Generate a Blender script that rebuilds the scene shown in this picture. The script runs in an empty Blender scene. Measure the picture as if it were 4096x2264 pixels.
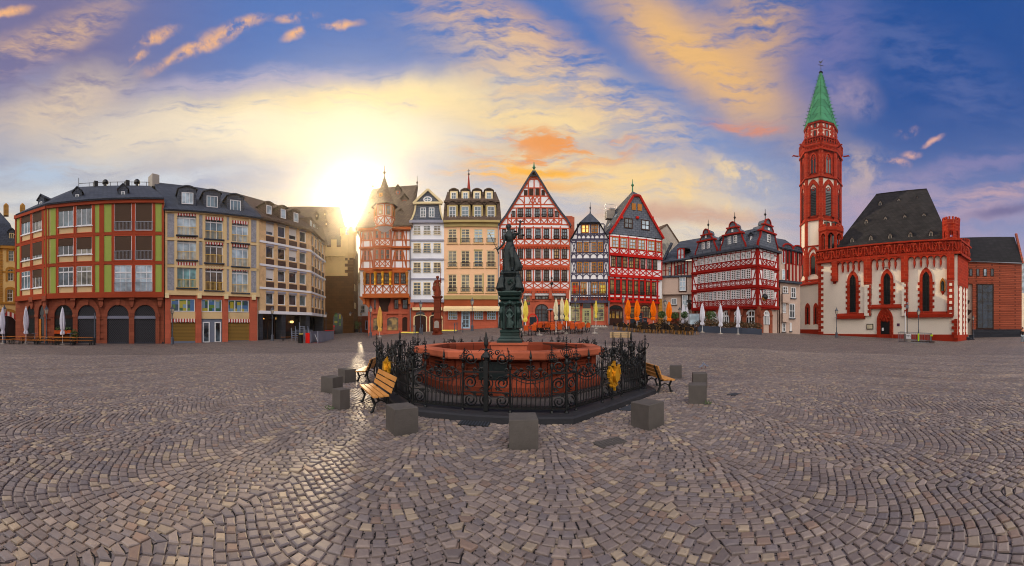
import bpy, bmesh, math, random
import numpy as np
from mathutils import Vector, Matrix
random.seed(7)
C = bpy.data.collections.new("square"); bpy.context.scene.collection.children.link(C)
sc = bpy.context.scene
PI = math.pi
F = 4096 / PI; HY = 1314.0; H = 1.85          # photo pixels per radian, horizon row, eye height
sin, cos, rad = math.sin, math.cos, math.radians

# ------------------------------------------------------------------ ground shape
_K = [(-400, 45, .3), (0, 44, .3), (407, 36, .17), (655, 36, .17), (1038, 38.5, .46), (1299, 50, .66), (1380, 58, 1.05), (1450, 62, 1.2), (1472, 45, .81),
      (1640, 45, 1.3), (1775, 45, 1.55), (1997, 45, 2.0), (2150, 45, 2.2), (2300, 45, 2.35), (2440, 45, 2.3), (2650, 46.5, 2.2), (2768, 46, 1.95), (3030, 40, 1.36),
      (3112, 43, 1.25), (3273, 53, .9), (3600, 48, .4), (3825, 46, 0.0), (3900, 60, .2), (4096, 62, .3), (4500, 60, .3)]
_KX = np.array([k[0] for k in _K], float); _KD = np.array([k[1] for k in _K], float); _KZ = np.array([k[2] for k in _K], float)
def gz(x, y):
    x = np.asarray(x, float); y = np.asarray(y, float)
    r = np.hypot(x, y); px = 2048 + F * np.arctan2(x, np.maximum(y, 1e-6 * 0 + y))
    rf = np.interp(px, _KX, _KD); zf = np.interp(px, _KX, _KZ)
    t = np.clip((r - 12) / (rf - 12), 0, 1)
    back = np.clip((y + 30) / 30, 0, 1)
    return zf * t * back
def G(x, y): return float(gz(x, y))
def pol(px, d): a = (px - 2048) / F; return (d * sin(a), d * cos(a))
def spot(px, d): x, y = pol(px, d); return (x, y, G(x, y))
def base(px, py, dmin=4, dmax=60):
    best = None
    for i in range(1200):
        d = dmin + (dmax - dmin) * i / 1200
        x, y = pol(px, d); e = HY + F * (H - G(x, y)) / d - py
        if best is None or abs(e) < best[0]: best = (abs(e), d)
    return spot(px, best[1])

# ------------------------------------------------------------------ materials
def lin(c): return tuple(((v / 255 + .055) / 1.055) ** 2.4 if v > 10.3 else v / 255 / 12.92 for v in c)
def S(r, g, b, k=1.0): return tuple(min(.85, v * k) for v in lin((r, g, b)))
def nodes(name):
    m = bpy.data.materials.new(name); m.use_nodes = True
    nt = m.node_tree; b = nt.nodes['Principled BSDF']
    return m, nt, b
def N(nt, t, **kw):
    n = nt.nodes.new(t)
    for k, v in kw.items():
        if k[0] == 'i' and k[1:].isdigit(): n.inputs[int(k[1:])].default_value = v
        else: setattr(n, k, v)
    return n
def mixc(nt, f, a, b, bt='MIX'):
    n = nt.nodes.new('ShaderNodeMix'); n.data_type = 'RGBA'; n.blend_type = bt
    for s, v in ((0, f), (6, a), (7, b)):
        if hasattr(v, 'is_linked') or hasattr(v, 'links'): nt.links.new(v, n.inputs[s])
        else: n.inputs[s].default_value = v if not isinstance(v, tuple) else (tuple(v) + (1,))[:4]
    return n.outputs[2]
def M2(nt, op, a, b=None, c=None, clamp=False):
    n = nt.nodes.new('ShaderNodeMath'); n.operation = op; n.use_clamp = clamp
    for i, v in enumerate((a, b, c)):
        if v is None: continue
        if hasattr(v, 'links'): nt.links.new(v, n.inputs[i])
        else: n.inputs[i].default_value = v
    return n.outputs[0]
def mr(nt, v, a, b, c=0., d=1., smooth=True):
    n = nt.nodes.new('ShaderNodeMapRange'); n.interpolation_type = 'SMOOTHSTEP' if smooth else 'LINEAR'
    nt.links.new(v, n.inputs[0])
    for i, x in enumerate((a, b, c, d)): n.inputs[1 + i].default_value = x
    return n.outputs[0]
def noise(nt, vec, scale, detail=4, rough=.55):
    n = N(nt, 'ShaderNodeTexNoise'); n.inputs['Scale'].default_value = scale; n.inputs['Detail'].default_value = detail; n.inputs['Roughness'].default_value = rough
    if vec is not None: nt.links.new(vec, n.inputs['Vector'])
    return n
def objco(nt): return N(nt, 'ShaderNodeTexCoord').outputs['Object']
def bump(nt, b, h, s=.3, d=.02):
    n = N(nt, 'ShaderNodeBump'); n.inputs['Strength'].default_value = s; n.inputs['Distance'].default_value = d
    nt.links.new(h, n.inputs['Height']); nt.links.new(n.outputs[0], b.inputs['Normal'])
def mat(name, col, rough=.75, var=.16, scale=1.2, bmp=.15, metal=0, stain=.22, spec=.1):
    m, nt, b = nodes(name); co = objco(nt)
    n1 = noise(nt, co, scale, 6, .6); n2 = noise(nt, co, scale * .18, 3, .6); n3 = noise(nt, co, 14, 3, .6)
    d = tuple(v * (1 - var) for v in col); l = tuple(min(.9, v * (1 + var)) for v in col)
    c = mixc(nt, n1.outputs[0], d, l)
    c = mixc(nt, mr(nt, n2.outputs[0], .45, .75), c, tuple(v * (1 - stain) for v in col))
    nt.links.new(c, b.inputs['Base Color']); b.inputs['Roughness'].default_value = rough; b.inputs['Metallic'].default_value = metal
    b.inputs['Specular IOR Level'].default_value = spec
    if bmp: bump(nt, b, n3.outputs[0], bmp, .01)
    return m
def brick(name, c1, c2, mortar, w, h, ms=.012, rough=.8, off=.5, axis='xy', bmp=.3, var=.25, zrot=1.0):
    m, nt, b = nodes(name); co = objco(nt)
    s = N(nt, 'ShaderNodeSeparateXYZ'); nt.links.new(co, s.inputs[0])
    u = M2(nt, 'ADD', M2(nt, 'MULTIPLY', s.outputs[0], .8), M2(nt, 'MULTIPLY', s.outputs[1], .6 if axis == 'xy' else -.6))
    cm = N(nt, 'ShaderNodeCombineXYZ'); nt.links.new(u, cm.inputs[0]); nt.links.new(M2(nt, 'MULTIPLY', s.outputs[2], zrot), cm.inputs[1])
    t = N(nt, 'ShaderNodeTexBrick'); nt.links.new(cm.outputs[0], t.inputs['Vector']); t.offset = off
    for k, v in (('Color1', c1), ('Color2', c2), ('Mortar', mortar)): t.inputs[k].default_value = tuple(v) + (1,)
    for k, v in (('Scale', 1), ('Mortar Size', ms), ('Brick Width', w), ('Row Height', h), ('Bias', 0)): t.inputs[k].default_value = v
    n2 = noise(nt, co, .6, 6, .65)
    c = mixc(nt, var, t.outputs[0], mixc(nt, n2.outputs[0], (0.2, .2, .2), (1.6, 1.6, 1.6)), 'MULTIPLY')
    nt.links.new(c, b.inputs['Base Color']); b.inputs['Roughness'].default_value = rough; b.inputs['Specular IOR Level'].default_value = .1
    bump(nt, b, M2(nt, 'SUBTRACT', n2.outputs[0], t.outputs['Fac']), bmp, .02)
    return m
def glass(name, col, rough=.06, var=.5, spec=.8):
    m, nt, b = nodes(name); co = objco(nt); n = noise(nt, co, .9, 2)
    c = mixc(nt, mr(nt, n.outputs[0], .35, .65), tuple(v * (1 - var) for v in col), tuple(v * (1 + var) for v in col))
    nt.links.new(c, b.inputs['Base Color']); b.inputs['Roughness'].default_value = rough; b.inputs['Specular IOR Level'].default_value = spec
    n4 = noise(nt, co, 1.7, 1); bump(nt, b, n4.outputs[0], .05, .05)
    return m
def glow(name, col, s):
    m, nt, b = nodes(name); b.inputs['Base Color'].default_value = tuple(col) + (1,)
    b.inputs['Emission Color'].default_value = tuple(col) + (1,); b.inputs['Emission Strength'].default_value = s
    return m
def stripes(name, c1, c2, period, ax=(1, .6)):
    m, nt, b = nodes(name); co = objco(nt); s = N(nt, 'ShaderNodeSeparateXYZ'); nt.links.new(co, s.inputs[0])
    u = M2(nt, 'ADD', M2(nt, 'MULTIPLY', s.outputs[0], ax[0]), M2(nt, 'MULTIPLY', s.outputs[1], ax[1]))
    f = M2(nt, 'GREATER_THAN', M2(nt, 'FRACT', M2(nt, 'DIVIDE', u, period)), .5)
    nt.links.new(mixc(nt, f, c1, c2), b.inputs['Base Color']); b.inputs['Roughness'].default_value = .85
    return m
class MM: pass
m = MM()
m.white = mat('white_plaster', S(232, 230, 232), var=.06)
m.bluewhite = mat('cool_white_plaster', S(232, 232, 242), var=.05)
m.cream = mat('church_plaster', S(246, 226, 210), var=.06, scale=.5, stain=.16)
m.peach = mat('peach_plaster', S(238, 190, 150), var=.05, stain=.08)
m.beige = mat('beige_plaster', S(214, 186, 140), var=.06)
m.yellow = mat('ochre_plaster', S(222, 190, 130), var=.07)
m.pale = mat('pale_plaster', S(196, 172, 158), var=.06)
m.tan = mat('tan_render', S(216, 180, 136), var=.22, scale=9, bmp=.5)
m.green = mat('green_panel', S(156, 170, 84), var=.08)
m.rust = mat('rust_timber', S(158, 68, 42), var=.12)
m.orange = mat('orange_timber', S(190, 82, 54), var=.2)
m.amber = mat('amber_timber', S(178, 92, 46), var=.12)
m.red = mat('red_timber', S(186, 30, 24), var=.2)
m.darkred = mat('dark_red_timber', S(150, 30, 24), var=.12)
m.indigo = mat('dark_indigo_timber', S(76, 72, 92), var=.12)
m.sand = brick('red_sandstone', S(150, 84, 62), S(132, 70, 52), S(112, 62, 48), .9, .42, .012)
m.sandrow = brick('orange_sandstone', S(190, 98, 74), S(172, 88, 66), S(164, 88, 68), 1.1, .5, .01, var=.15)
m.church = brick('church_red_stone', S(170, 50, 28), S(142, 40, 24), S(184, 90, 64), .75, .42, .014, var=.22)
m.churchdark = mat('church_red_trim', S(156, 46, 26), var=.3, scale=3)
m.churchroof = brick('church_slate', S(58, 56, 58), S(44, 44, 46), S(30, 31, 33), .42, .26, .02, var=.75, zrot=1.2)
m.slate = brick('blue_slate', S(78, 84, 96), S(66, 72, 84), S(46, 50, 60), .45, .3, .02, var=.45, zrot=1.2)
m.slate2 = brick('warm_slate', S(120, 104, 88), S(104, 90, 78), S(78, 68, 60), .45, .3, .02, var=.45, zrot=1.2)
m.slate3 = brick('brown_slate', S(106, 88, 76), S(92, 76, 66), S(66, 54, 48), .4, .26, .02, var=.4, zrot=1.2)
m.hung = brick('hung_slate', S(104, 110, 122), S(92, 98, 110), S(66, 72, 84), .5, .3, .02, var=.3)
m.pebble = mat('pebble_panel', S(146, 146, 154), var=.75, scale=5, bmp=.6)
m.copper = brick('green_copper', S(80, 150, 112), S(66, 132, 98), S(44, 96, 74), .8, 1.5, .04, var=.75)
m.stone = mat('grey_stone', S(150, 140, 132), var=.15)
m.darkstone = brick('dark_brown_stone', S(110, 76, 46), S(92, 64, 40), S(72, 50, 32), .9, .45, .015)
m.ystone = brick('yellow_sandstone', S(186, 134, 60), S(172, 122, 54), S(140, 100, 50), .9, .42, .014)
m.conc = mat('grey_concrete', S(168, 160, 150), var=.1)
m.mbrick = brick('museum_brick', S(190, 100, 72), S(162, 82, 60), S(128, 66, 50), 1.6, .34, .05, off=.33, var=.3)
m.plinth = brick('dark_plinth', S(62, 64, 72), S(50, 52, 60), S(40, 42, 48), .9, .3, .01)
m.basalt = mat('basalt', S(88, 83, 80), .7, var=.4, scale=2.6, bmp=.8, stain=.6)
m.kerb = mat('wet_basalt_kerb', S(50, 50, 54), .45, var=.25, scale=3, bmp=.3)
m.iron = mat('black_iron', S(17, 20, 22), .45, var=.2, scale=4, bmp=.1, metal=.3, spec=.5)
m.lampiron = mat('grey_lamp_iron', S(88, 92, 102), .5, var=.15, metal=.2)
m.steel = mat('grey_steel', S(140, 142, 150), .4, var=.1, metal=.4)
m.bronze = mat('green_bronze', S(26, 50, 47), .42, var=.4, scale=5, bmp=.3, metal=.35, stain=.6, spec=.5)
m.bronzed = mat('dark_bronze', S(24, 36, 38), .42, var=.35, scale=6, bmp=.3, metal=.4, stain=.5, spec=.5)
m.gold = mat('gilt', S(238, 164, 48), .32, var=.3, scale=14, metal=.6, bmp=.6)
m.basin = brick('basin_sandstone', S(132, 60, 40), S(108, 50, 34), S(74, 40, 30), .8, .62, .012, .7, bmp=.5, var=.85)
m.rim = mat('rim_sandstone', S(176, 94, 68), .65, var=.3, scale=2.2, bmp=.4, stain=.55)
m.wood = mat('bench_wood', S(196, 138, 76), .5, var=.2, scale=7)
m.owood = mat('orange_wood', S(198, 84, 36), .5, var=.15, scale=7)
m.bwood = mat('beer_wood', S(190, 116, 50), .5, var=.15, scale=7)
m.dwood = mat('dark_door_wood', S(58, 36, 30), .5, var=.2)
m.rdoor = mat('red_brown_door', S(120, 44, 34), .6, var=.2)
m.blind = mat('brown_blind', S(84, 66, 54), .7, var=.08)
m.vblind = mat('pale_blind', S(206, 202, 200), .7, var=.05)
m.shutter = brick('roller_shutter', S(140, 110, 56), S(132, 104, 54), S(96, 74, 40), 8, .16, .02, off=0, var=.1)
m.brownpan = mat('brown_panel', S(84, 64, 58), .5, var=.1)
m.wf = mat('white_frame', S(226, 226, 228), .5, var=.03, bmp=0)
m.cf = mat('cream_frame', S(226, 206, 160), .5, var=.04, bmp=0)
m.bf = mat('dark_brown_frame', S(62, 42, 36), .5, var=.1, bmp=0)
m.of = mat('ochre_frame', S(176, 112, 44), .5, var=.1, bmp=0)
m.olive = mat('olive_trim', S(176, 156, 104), .6, var=.08)
m.gf = mat('sage_frame', S(168, 166, 118), .6, var=.08)
m.blf = mat('pale_blue_frame', S(160, 186, 206), .5, var=.06)
m.greytrim = mat('grey_trim', S(150, 150, 166), .6, var=.08)
m.yrail = mat('yellow_railing', S(226, 184, 92), .5, var=.05, bmp=0)
m.cream2 = mat('cream_awning', S(232, 206, 160), .8, var=.05)
m.signband = mat('sign_band', S(150, 74, 44), .7, var=.1)
m.g1 = glass('window_glass', (.035, .04, .05))
m.g2 = glass('curtained_glass', (.17, .155, .12), var=.7)
m.g3 = glass('sky_reflection_glass', (.1, .16, .2), var=.4)  # blue sky reflection put into the pane colour
m.g4 = glass('gold_reflection_glass', (.24, .14, .035), var=.85)  # golden reflection painted as the colour of the pane
m.gd = glass('black_glass', (.012, .012, .014), .12)
m.curt = glass('curtain_sky_tint_glass', (.36, .46, .54), var=.35)  # white curtain tone with a blue sky reflection painted in
m.teal = glass('teal_curtain_glass', (.12, .3, .32), var=.5)
m.lead = brick('leaded_glass', (.014, .016, .018), (.022, .025, .025), (.006, .006, .006), .5, .4, .02, rough=.4, var=.4)
m.lit = glow('lit_window', (1., .55, .14), 1.1)
m.litw = glow('lamp_lit', (1., .62, .2), 2.0)
m.shopw = glass('shop_window', (.2, .16, .1), var=.9, rough=.1)
m.red1 = mat('signal_red', S(208, 28, 24), .5, var=.05)
m.fabw = mat('white_canvas', S(214, 212, 222), .85, var=.06, scale=4)
m.fabc = mat('cream_canvas', S(224, 212, 180), .85, var=.08, scale=4)
m.faby = mat('yellow_canvas', S(228, 208, 92), .85, var=.08, scale=4)
m.fabo = mat('orange_canvas', S(240, 118, 16), .85, var=.08, scale=4)
m.fabt = mat('tan_canvas', S(222, 170, 88), .85, var=.08, scale=4)
m.palew = mat('pale_bench_wood', S(206, 176, 134), .55, var=.15, scale=7)
m.blackp = mat('black_plastic', S(34, 32, 34), .5, var=.15)
m.greyp = mat('grey_plastic', S(112, 118, 134), .5, var=.1)
m.wick = mat('dark_wicker', S(44, 36, 32), .8, var=.4, scale=20)
m.bamboo = mat('bamboo_leg', S(160, 116, 62), .6, var=.15)
m.planter = mat('slate_planter', S(66, 72, 86), .6, var=.12)
m.stripe = stripes('red_white_stripe', S(166, 34, 30), S(226, 214, 206), .3)
m.chalk = mat('chalkboard', S(40, 48, 56), .7, var=.2)
m.lamp = glass('lantern_glass', (.5, .42, .32), .2, var=.15)
m.galv = mat('galvanised_panel', S(128, 130, 146), .5, var=.12, metal=.2)
m.leafm = None
def leafmat(name, c1, c2, c3):
    mt, nt, b = nodes(name); n = noise(nt, objco(nt), 3.5, 3)
    c = mixc(nt, mr(nt, n.outputs[0], .3, .6), c1, c2); c = mixc(nt, mr(nt, n.outputs[0], .58, .72), c, c3)
    nt.links.new(c, b.inputs['Base Color']); b.inputs['Roughness'].default_value = .6
    return mt
m.leaf = leafmat('green_leaves', (.03, .07, .015), (.07, .13, .03), (.14, .2, .05))
m.leafr = leafmat('russet_leaves', (.05, .05, .02), (.12, .06, .02), (.2, .08, .03))
def stained():
    mt, nt, b = nodes('stained_glass'); co = objco(nt); s = N(nt, 'ShaderNodeSeparateXYZ'); nt.links.new(co, s.inputs[0])
    u = M2(nt, 'FLOOR', M2(nt, 'MULTIPLY', s.outputs[1], 2.6)); v = M2(nt, 'FLOOR', M2(nt, 'MULTIPLY', s.outputs[2], 2.6))
    c = N(nt, 'ShaderNodeCombineXYZ'); nt.links.new(u, c.inputs[0]); nt.links.new(v, c.inputs[1])
    w = N(nt, 'ShaderNodeTexWhiteNoise', noise_dimensions='2D'); nt.links.new(c.outputs[0], w.inputs['Vector'])
    r = N(nt, 'ShaderNodeValToRGB'); r.color_ramp.interpolation = 'CONSTANT'; e = r.color_ramp.elements
    cs = [(0, S(52, 96, 60)), (.2, S(70, 112, 160)), (.4, S(170, 160, 52)), (.6, S(50, 74, 92)), (.78, S(120, 150, 170)), (.9, S(92, 130, 60))]
    e[0].position = 0; e[0].color = cs[0][1] + (1,); e[1].position = cs[1][0]; e[1].color = cs[1][1] + (1,)
    for p, k in cs[2:]: q = e.new(p); q.color = k + (1,)
    nt.links.new(w.outputs['Value'], r.inputs[0]); nt.links.new(r.outputs[0], b.inputs['Base Color']); b.inputs['Roughness'].default_value = .2
    return mt
m.stain = stained()
def lattice():
    mt, nt, b = nodes('diamond_grille'); co = objco(nt); s = N(nt, 'ShaderNodeSeparateXYZ'); nt.links.new(co, s.inputs[0])
    u = M2(nt, 'ADD', s.outputs[0], M2(nt, 'MULTIPLY', s.outputs[1], .7))
    def g(sg): return M2(nt, 'LESS_THAN', M2(nt, 'FRACT', M2(nt, 'MULTIPLY', M2(nt, 'ADD', u, M2(nt, 'MULTIPLY', s.outputs[2], sg)), 4.2)), .15)
    f = M2(nt, 'MAXIMUM', g(1.3), g(-1.3))
    nt.links.new(mixc(nt, f, (.008, .008, .01), S(88, 88, 94)), b.inputs['Base Color']); b.inputs['Roughness'].default_value = .6; b.inputs['Specular IOR Level'].default_value = .1
    return mt
m.grille = lattice()

m.g1b = glass('dusk_glass', (.05, .07, .09), var=.8); m.g1c = glass('dim_room_glass', (.07, .045, .025), var=.9); m.g2b = glass('half_curtain_glass', (.1, .1, .09), var=.95)
# ------------------------------------------------------------------ mesh builder
ORG = {}
_j = [0]
def jit():
    _j[0] = (_j[0] + 1) % 11
    return _j[0] * .0021
class Fac:
    """a vertical facade plane: u along it as seen from the square, n outwards, z up"""
    def __init__(s, pa, da, pb, db): s.set(pol(pa, da), pol(pb, db))
    @classmethod
    def xy(c, a, b, out=None):
        s = c.__new__(c); s.set(a, b, out); return s
    def set(s, a, b, out=None):
        s.A = Vector(a); s.B = Vector(b); s.U = (s.B - s.A); s.L = s.U.length; s.U.normalize()
        s.Nn = Vector((s.U.y, -s.U.x))
        ref = -s.A if out is None else Vector(out)
        if s.Nn.dot(ref) < 0: s.Nn = -s.Nn
    def off(s, n): return Fac.xy(s.A + s.Nn * n, s.B + s.Nn * n, s.Nn)
    def uz(s, px, py, n=0):
        a = (px - 2048) / F; d = Vector((sin(a), cos(a)))
        t = (s.A.dot(s.Nn) + n) / d.dot(s.Nn); p = d * t
        return (p - s.A).dot(s.U), H + t * (HY - py) / F
    def P(s, u, z, n=0):
        p = s.A + s.U * u + s.Nn * n; return (p.x, p.y, z)
    def pt(s, zm, x, y, n=0): return s.uz(zm[0] + x * zm[2], zm[1] + y * zm[2], n)
    def u(s, zm, x, y=900): return s.pt(zm, x, y)[0]
    def z(s, zm, x, y): return s.pt(zm, x, y)[1]
    def r(s, zm, x0, y0, x1, y1):
        xc, yc = (x0 + x1) / 2, (y0 + y1) / 2
        return (s.pt(zm, x0, yc)[0], s.pt(zm, x1, yc)[0], s.pt(zm, xc, y1)[1], s.pt(zm, xc, y0)[1])
Z1 = (0, 650, .5618); Z2 = (600, 650, .5618); Z3 = (1250, 650, .5618); Z4 = (1950, 650, .5618); Z5 = (2600, 800, .42135); Z6 = (3100, 200, .8426)
ZF = (0, 0, 1.)
class MB:
    def __init__(s): s.v = []; s.f = []
    def add(s, vs, fs):
        k = len(s.v); s.v += [tuple(p) for p in vs]; s.f += [tuple(i + k for i in f) for f in fs]; return s
    def hexa(s, a, b):  # two quads
        return s.add(list(a) + list(b), [(3, 2, 1, 0), (4, 5, 6, 7), (0, 1, 5, 4), (1, 2, 6, 5), (2, 3, 7, 6), (3, 0, 4, 7)])
    def box(s, f, u0, u1, z0, z1, n0=0, n1=.05):
        n1 += jit() if n1 > n0 else 0
        q = lambda n: [f.P(u0, z0, n), f.P(u1, z0, n), f.P(u1, z1, n), f.P(u0, z1, n)]
        return s.hexa(q(n0), q(n1))
    def beam(s, f, a, b, w, n0=0, n1=.05):
        a = (a[0] + random.uniform(-.018, .018), a[1] + random.uniform(-.018, .018)); b = (b[0] + random.uniform(-.018, .018), b[1] + random.uniform(-.018, .018)); d = Vector((b[0] - a[0], b[1] - a[1]))
        if d.length < 1e-5: return s
        d.normalize(); p = Vector((-d.y, d.x)) * w / 2; n1 += jit()
        c = [(a[0] - p.x, a[1] - p.y), (b[0] - p.x, b[1] - p.y), (b[0] + p.x, b[1] + p.y), (a[0] + p.x, a[1] + p.y)]
        return s.hexa([f.P(u, z, n0) for u, z in c], [f.P(u, z, n1) for u, z in c])
    def path(s, f, pts, w, n0=0, n1=.05):
        for a, b in zip(pts, pts[1:]): s.beam(f, a, b, w, n0, n1)
        return s
    def prism(s, f, pts, n0, n1):
        k = len(pts); n1 += jit()
        return s.add([f.P(u, z, n0) for u, z in pts] + [f.P(u, z, n1) for u, z in pts],
                     [tuple(range(k))[::-1], tuple(range(k, 2 * k))] + [(i, (i + 1) % k, k + (i + 1) % k, k + i) for i in range(k)])
    def ring(s, f, po, pi, n0, n1):
        """strip between two open outlines of the same length, with thickness"""
        n1 += jit()
        for i in range(len(po) - 1):
            c = [po[i], po[i + 1], pi[i + 1], pi[i]]
            s.hexa([f.P(u, z, n0) for u, z in c], [f.P(u, z, n1) for u, z in c])
        return s
    def bx(s, c, d, rz=0.0, taper=1.0):
        x, y, z = c; a, b, h = d[0] / 2, d[1] / 2, d[2]
        def q(k, zz): return [(x + (u * cos(rz) - v * sin(rz)) * k, y + (u * sin(rz) + v * cos(rz)) * k, zz) for u, v in ((-a, -b), (a, -b), (a, b), (-a, b))]
        return s.hexa(q(1, z), q(taper, z + h))
    def bar(s, p, q, w, t=None, up=(0, 0, 1)):
        p = Vector(p); q = Vector(q); d = (q - p).normalized(); up = Vector(up)
        if abs(d.dot(up)) > .95: up = Vector((0, 1, 0))
        a = d.cross(up).normalized(); b = a.cross(d); t = w if t is None else t
        k = [a * w / 2 + b * t / 2, -a * w / 2 + b * t / 2, -a * w / 2 - b * t / 2, a * w / 2 - b * t / 2]
        return s.hexa([p + e for e in k], [q + e for e in k])
    def tube(s, pts, r, n=5):
        pts = [Vector(p) for p in pts]; R = r if hasattr(r, '__len__') else [r] * len(pts); k0 = len(s.v); vs = []; fs = []
        pa = None
        for i, p in enumerate(pts):
            d = (pts[min(i + 1, len(pts) - 1)] - pts[max(i - 1, 0)]).normalized()
            if pa is None: pa = d.orthogonal().normalized()
            a = (pa - d * pa.dot(d)); a = a.normalized() if a.length > 1e-6 else d.orthogonal().normalized(); pa = a; b = d.cross(a)
            vs += [p + (a * cos(2 * PI * j / n) + b * sin(2 * PI * j / n)) * R[i] for j in range(n)]
        for i in range(len(pts) - 1):
            fs += [(i * n + j, i * n + (j + 1) % n, (i + 1) * n + (j + 1) % n, (i + 1) * n + j) for j in range(n)]
        fs += [tuple(range(n))[::-1], tuple((len(pts) - 1) * n + j for j in range(n))]
        return s.add(vs, fs)
    def lathe(s, c, prof, n=12, rot=0., lob=None):
        """prof: (radius, z) from the bottom up; lob(angle, i) multiplies the radius"""
        vs = []; fs = []; x, y, z = c
        for i, (r, h) in enumerate(prof):
            for j in range(n):
                a = rot + 2 * PI * j / n; k = r * (lob(a, i) if lob else 1); vs.append((x + k * cos(a), y + k * sin(a), z + h))
        for i in range(len(prof) - 1):
            fs += [(i * n + j, i * n + (j + 1) % n, (i + 1) * n + (j + 1) % n, (i + 1) * n + j) for j in range(n)]
        fs += [tuple(range(n))[::-1], tuple((len(prof) - 1) * n + j for j in range(n))]
        return s.add(vs, fs)
    def loft(s, secs, n=16, fold=None):
        """secs: (x, y, z, rx, ry) ellipses from the bottom up"""
        vs = []; fs = []
        for i, (x, y, z, a, b) in enumerate(secs):
            for j in range(n):
                t = 2 * PI * j / n; k = fold(t, i) if fold else 1; vs.append((x + a * k * cos(t), y + b * k * sin(t), z))
        for i in range(len(secs) - 1):
            fs += [(i * n + j, i * n + (j + 1) % n, (i + 1) * n + (j + 1) % n, (i + 1) * n + j) for j in range(n)]
        fs += [tuple(range(n))[::-1], tuple((len(secs) - 1) * n + j for j in range(n))]
        return s.add(vs, fs)
    def ball(s, c, r, n=10):
        r = r if hasattr(r, '__len__') else (r, r, r)
        k = 6; return s.loft([(c[0], c[1], c[2] - r[2] * cos(PI * (i + .08) / (k + .16)), r[0] * sin(PI * (i + .08) / (k + .16)), r[1] * sin(PI * (i + .08) / (k + .16))) for i in range(k + 1)], n)
    def face(s, *pts): return s.add(pts, [tuple(range(len(pts)))])
    def build(s, name, mt, parent=None, smooth=False, solid=0.0, org=None, label=None):
        if not s.v: return None
        me = bpy.data.meshes.new(name)
        o0 = Vector(org) if org is not None else (ORG.get(parent.name, Vector()) if parent else Vector())
        me.from_pydata([(p[0] - o0.x, p[1] - o0.y, p[2] - o0.z) for p in s.v], [], s.f); me.materials.append(mt)
        o = bpy.data.objects.new(name, me); C.objects.link(o); ORG[o.name] = o0
        if parent: o.parent = parent
        elif org is not None: o.location = o0
        if smooth:
            me.shade_smooth(); me.set_sharp_from_angle(angle=rad(38))
        if solid:
            md = o.modifiers.new('thick', 'SOLIDIFY'); md.thickness = solid; md.offset = -1
        if label: o['label'] = label
        return o
def tag(o, label, cat, group=None):
    o['label'] = label; o['category'] = cat
    if group: o['group'] = group
    return o
def thing(name, label, cat, loc=(0, 0, 0), group=None):
    o = bpy.data.objects.new(name, None); C.objects.link(o); o.location = loc; o.empty_display_size = .2
    ORG[o.name] = Vector(loc); return tag(o, label, cat, group)
def struct(o, kind='structure'): o['kind'] = kind; return o
KIDS = {}
def copy_tree(o, parent=None):
    c = o.copy(); C.objects.link(c); c.parent = parent
    for ch in list(o.children): copy_tree(ch, c)
    return c
class Rep:
    """first call moves the built thing itself, later calls copy it with its parts"""
    def __init__(s, root): s.r = root; s.n = 0
    def put(s, loc, rz=0., label=None, group=None, sc_=None):
        o = s.r if s.n == 0 else copy_tree(s.r); s.n += 1
        o.location = loc; o.rotation_euler = (0, 0, rz)
        if sc_: o.scale = (sc_,) * 3 if not hasattr(sc_, '__len__') else sc_
        if label: o['label'] = label
        if group: o['group'] = group
        return o
def rarch(u0, u1, z0, zs, k=1.0, n=10):
    c, r = (u0 + u1) / 2, (u1 - u0) / 2
    return [(u0, z0)] + [(c - r * cos(PI * i / n), zs + r * k * sin(PI * i / n)) for i in range(n + 1)] + [(u1, z0)]
def gothic(u0, u1, z0, zs, k=1.0, n=6):
    w = u1 - u0; R = w * k; o = []
    am = math.acos((R - w / 2) / R)
    for i in range(n + 1): a = am * i / n; o.append((u0 + R - R * cos(a), zs + R * sin(a)))
    r = [(u1 - (p[0] - u0), p[1]) for p in o[::-1][1:]]
    return [(u0, z0)] + o + r + [(u1, z0)]
def quad_uz(r): return [(r[0], r[2]), (r[1], r[2]), (r[1], r[3]), (r[0], r[3])]
# ------------------------------------------------------------------ facade pieces
def wall(B, f, u0, u1, z0, z1, holes, mt, name='wall', n=0.0, dep=.16, parent=None):
    us = sorted({u0, u1} | {min(max(h[i], u0), u1) for h in holes for i in (0, 1)}); zs = sorted({z0, z1} | {min(max(h[i], z0), z1) for h in holes for i in (2, 3)})
    b = MB()
    for a, c in zip(us, us[1:]):
        for d, e in zip(zs, zs[1:]):
            if c - a < 1e-4 or e - d < 1e-4: continue
            uc, zc = (a + c) / 2, (d + e) / 2
            if any(h[0] < uc < h[1] and h[2] < zc < h[3] for h in holes): continue
            b.add([f.P(a, d, n), f.P(c, d, n), f.P(c, e, n), f.P(a, e, n)], [(0, 1, 2, 3)])
    for h in holes:
        q = quad_uz(h)
        for i in range(4):
            a, c = q[i], q[(i + 1) % 4]; b.add([f.P(a[0], a[1], n), f.P(c[0], c[1], n), f.P(c[0], c[1], n - dep), f.P(a[0], a[1], n - dep)], [(0, 1, 2, 3)])
    return b.build(name, mt, parent or B)
VAR = {'window_glass': [m.g1, m.g1, m.g1b, m.g1c], 'curtained_glass': [m.g2, m.g2b, m.g1c, m.g1b], 'gold_reflection_glass': [m.g4, m.g4, m.g1c, m.g2b], 'sky_reflection_glass': [m.g3, m.g3, m.g1b]}
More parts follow.
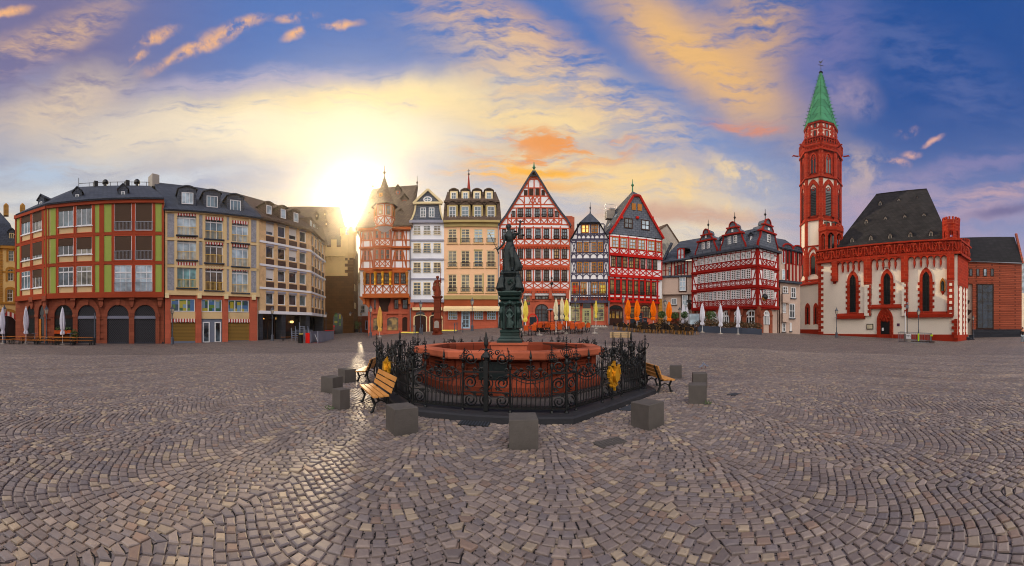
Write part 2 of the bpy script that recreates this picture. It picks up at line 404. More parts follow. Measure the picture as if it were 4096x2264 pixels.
def win(B, f, r, nx=2, ny=3, fr=None, gl=None, n=0., fw=.08, mw=.045, sur=None, sw=.14, sp=.07, sill=None, rail=None, rh=.9, tr=None, blind=None, bf=0., bm=None, name='window', sub=False, lip=0):
    u0, u1, z0, z1 = r; fr = fr or m.wf; gl = gl or m.g1; gl = random.choice(VAR.get(gl.name, [gl]))
    b = MB()
    for a in ((u0, u0 + fw, z0, z1), (u1 - fw, u1, z0, z1), (u0 + fw, u1 - fw, z0, z0 + fw), (u0 + fw, u1 - fw, z1 - fw, z1)): b.box(f, *a, n, n + .06)
    for i in range(1, nx): c = u0 + (u1 - u0) * i / nx; b.box(f, c - mw / 2, c + mw / 2, z0 + fw, z1 - fw, n, n + .045)
    for i in range(1, ny): c = z0 + (z1 - z0) * i / ny; b.box(f, u0 + fw, u1 - fw, c - mw / 2, c + mw / 2, n, n + .04)
    if tr: c = z0 + (z1 - z0) * tr; b.box(f, u0 + fw, u1 - fw, c - mw, c + mw, n, n + .055)
    o = b.build(name, fr, B); o = B if sub else o
    MB().box(f, u0 + fw * .5, u1 - fw * .5, z0 + fw * .5, z1 - fw * .5, n - .03, n + .012).build('pane', gl, o)
    if sur:
        b = MB()
        for a in ((u0 - sw, u0, z0 - sw, z1 + sw), (u1, u1 + sw, z0 - sw, z1 + sw), (u0, u1, z0 - sw, z0), (u0, u1, z1, z1 + sw)): b.box(f, *a, n - .02, n + sp)
        if lip: b.box(f, u0 - sw - .06, u1 + sw + .06, z0 - sw - .07, z0 - sw, n, n + sp + .12)
        b.build('surround', sur, o)
    if sill: MB().box(f, u0 - .08, u1 + .08, z0 - .1, z0 - .005, n - .02, n + .16).build('sill', sill, o)
    if bf: MB().box(f, u0 + fw * .6, u1 - fw * .6, z1 - (z1 - z0) * bf, z1 - .01, n + .05, n + .075).build('blind', bm or m.blind, o)
    if rail:
        b = MB(); k = n + .16
        b.box(f, u0 - .05, u1 + .05, z0 + rh, z0 + rh + .05, k, k + .03); b.box(f, u0 - .05, u1 + .05, z0 + .05, z0 + .09, k, k + .03)
        c = int((u1 - u0) / .14)
        for i in range(c + 1): a = u0 - .04 + (u1 - u0 + .06) * i / c; b.box(f, a, a + .025, z0 + .07, z0 + rh, k, k + .02)
        for a in (u0 - .05, u1 + .01): b.box(f, a, a + .04, z0 + rh - .04, z0 + rh, n, k)
        b.build('railing', rail, o)
    return o
def tfloor(T, f, us, zf, zs, zt, zc, style='x', w=.16, dn=.05, n=0., first=True):
    """one storey of a timber frame: sole, sill and head rails, posts at us, and braces between sole and sill"""
    a, b = us[0], us[-1]
    for z in (zf + w / 2, zs, zt): T.beam(f, (a, z), (b, z), w, n, n + dn)
    for u in us: T.beam(f, (u, zf), (u, zc), w, n, n + dn)
    for p, q in zip(us, us[1:]):
        if q - p < .35: continue
        l, h = zf + w, zs - w / 2; k = w * .75
        if style == 'x': T.beam(f, (p, l), (q, h), k, n, n + dn); T.beam(f, (q, l), (p, h), k, n, n + dn)
        elif style == 'v': c = (p + q) / 2; T.beam(f, (p, h), (c, l), k, n, n + dn); T.beam(f, (q, h), (c, l), k, n, n + dn)
        elif style == 'a': c = (p + q) / 2; T.beam(f, (p, l), (c, h), k, n, n + dn); T.beam(f, (q, l), (c, h), k, n, n + dn)
        elif style == 'o':  # round arch braces
            c, r = (p + q) / 2, (q - p) / 2
            T.path(f, [(c - r * cos(PI * i / 8), l + (h - l) * .9 * sin(PI * i / 8)) for i in range(9)], k, n, n + dn)
        elif style == 'c':  # ring in a square cross
            c, e = (p + q) / 2, (l + h) / 2; r = min(q - p, h - l) * .33
            T.path(f, [(c + r * cos(2 * PI * i / 10), e + r * sin(2 * PI * i / 10)) for i in range(11)], k * .7, n, n + dn)
            for sx in (-1, 1):
                for sz in (-1, 1): T.beam(f, (c + sx * r * .7, e + sz * r * .7), (c + sx * (q - p) / 2, e + sz * (h - l) / 2), k * .7, n, n + dn)
        elif style == 'l':  # lattice
            c, e = (p + q) / 2, (l + h) / 2
            for A, D in (((p, l), (q, h)), ((q, l), (p, h)), ((p, e), (c, h)), ((c, h), (q, e)), ((q, e), (c, l)), ((c, l), (p, e))): T.beam(f, A, D, k * .62, n, n + dn)
def roofpart(B, faces, mt, name='roof', solid=.18, parent=None):
    b = MB()
    for fc in faces: b.face(*fc)
    return b.build(name, mt, parent or B, solid=solid)
def dormer(B, f, r, dep, mt, fr=None, gl=None, nx=2, ny=1, arch=False, peak=.5, n=0., chk=.12, face=None):
    """dormer part: cheeks and roof, window as sub-part"""
    u0, u1, z0, z1 = r; b = MB(); c = chk
    b.box(f, u0 - c, u1 + c, z0 - c, z1 + c, n - dep, n)
    o = b.build('dormer', face or mt, B)
    R = MB(); e = .16
    if arch:
        k = 8; po = [(u0 - c - e + (u1 - u0 + 2 * c + 2 * e) * i / k, z1 + c + peak * sin(PI * i / k)) for i in range(k + 1)]
    else: po = [(u0 - c - e, z1 + c - .05), ((u0 + u1) / 2, z1 + c + peak), (u1 + c + e, z1 + c - .05)]
    pi = [(p[0], p[1] + .12) for p in po]
    R.ring(f, pi, po, n - dep, n + .14); R.prism(f, [(u0 - c, z1 + c)] + po[1:-1] + [(u1 + c, z1 + c)], n - dep, n - .02)
    R.build('dormer_roof', mt, o)
    win(o, f, r, nx, ny, fr, gl, n + .01, .07, .04, sub=True)
    return o
# ================================================================== buildings of the north side
def bld(name, label, f, mt_body=None, z1=None, depth=10, z0=None, cat='building'):
    c = (f.A + f.B) / 2; g = G(c.x, c.y)
    return thing(name, label, cat, (c.x, c.y, g))
def body(B, f, u0, u1, z0, z1, depth, mt, n=-.2, name='body'):
    return MB().box(f, u0, u1, z0, z1, n - depth, n).build(name, mt, B)
GL = [m.g1, m.g1, m.g3, m.g2]
rnd = random.random
# ---- far-left ochre building
f = Fac(-190, 45, 74, 45.5); B = bld('ochre_building', 'ochre corner building with slate mansard and striped arch awning at far end', f)
zE = 13.2; zr = [f.r(Z1, *q) for q in ((60, 628, 98, 702), (55, 762, 95, 842), (50, 905, 92, 988))]
wall(B, f, 0, f.L, -.3, zE, [r for r in zr], m.yellow); body(B, f, 0, f.L, -.3, zE, 9, m.yellow)
b = MB()
b.box(f, 0, f.L, zE - .3, zE + .15, 0, .35); b.box(f, 0, f.L, 5.2, 5.5, 0, .18); b.box(f, 0, f.L, 9.6, 9.8, 0, .12)
for i in range(22): b.box(f, f.u(Z1, -2, 800), f.u(Z1, 18, 800), 5.5 + i * .34, 5.5 + i * .34 + .28, 0, .06 + (i % 2) * .02)
b.build('stone_trim', m.ystone, B)
for i, r in enumerate(zr):
    win(B, f, r, 2, 3, m.wf, m.g1 if i else m.g3, -.12)
    MB().ring(f, [(p[0] , p[1]) for p in rarch(r[0] - .3, r[1] + .3, r[2] - .1, r[3] + .02, .5)], rarch(r[0], r[1], r[2], r[3] - .1, .3), 0, .12).build('window_surround', m.ystone, B)
u0, u1 = f.u(Z1, -60, 1150), f.u(Z1, 128, 1150); a = rarch(u0, u1, 0, 3.0, .62)
MB().prism(f, a, -.05, .02).build('shop_opening', m.gd, B)
MB().ring(f, rarch(u0 - .5, u1 + .5, 0, 3.0, .7), a, 0, .2).build('arch_surround', m.ystone, B)
MB().ring(f, [(u, z + .05) for u, z in a[1:-1]], [((u - (u0 + u1) / 2) * .86 + (u0 + u1) / 2, z - .55) for u, z in a[1:-1]], .3, .75).build('awning', m.stripe, B)
pE = lambda u, z, n: f.P(u, z, n)
roofpart(B, [[pE(0, zE + .1, .4), pE(f.L, zE + .1, .4), pE(f.L - 1.0, 16.8, -1.2), pE(0, 16.8, -1.2)], [pE(0, 16.8, -1.2), pE(f.L - 1., 16.8, -1.2), pE(f.L - 2.5, 20.2, -5), pE(0, 20.2, -5)], [pE(f.L, zE + .1, .4), pE(f.L, zE + .1, -9), pE(f.L - 1, 16.8, -8), pE(f.L - 1, 16.8, -1.2)], [pE(f.L - 1, 16.8, -1.2), pE(f.L - 1, 16.8, -8), pE(f.L - 2.5, 20.2, -5)]], m.slate)
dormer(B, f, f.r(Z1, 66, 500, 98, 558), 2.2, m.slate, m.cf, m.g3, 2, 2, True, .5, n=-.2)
for x in (43, 160): q = f.pt(Z1, x, 325, -5); MB().bx(f.P(q[0], q[1] - 1.2, -5), (.8, .8, 1.5)).lathe(f.P(q[0], q[1] + .3, -5), [(.42, 0), (.36, .2), (.1, .45)], 8).build('chimney', m.ystone, B)

# ---- octagonal building with green panels
q = [pol(62, 41), pol(188, 37.4), pol(407, 36), pol(656, 35.8)]
fs = [Fac.xy(q[i], q[i + 1]) for i in range(3)]
B = bld('green_panel_building', 'polygonal corner building with lime green panels in rust red framing above sandstone arches', fs[1])
z0u, zfl, zE = 5.6, [5.6, 9.05, 12.25, 15.9], 15.9
def poly(off): # offset polygon corners
    r = []
    for p in q: v = Vector(p); r.append(tuple(v.normalized() * (v.length - off)))
    return r
bk = [pol(60, 50), pol(700, 48)]
b = MB(); ring_ = q + [bk[1], bk[0]]; k = len(ring_)
b.add([(p[0], p[1], z) for z in (z0u, zE) for p in ring_], [tuple(range(k)), tuple(range(k, 2 * k))] + [(i, (i + 1) % k, k + (i + 1) % k, k + i) for i in range(k)])
b.build('upper_wall', m.beige, B)
lay = [dict(g=[(122, 146), (318, 345)], w=[(155, 220), (235, 303)]), dict(g=[(360, 402), (675, 722)], w=[(415, 525), (545, 657)]), dict(g=[(741, 795), (1105, 1150)], w=[(815, 938), (963, 1085)])]
bl = [[.5, .65, 1, 1, 0, .55], [.3, .25, .55, .85, 0, 0], [1, 1, 1, 1, 0, 0]]
T = MB(); gp = MB()
for i, f in enumerate(fs):
    zc = lambda y: y
    for z in zfl: T.box(f, 0, f.L, z - (.15 if z > 6 else 0), z + (.17 if z < 15 else 0), -.05, .1)
    T.box(f, 0, f.L, z0u - .35, z0u + .25, -.1, .16); T.box(f, 0, f.L, zE - .35, zE + .1, -.1, .28)
    L = lay[i]; ed = sorted(L['g'] + L['w']); Yc = 620
    us = [f.u(Z1, x, Yc) for e in ed for x in e]
    cuts = [0] + [(us[2 * j + 1] + us[2 * j + 2]) / 2 for j in range(len(ed) - 1)] + [f.L]
    for j, c in enumerate(cuts):
        h = .17 if 0 < j < len(cuts) - 1 else .26
        T.box(f, max(0, c - h), min(f.L, c + h), z0u, zE, -.05, .1)
    for g in L['g']:
        for z, zt in zip(zfl, zfl[1:]): gp = MB(); gp.box(f, f.u(Z1, g[0], Yc), f.u(Z1, g[1], Yc), z + .22, zt - .22, 0, .05); gp.build('green_panel', m.green, B)
    for fl in (2, 1, 0):
        for jx, g in enumerate(L['w']):
            z, zt = zfl[fl], zfl[fl + 1]; u0, u1 = f.u(Z1, g[0], Yc), f.u(Z1, g[1], Yc); bf = bl[i][(2 - fl) * 2 + jx]
            R_ = (u0, u1, z + (.3 if i == 2 else 1.05), zt - .25)
            low = i == 2
            lit = low and fl == 0
            win(B, f, R_, 3, 2 if low else 1, m.wf, (m.curt if lit else random.choice([m.g3, m.g1, m.g2])), .0, .09, .07, tr=.72 if bf == 0 else None, rail=m.steel if low else None, rh=.95, sill=None if low else m.wf, bf=(.97 if bf == 1 and low else bf * .8), bm=m.blind)
            fr = MB(); e = .09
            for a in ((u0 - e, u0, z + .2, zt - .2), (u1, u1 + e, z + .2, zt - .2), (u0, u1, zt - .25, zt - .18), (u0, u1, z + .2, z + .28)): fr.box(f, *a, 0, .13)
            fr.build('window_reveal', m.orange, B)
T.build('panel_frame', m.rust, B)
rq = poly(.55); zr = zE + .12
r1 = pol(315, 43); r2 = pol(600, 42)
z1_, z2_ = H + 43 * 566 / F, H + 42 * 571 / F
P3 = lambda p, z: (p[0], p[1], z)
roofpart(B, [[P3(rq[0], zr), P3(rq[1], zr), P3(r1, z1_)], [P3(rq[1], zr), P3(rq[2], zr), P3(r1, z1_)], [P3(rq[2], zr), P3(rq[3], zr), P3(r2, z2_), P3(r1, z1_)], [P3(rq[0], zr), P3(r1, z1_), P3(bk[0], zr)], [P3(bk[0], zr), P3(r1, z1_), P3(r2, z2_), P3(bk[1], zr)]], m.slate)
for i, r in ((0, (284, 280, 303, 316)), (1, (538, 228, 563, 265)), (2, (862, 208, 890, 248))):
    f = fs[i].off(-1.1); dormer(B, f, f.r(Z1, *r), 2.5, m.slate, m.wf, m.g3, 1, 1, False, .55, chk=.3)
b = MB(); e1 = Vector((*r1, z1_)); e2 = Vector((*r2, z2_))
for t in range(9): p = e1.lerp(e2, .15 + t * .1); b.bar(p, p + Vector((0, 0, .5)), .05)
b.bar(e1 + Vector((0, 0, .45)), e2 + Vector((0, 0, .45)), .05); b.bar(e1 - Vector((0, 0, .1)), e1 + Vector((0, 0, 1.2)), .07)
b.build('roof_railing', m.iron, B)
for t in (.38, .82): p = e1.lerp(e2, t); MB().lathe((p.x, p.y, p.z - .3), [(.2, 0), (.2, .5), (.42, .6), (.4, .85), (.22, 1.05), (.05, 1.12)], 12).build('roof_vent', m.iron, B, True)
for t in (.24, .68): p = e1.lerp(e2, t); MB().bx((p.x, p.y, p.z - .2), (.7, .5, .75)).build('roof_box', m.iron, B)
# ground floor
gq = poly(-.55); gfs = [Fac.xy(gq[i], gq[i + 1]) for i in range(3)]
b = MB(); ring_ = gq + [pol(690, 46), pol(70, 48)]
b.add([(p[0], p[1], z) for z in (-.3, z0u) for p in ring_], [tuple(range(k)), tuple(range(k, 2 * k))] + [(i, (i + 1) % k, k + (i + 1) % k, k + i) for i in range(k)])
b.build('ground_floor_wall', m.sand, B)
arc = [(0, 197, 255, 'w'), (0, 280, 322, 'd'), (1, 390, 521, 'w'), (1, 555, 688, 'g'), (2, 764, 918, 'g'), (2, 956, 1107, 'g')]
def archway(B, f, u0, u1, zb, zs, ks, kind, mt, ringw=.45):
    a = rarch(u0, u1, zb, zs, ks, 12); o = rarch(u0 - ringw, u1 + ringw, zb, zs, ks * (1 + ringw / (u1 - u0)), 12)
    S_ = MB().ring(f, o, a, -.02, .2); c = (u0 + u1) / 2; zt = zs + (u1 - u0) / 2 * ks
    S_.prism(f, [(c - .16, zt - .05), (c + .16, zt - .05), (c + .24, zt + ringw + .2), (c - .24, zt + ringw + .2)], 0, .32)
    S_.box(f, u0 - ringw - .08, u0 + .04, zs - .12, zs + .12, 0, .28); S_.box(f, u1 - .04, u1 + ringw + .08, zs - .12, zs + .12, 0, .28)
    S_.build('arch_surround', mt, B)
    return a
for i, x0, x1, kd in arc:
    f = gfs[i]; u0, u1 = f.u(Z1, x0, 1150), f.u(Z1, x1, 1150); zs = f.z(Z1, (x0 + x1) / 2, 1092); zt = f.z(Z1, (x0 + x1) / 2, 1014)
    a = archway(B, f, u0, u1, .1, zs, (zt - zs) / ((u1 - u0) / 2), kd, m.sand, .4)
    if kd == 'g':
        MB().prism(f, a, -.02, .03).build('diamond_grille', m.grille, B)
        MB().box(f, u0, u1, zs - .32, zs, .03, .16).build('shutter_box', m.galv, B)
    elif kd == 'd':
        MB().prism(f, a, -.02, .03).build('door_opening', m.gd, B)
        MB().box(f, u0, u0 + .35, .3, 3.0, .03, .1).build('sign_board', m.bwood, B)
    else:
        w = MB().prism(f, a, -.02, .03).build('shop_window', m.lead, B)
        MB().box(f, u0, u1, .3, 1.25, .03, .12).build('window_apron', m.dwood, B)
        MB().box(f, u0, u1, zs - .3, zs + .05, .03, .08).build('fascia', m.dwood, B)
cb = []
for i, x in ((0, 240), (0, 334), (1, 525), (1, 722), (2, 938), (2, 1138)):
    f = gfs[i]; u = f.u(Z1, x, 985)
    c = MB().box(f, u - .3, u + .3, 5.0, 5.6, 0, .6)
    c.prism(f, [(u - .24, 5.0), (u + .24, 5.0), (u + .26, 4.7), (u + .2, 4.45), (u + .1, 4.2), (u - .1, 4.2), (u - .2, 4.45), (u - .26, 4.7)], 0, .42)
    c.build('corbel', m.sand, B)
for i, (x0, x1) in ((0, (146, 190)), (1, (330, 385)), (1, (524, 550)), (2, (692, 760)), (2, (920, 952)), (2, (1110, 1150))):
    f = gfs[i]; b = MB(); a, c = f.u(Z1, x0, 1200), f.u(Z1, x1, 1200)
    for s_ in range(4): b.box(f, a + .15, c - .15, .75 + s_ * .72, .75 + s_ * .72 + .56, 0, .12)
    b.box(f, a - .03, c + .03, -.2, .55, 0, .16); b.build('pilaster', m.sand, B)
for f in gfs: MB().box(f, 0, f.L, -.3, .35, 0, .1).build('plinth', m.plinth, B)
f = gfs[1]
for x in (405, 470): u = f.u(Z1, x + 15, 1190); tag(MB().box(f, u - .42, u + .42, 1.25, 1.65, .12, .5).build('window_box', m.owood, None, org=f.P(u, 1.25, .3)), 'wooden window box with flowers in the tavern arch, on the side nearer the %s' % ('tavern door' if x < 450 else 'diamond grilles'), 'flower box', 'window boxes of the sandstone tavern')
def leaves(b, c, r, n, s=.12):
    for _ in range(n):
        while True:
            p = Vector((random.uniform(-1, 1), random.uniform(-1, 1), random.uniform(-1, 1)))
            if .25 < p.length < 1.05: break
        q_ = Vector((c[0] + p.x * r[0], c[1] + p.y * r[1], c[2] + p.z * r[2])); a = Vector((random.gauss(0, 1), random.gauss(0, 1), random.gauss(0, 1))).normalized(); e = a.orthogonal().normalized(); g = a.cross(e); k = s * random.uniform(.6, 1.3)
        b.face(q_ - e * k, q_ + g * k * .5, q_ + e * k, q_ - g * k * .5)
for x in (405, 470): u = f.u(Z1, x + 15, 1190); p = f.P(u, 1.8, .35); b = MB(); leaves(b, p, (.38, .38, .28), 60, .1); tag(b.build('window_plant', m.leaf, None, org=p), 'leafy flowers in the tavern window box on the side nearer the %s' % ('tavern door' if x < 450 else 'diamond grilles'), 'plant', 'plants in the tavern window boxes')

# ---- grey pebble-panel house
f = Fac(660, 36, 1038, 38.5); B = bld('pebble_panel_house', 'apartment house with grey pebbled panels, cream frame and striped window valances', f)
zE, zU, Lf = 14.9, 5.75, f.L
cols = [(190, 333), (388, 520), (580, 702)]; rows = [[(357, 520), (533, 695), (710, 893)], [(388, 548), (562, 717), (738, 912)], [(415, 575), (580, 742), (750, 928)]]
hol = []
for c, rr in zip(cols, rows):
    for y0, y1 in rr: hol.append(f.r(Z2, c[0], y0, c[1], y1))
zlev = sorted({0})
wall(B, f, 0, Lf, zU, zE, hol, m.beige, dep=.3); body(B, f, .05, Lf - .05, -.3, zE, 10, m.beige, n=-.42)
T = MB(); zf = [zU, hol[2][2] - .12, hol[1][2] - .12, hol[0][2] - .12]
zb = [5.75, 8.78, 11.75, 14.75]
for z in (8.72, 11.72): T.box(f, 0, Lf, z - .12, z + .12, 0, .1)
T.box(f, 0, Lf, zU - .2, zU + .3, -.2, .16); T.box(f, 0, Lf, zE - .25, zE + .05, -.1, .25)
for x in (113, 183, 339, 383, 535, 572, 709, 765): u = f.u(Z2, x, 640); T.box(f, max(0, u - .16), min(Lf, u + .16), zU, zE, 0, .1)
T.build('facade_frame', m.beige, B)
for x0, x1 in ((120, 179), (345, 379), (540, 567), (715, 757)):
    for z in (5.95, 8.85, 11.85): MB().box(f, f.u(Z2, x0, 640) , f.u(Z2, x1, 640), z + .12, z + 2.7, 0, .045).build('pebble_panel', m.pebble, B)
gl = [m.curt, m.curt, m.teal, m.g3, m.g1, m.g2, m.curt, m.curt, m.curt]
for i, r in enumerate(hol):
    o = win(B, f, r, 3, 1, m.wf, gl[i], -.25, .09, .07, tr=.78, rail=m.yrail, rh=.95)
    b = MB(); nsc = 12; w = (r[1] - r[0]) / nsc
    for s_ in range(nsc): b.prism(f, [(r[0] + s_ * w, r[3] - .02), (r[0] + s_ * w + w, r[3] - .02), (r[0] + s_ * w + w, r[3] - .3), (r[0] + s_ * w + w / 2, r[3] - .42), (r[0] + s_ * w, r[3] - .3)], -.02, .06)
    b.build('valance', m.stripe, o); MB().box(f, r[0] - .1, r[1] + .1, r[2] - .12, r[2], -.2, .3).build('balcony_slab', m.slate, o)
ft = f.off(-.25); body(B, ft, 0, Lf, -.3, zU - .2, 5, m.pale, n=-.1, name='ground_floor_wall')
for x0, x1 in ((100, 145), (322, 363), (513, 551), (705, 757)): MB().box(ft, max(0, ft.u(Z2, x0, 1100)), min(Lf, ft.u(Z2, x1, 1100)), -.3, zU - .2, -.1, .3).build('pillar', m.sandrow, B)
for i, (x0, x1) in enumerate(((145, 322), (363, 513), (551, 705))):
    u0, u1 = ft.u(Z2, x0, 1100), ft.u(Z2, x1, 1100)
    win(B, ft, (u0 + .05, u1 - .05, 3.75, 5.15), 3, 1, m.wf, m.stain, -.05, .08, .1)
    MB().box(ft, u0, u1, 5.15, 5.55, -.1, .1).build('lintel', m.sandrow, B)
    MB().box(ft, u0, u1, 2.95, 3.7, -.1, .06).build('spandrel_panel', m.beige, B)
    if i != 1:
        MB().box(ft, u0, u1, .45, 2.95, -.1, .0).build('roller_shutter', m.shutter, B); MB().box(ft, u0, u1, -.3, .45, -.1, .05).build('kick_panel', m.greyp, B)
        b = MB(); w = (u1 - u0) / 14
        for s_ in range(14): b.prism(ft, [(u0 + s_ * w, 2.95), (u0 + s_ * w + w, 2.95), (u0 + s_ * w + w, 2.62), (u0 + s_ * w + w / 2, 2.5), (u0 + s_ * w, 2.62)], .05, .22)
        b.build('shop_valance', m.stripe, B)
    else:
        MB().box(ft, u0, u1, .1, 2.95, -.1, -.05).build('entrance_wall', m.greyp, B)
        for a, c, g_ in ((375, 425, m.g3), (460, 505, m.g1)): win(B, ft, (ft.u(Z2, a, 1200), ft.u(Z2, c, 1200), .25, 2.6), 1, 1, m.wf, g_, -.03, .12, name='entrance_door')
for x in (120, 350, 540, 735): u = f.u(Z2, x, 940); MB().box(f, u - .22, u + .22, 5.2, 5.75, -.2, .3).build('bracket', m.cf, B)
rl = pol(615, 42); rr_ = pol(957, 44.5); zL, zR = H + 42 * 585 / F, H + 44.5 * 536 / F
fo = f.off(.5); ea, eb = fo.P(-.2, zE, 0), fo.P(Lf + .1, zE - .1, 0)
roofpart(B, [[ea, eb, P3(rr_, zR), P3(rl, zL)], [P3(rl, zL), P3(rr_, zR), f.P(Lf, zE, -10), f.P(-.5, zE, -10)], [ea, P3(rl, zL), f.P(-.5, zE, -10)], [eb, P3(rr_, zR), f.P(Lf, zE, -10)]], m.slate)
fd = f.off(-.8)
for r in ((225, 215, 308, 297), (403, 240, 482, 320), (570, 270, 645, 350)): dormer(B, fd, fd.r(Z2, *r), 4.0, m.slate, m.wf, random.choice([m.g3, m.curt]), 3, 1, True, .35, chk=.35, face=m.slate)
p = P3(rl, zL); MB().bx((p[0], p[1], p[2] - .8), (1.2, 1.0, 1.6)).build('chimney', m.conc, B)

# ---- tan building with white bands (two faces)
F1 = Fac(1038, 38.5, 1243, 43.4); F2 = Fac(1243, 43.4, 1301, 50.5); B = bld('tan_office_building', 'tan rendered office building with white bands between storeys and bar at street level', F1)
zE, zU = 14.75, 3.75; bands = [3.75, 6.6, 9.35, 12.1]
for f, wd in ((F1, [(825, 882), (910, 965), (990, 1045), (1065, 1112)]), (F2, [(1151, 1166), (1176, 1191), (1199, 1213), (1222, 1236)])):
    hol = []
    for z in bands:
        for x0, x1 in wd: hol.append((f.u(Z2, x0, 800), f.u(Z2, x1, 800), z + 1.0, z + 2.42))
    wall(B, f, 0, f.L, zU, zE, hol, m.tan, dep=.22)
    b = MB()
    for z in bands[1:]: b.box(f, 0, f.L, z - .05, z + .2, 0, .09)
    b.box(f, -.02, f.L, zU - .15, zU + .22, -.2, .2)
    b.build('band', m.bluewhite, B); MB().box(f, 0, f.L, zE - .05, zE + .25, 0, .4).build('eave_board', m.slate3, B)
    for i, r in enumerate(hol):
        o = win(B, f, r, 1, 1, m.wf, random.choice([m.g1, m.g1, m.g3, m.gd]), -.18, .11, .06, sill=m.wf, bf={12: .7, 14: .6, 4: .8, 10: .6}.get(i, 0) if f is F1 else 0, bm=m.vblind)
        MB().box(f, r[0], r[1], r[2] - .82, r[2] - .14, 0, .05).build('spandrel', m.brownpan, o); MB().box(f, r[0], r[1], r[3], r[3] + .22, 0, .06).build('blind_box', m.greytrim, o)
kk = [F1.P(0, 0, -.3), F1.P(F1.L - .2, 0, -.3), F2.P(F2.L, 0, -.3), F2.P(F2.L, 0, -12), F1.P(0, 0, -11)]
MB().add([(p[0], p[1], z) for z in (zU - .05, zE) for p in kk], [(0, 1, 2, 3, 4), (5, 6, 7, 8, 9)] + [(i, (i + 1) % 5, 5 + (i + 1) % 5, 5 + i) for i in range(5)]).build('upper_body', m.tan, B)
kk = [F1.P(0, 0, -1.3), F1.P(F1.L - .8, 0, -1.3), F2.P(F2.L, 0, -1.3), F2.P(F2.L, 0, -11), F1.P(0, 0, -11)]
MB().add([(p[0], p[1], z) for z in (-.3, zU) for p in kk], [(0, 1, 2, 3, 4), (5, 6, 7, 8, 9)] + [(i, (i + 1) % 5, 5 + (i + 1) % 5, 5 + i) for i in range(5)]).build('bar_front', m.gd, B)
for f, xs in ((F1, (790, 952, 1125)), (F2, (1232,))):
    for x in xs: u = f.u(Z2, x, 1150); MB().box(f, max(.02, u - .3), u + .3, -.2, zU - .16, -1.25, .0).build('column', m.plinth, B)
fi = F1.off(-1.25)
for x0, x1, y0, y1 in ((895, 935, 1103, 1122), (800, 812, 1110, 1118)): MB().box(fi, fi.u(Z2, x0, 1110), fi.u(Z2, x1, 1110), fi.z(Z2, 900, y1), fi.z(Z2, 900, y0), 0, .06).build('lit_sign', m.lit, B)
for x0, x1 in ((798, 870), (880, 940)): win(B, fi, (fi.u(Z2, x0, 1180), fi.u(Z2, x1, 1180), .4, 3.0), 2, 1, m.bf, m.gd, .02, .1, .08, name='bar_door')
for x in (905, 1000, 1010): p = fi.P(fi.u(Z2, x, 1130), fi.z(Z2, x, 1135), .12); MB().ball(p, .16).build('bar_lamp', m.litw, B)
rA, rB = pol(957, 44.5), pol(1160, 49); zA, zB = H + 44.5 * 538 / F, H + 49 * 479 / F
e0, e1_, e2_ = F1.P(-.1, zE, .55), F1.P(F1.L + .2, zE, .55), F2.P(F2.L, zE, .5)
rC = pol(1290, 58); zC = 20
roofpart(B, [[e0, e1_, P3(rB, zB), P3(rA, zA)], [e1_, e2_, P3(rC, zC), P3(rB, zB)], [e0, P3(rA, zA), F1.P(0, zE, -11)], [P3(rA, zA), P3(rB, zB), P3(rC, zC), F2.P(F2.L, zE, -12), F1.P(0, zE, -11)]], m.slate3)
for f, rs in ((F1.off(-.7), ((828, 307, 864, 368), (930, 334, 965, 398), (1022, 360, 1054, 424))), (F2.off(-.7), ((1139, 415, 1149, 468), (1162, 442, 1172, 498), (1186, 470, 1196, 522)))):
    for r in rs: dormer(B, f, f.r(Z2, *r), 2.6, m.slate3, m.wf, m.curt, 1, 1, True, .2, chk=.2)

# ---- battlemented stone tower house
f = Fac(1280, 58, 1413, 58); f2 = Fac.xy(pol(1413, 58), pol(1432, 66)); B = bld('stone_tower_house', 'dark stone house with battlements and tall slate roof beside the gap', f)
zT = 17.2; zg = .6
body(B, f, -8, f.L, zg - .5, 11.2, 12, m.darkstone, n=0, name='lower_wall'); body(B, f, -8, f.L, 11.2, zT - 2.6, 12, m.yellow, n=0, name='upper_wall')  # lighter ochre above: plaster tone with the sun's glow painted in
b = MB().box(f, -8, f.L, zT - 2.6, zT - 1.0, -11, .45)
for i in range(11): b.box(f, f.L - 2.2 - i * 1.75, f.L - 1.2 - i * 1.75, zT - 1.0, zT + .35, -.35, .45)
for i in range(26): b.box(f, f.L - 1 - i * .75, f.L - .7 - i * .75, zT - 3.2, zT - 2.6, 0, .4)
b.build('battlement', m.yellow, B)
b = MB()
for i in range(6): b.box(f, f.L - (1.5 if i % 2 else 1.0), f.L + .02, 11.2 + i * .55, 11.2 + i * .55 + .52, 0, .08)
b.build('quoin', m.darkstone, B)
cx, cy = pol(1395, 58.5); zt = H + 58 * 372 / F
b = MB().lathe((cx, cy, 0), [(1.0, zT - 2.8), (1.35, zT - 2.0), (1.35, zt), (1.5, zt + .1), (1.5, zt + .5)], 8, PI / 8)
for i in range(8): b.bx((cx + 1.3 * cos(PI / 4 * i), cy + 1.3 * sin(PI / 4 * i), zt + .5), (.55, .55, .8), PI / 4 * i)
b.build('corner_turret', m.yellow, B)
rl, rr_ = pol(1120, 64), pol(1357, 64); zr1 = H + 64 * 486 / F; d0, d1 = f.P(-8.5, zT - 1, -.8), f.P(f.L - .6, zT - 1, -.8)
roofpart(B, [[d0, d1, P3(rr_, zr1), P3(rl, zr1)], [d1, P3(rr_, zr1), f.P(f.L - .6, zT - 1, -12)], [P3(rl, zr1), P3(rr_, zr1), f.P(f.L - .6, zT - 1, -12), f.P(-8.5, zT - 1, -12)]], m.slate2)
fd = f.off(-3)
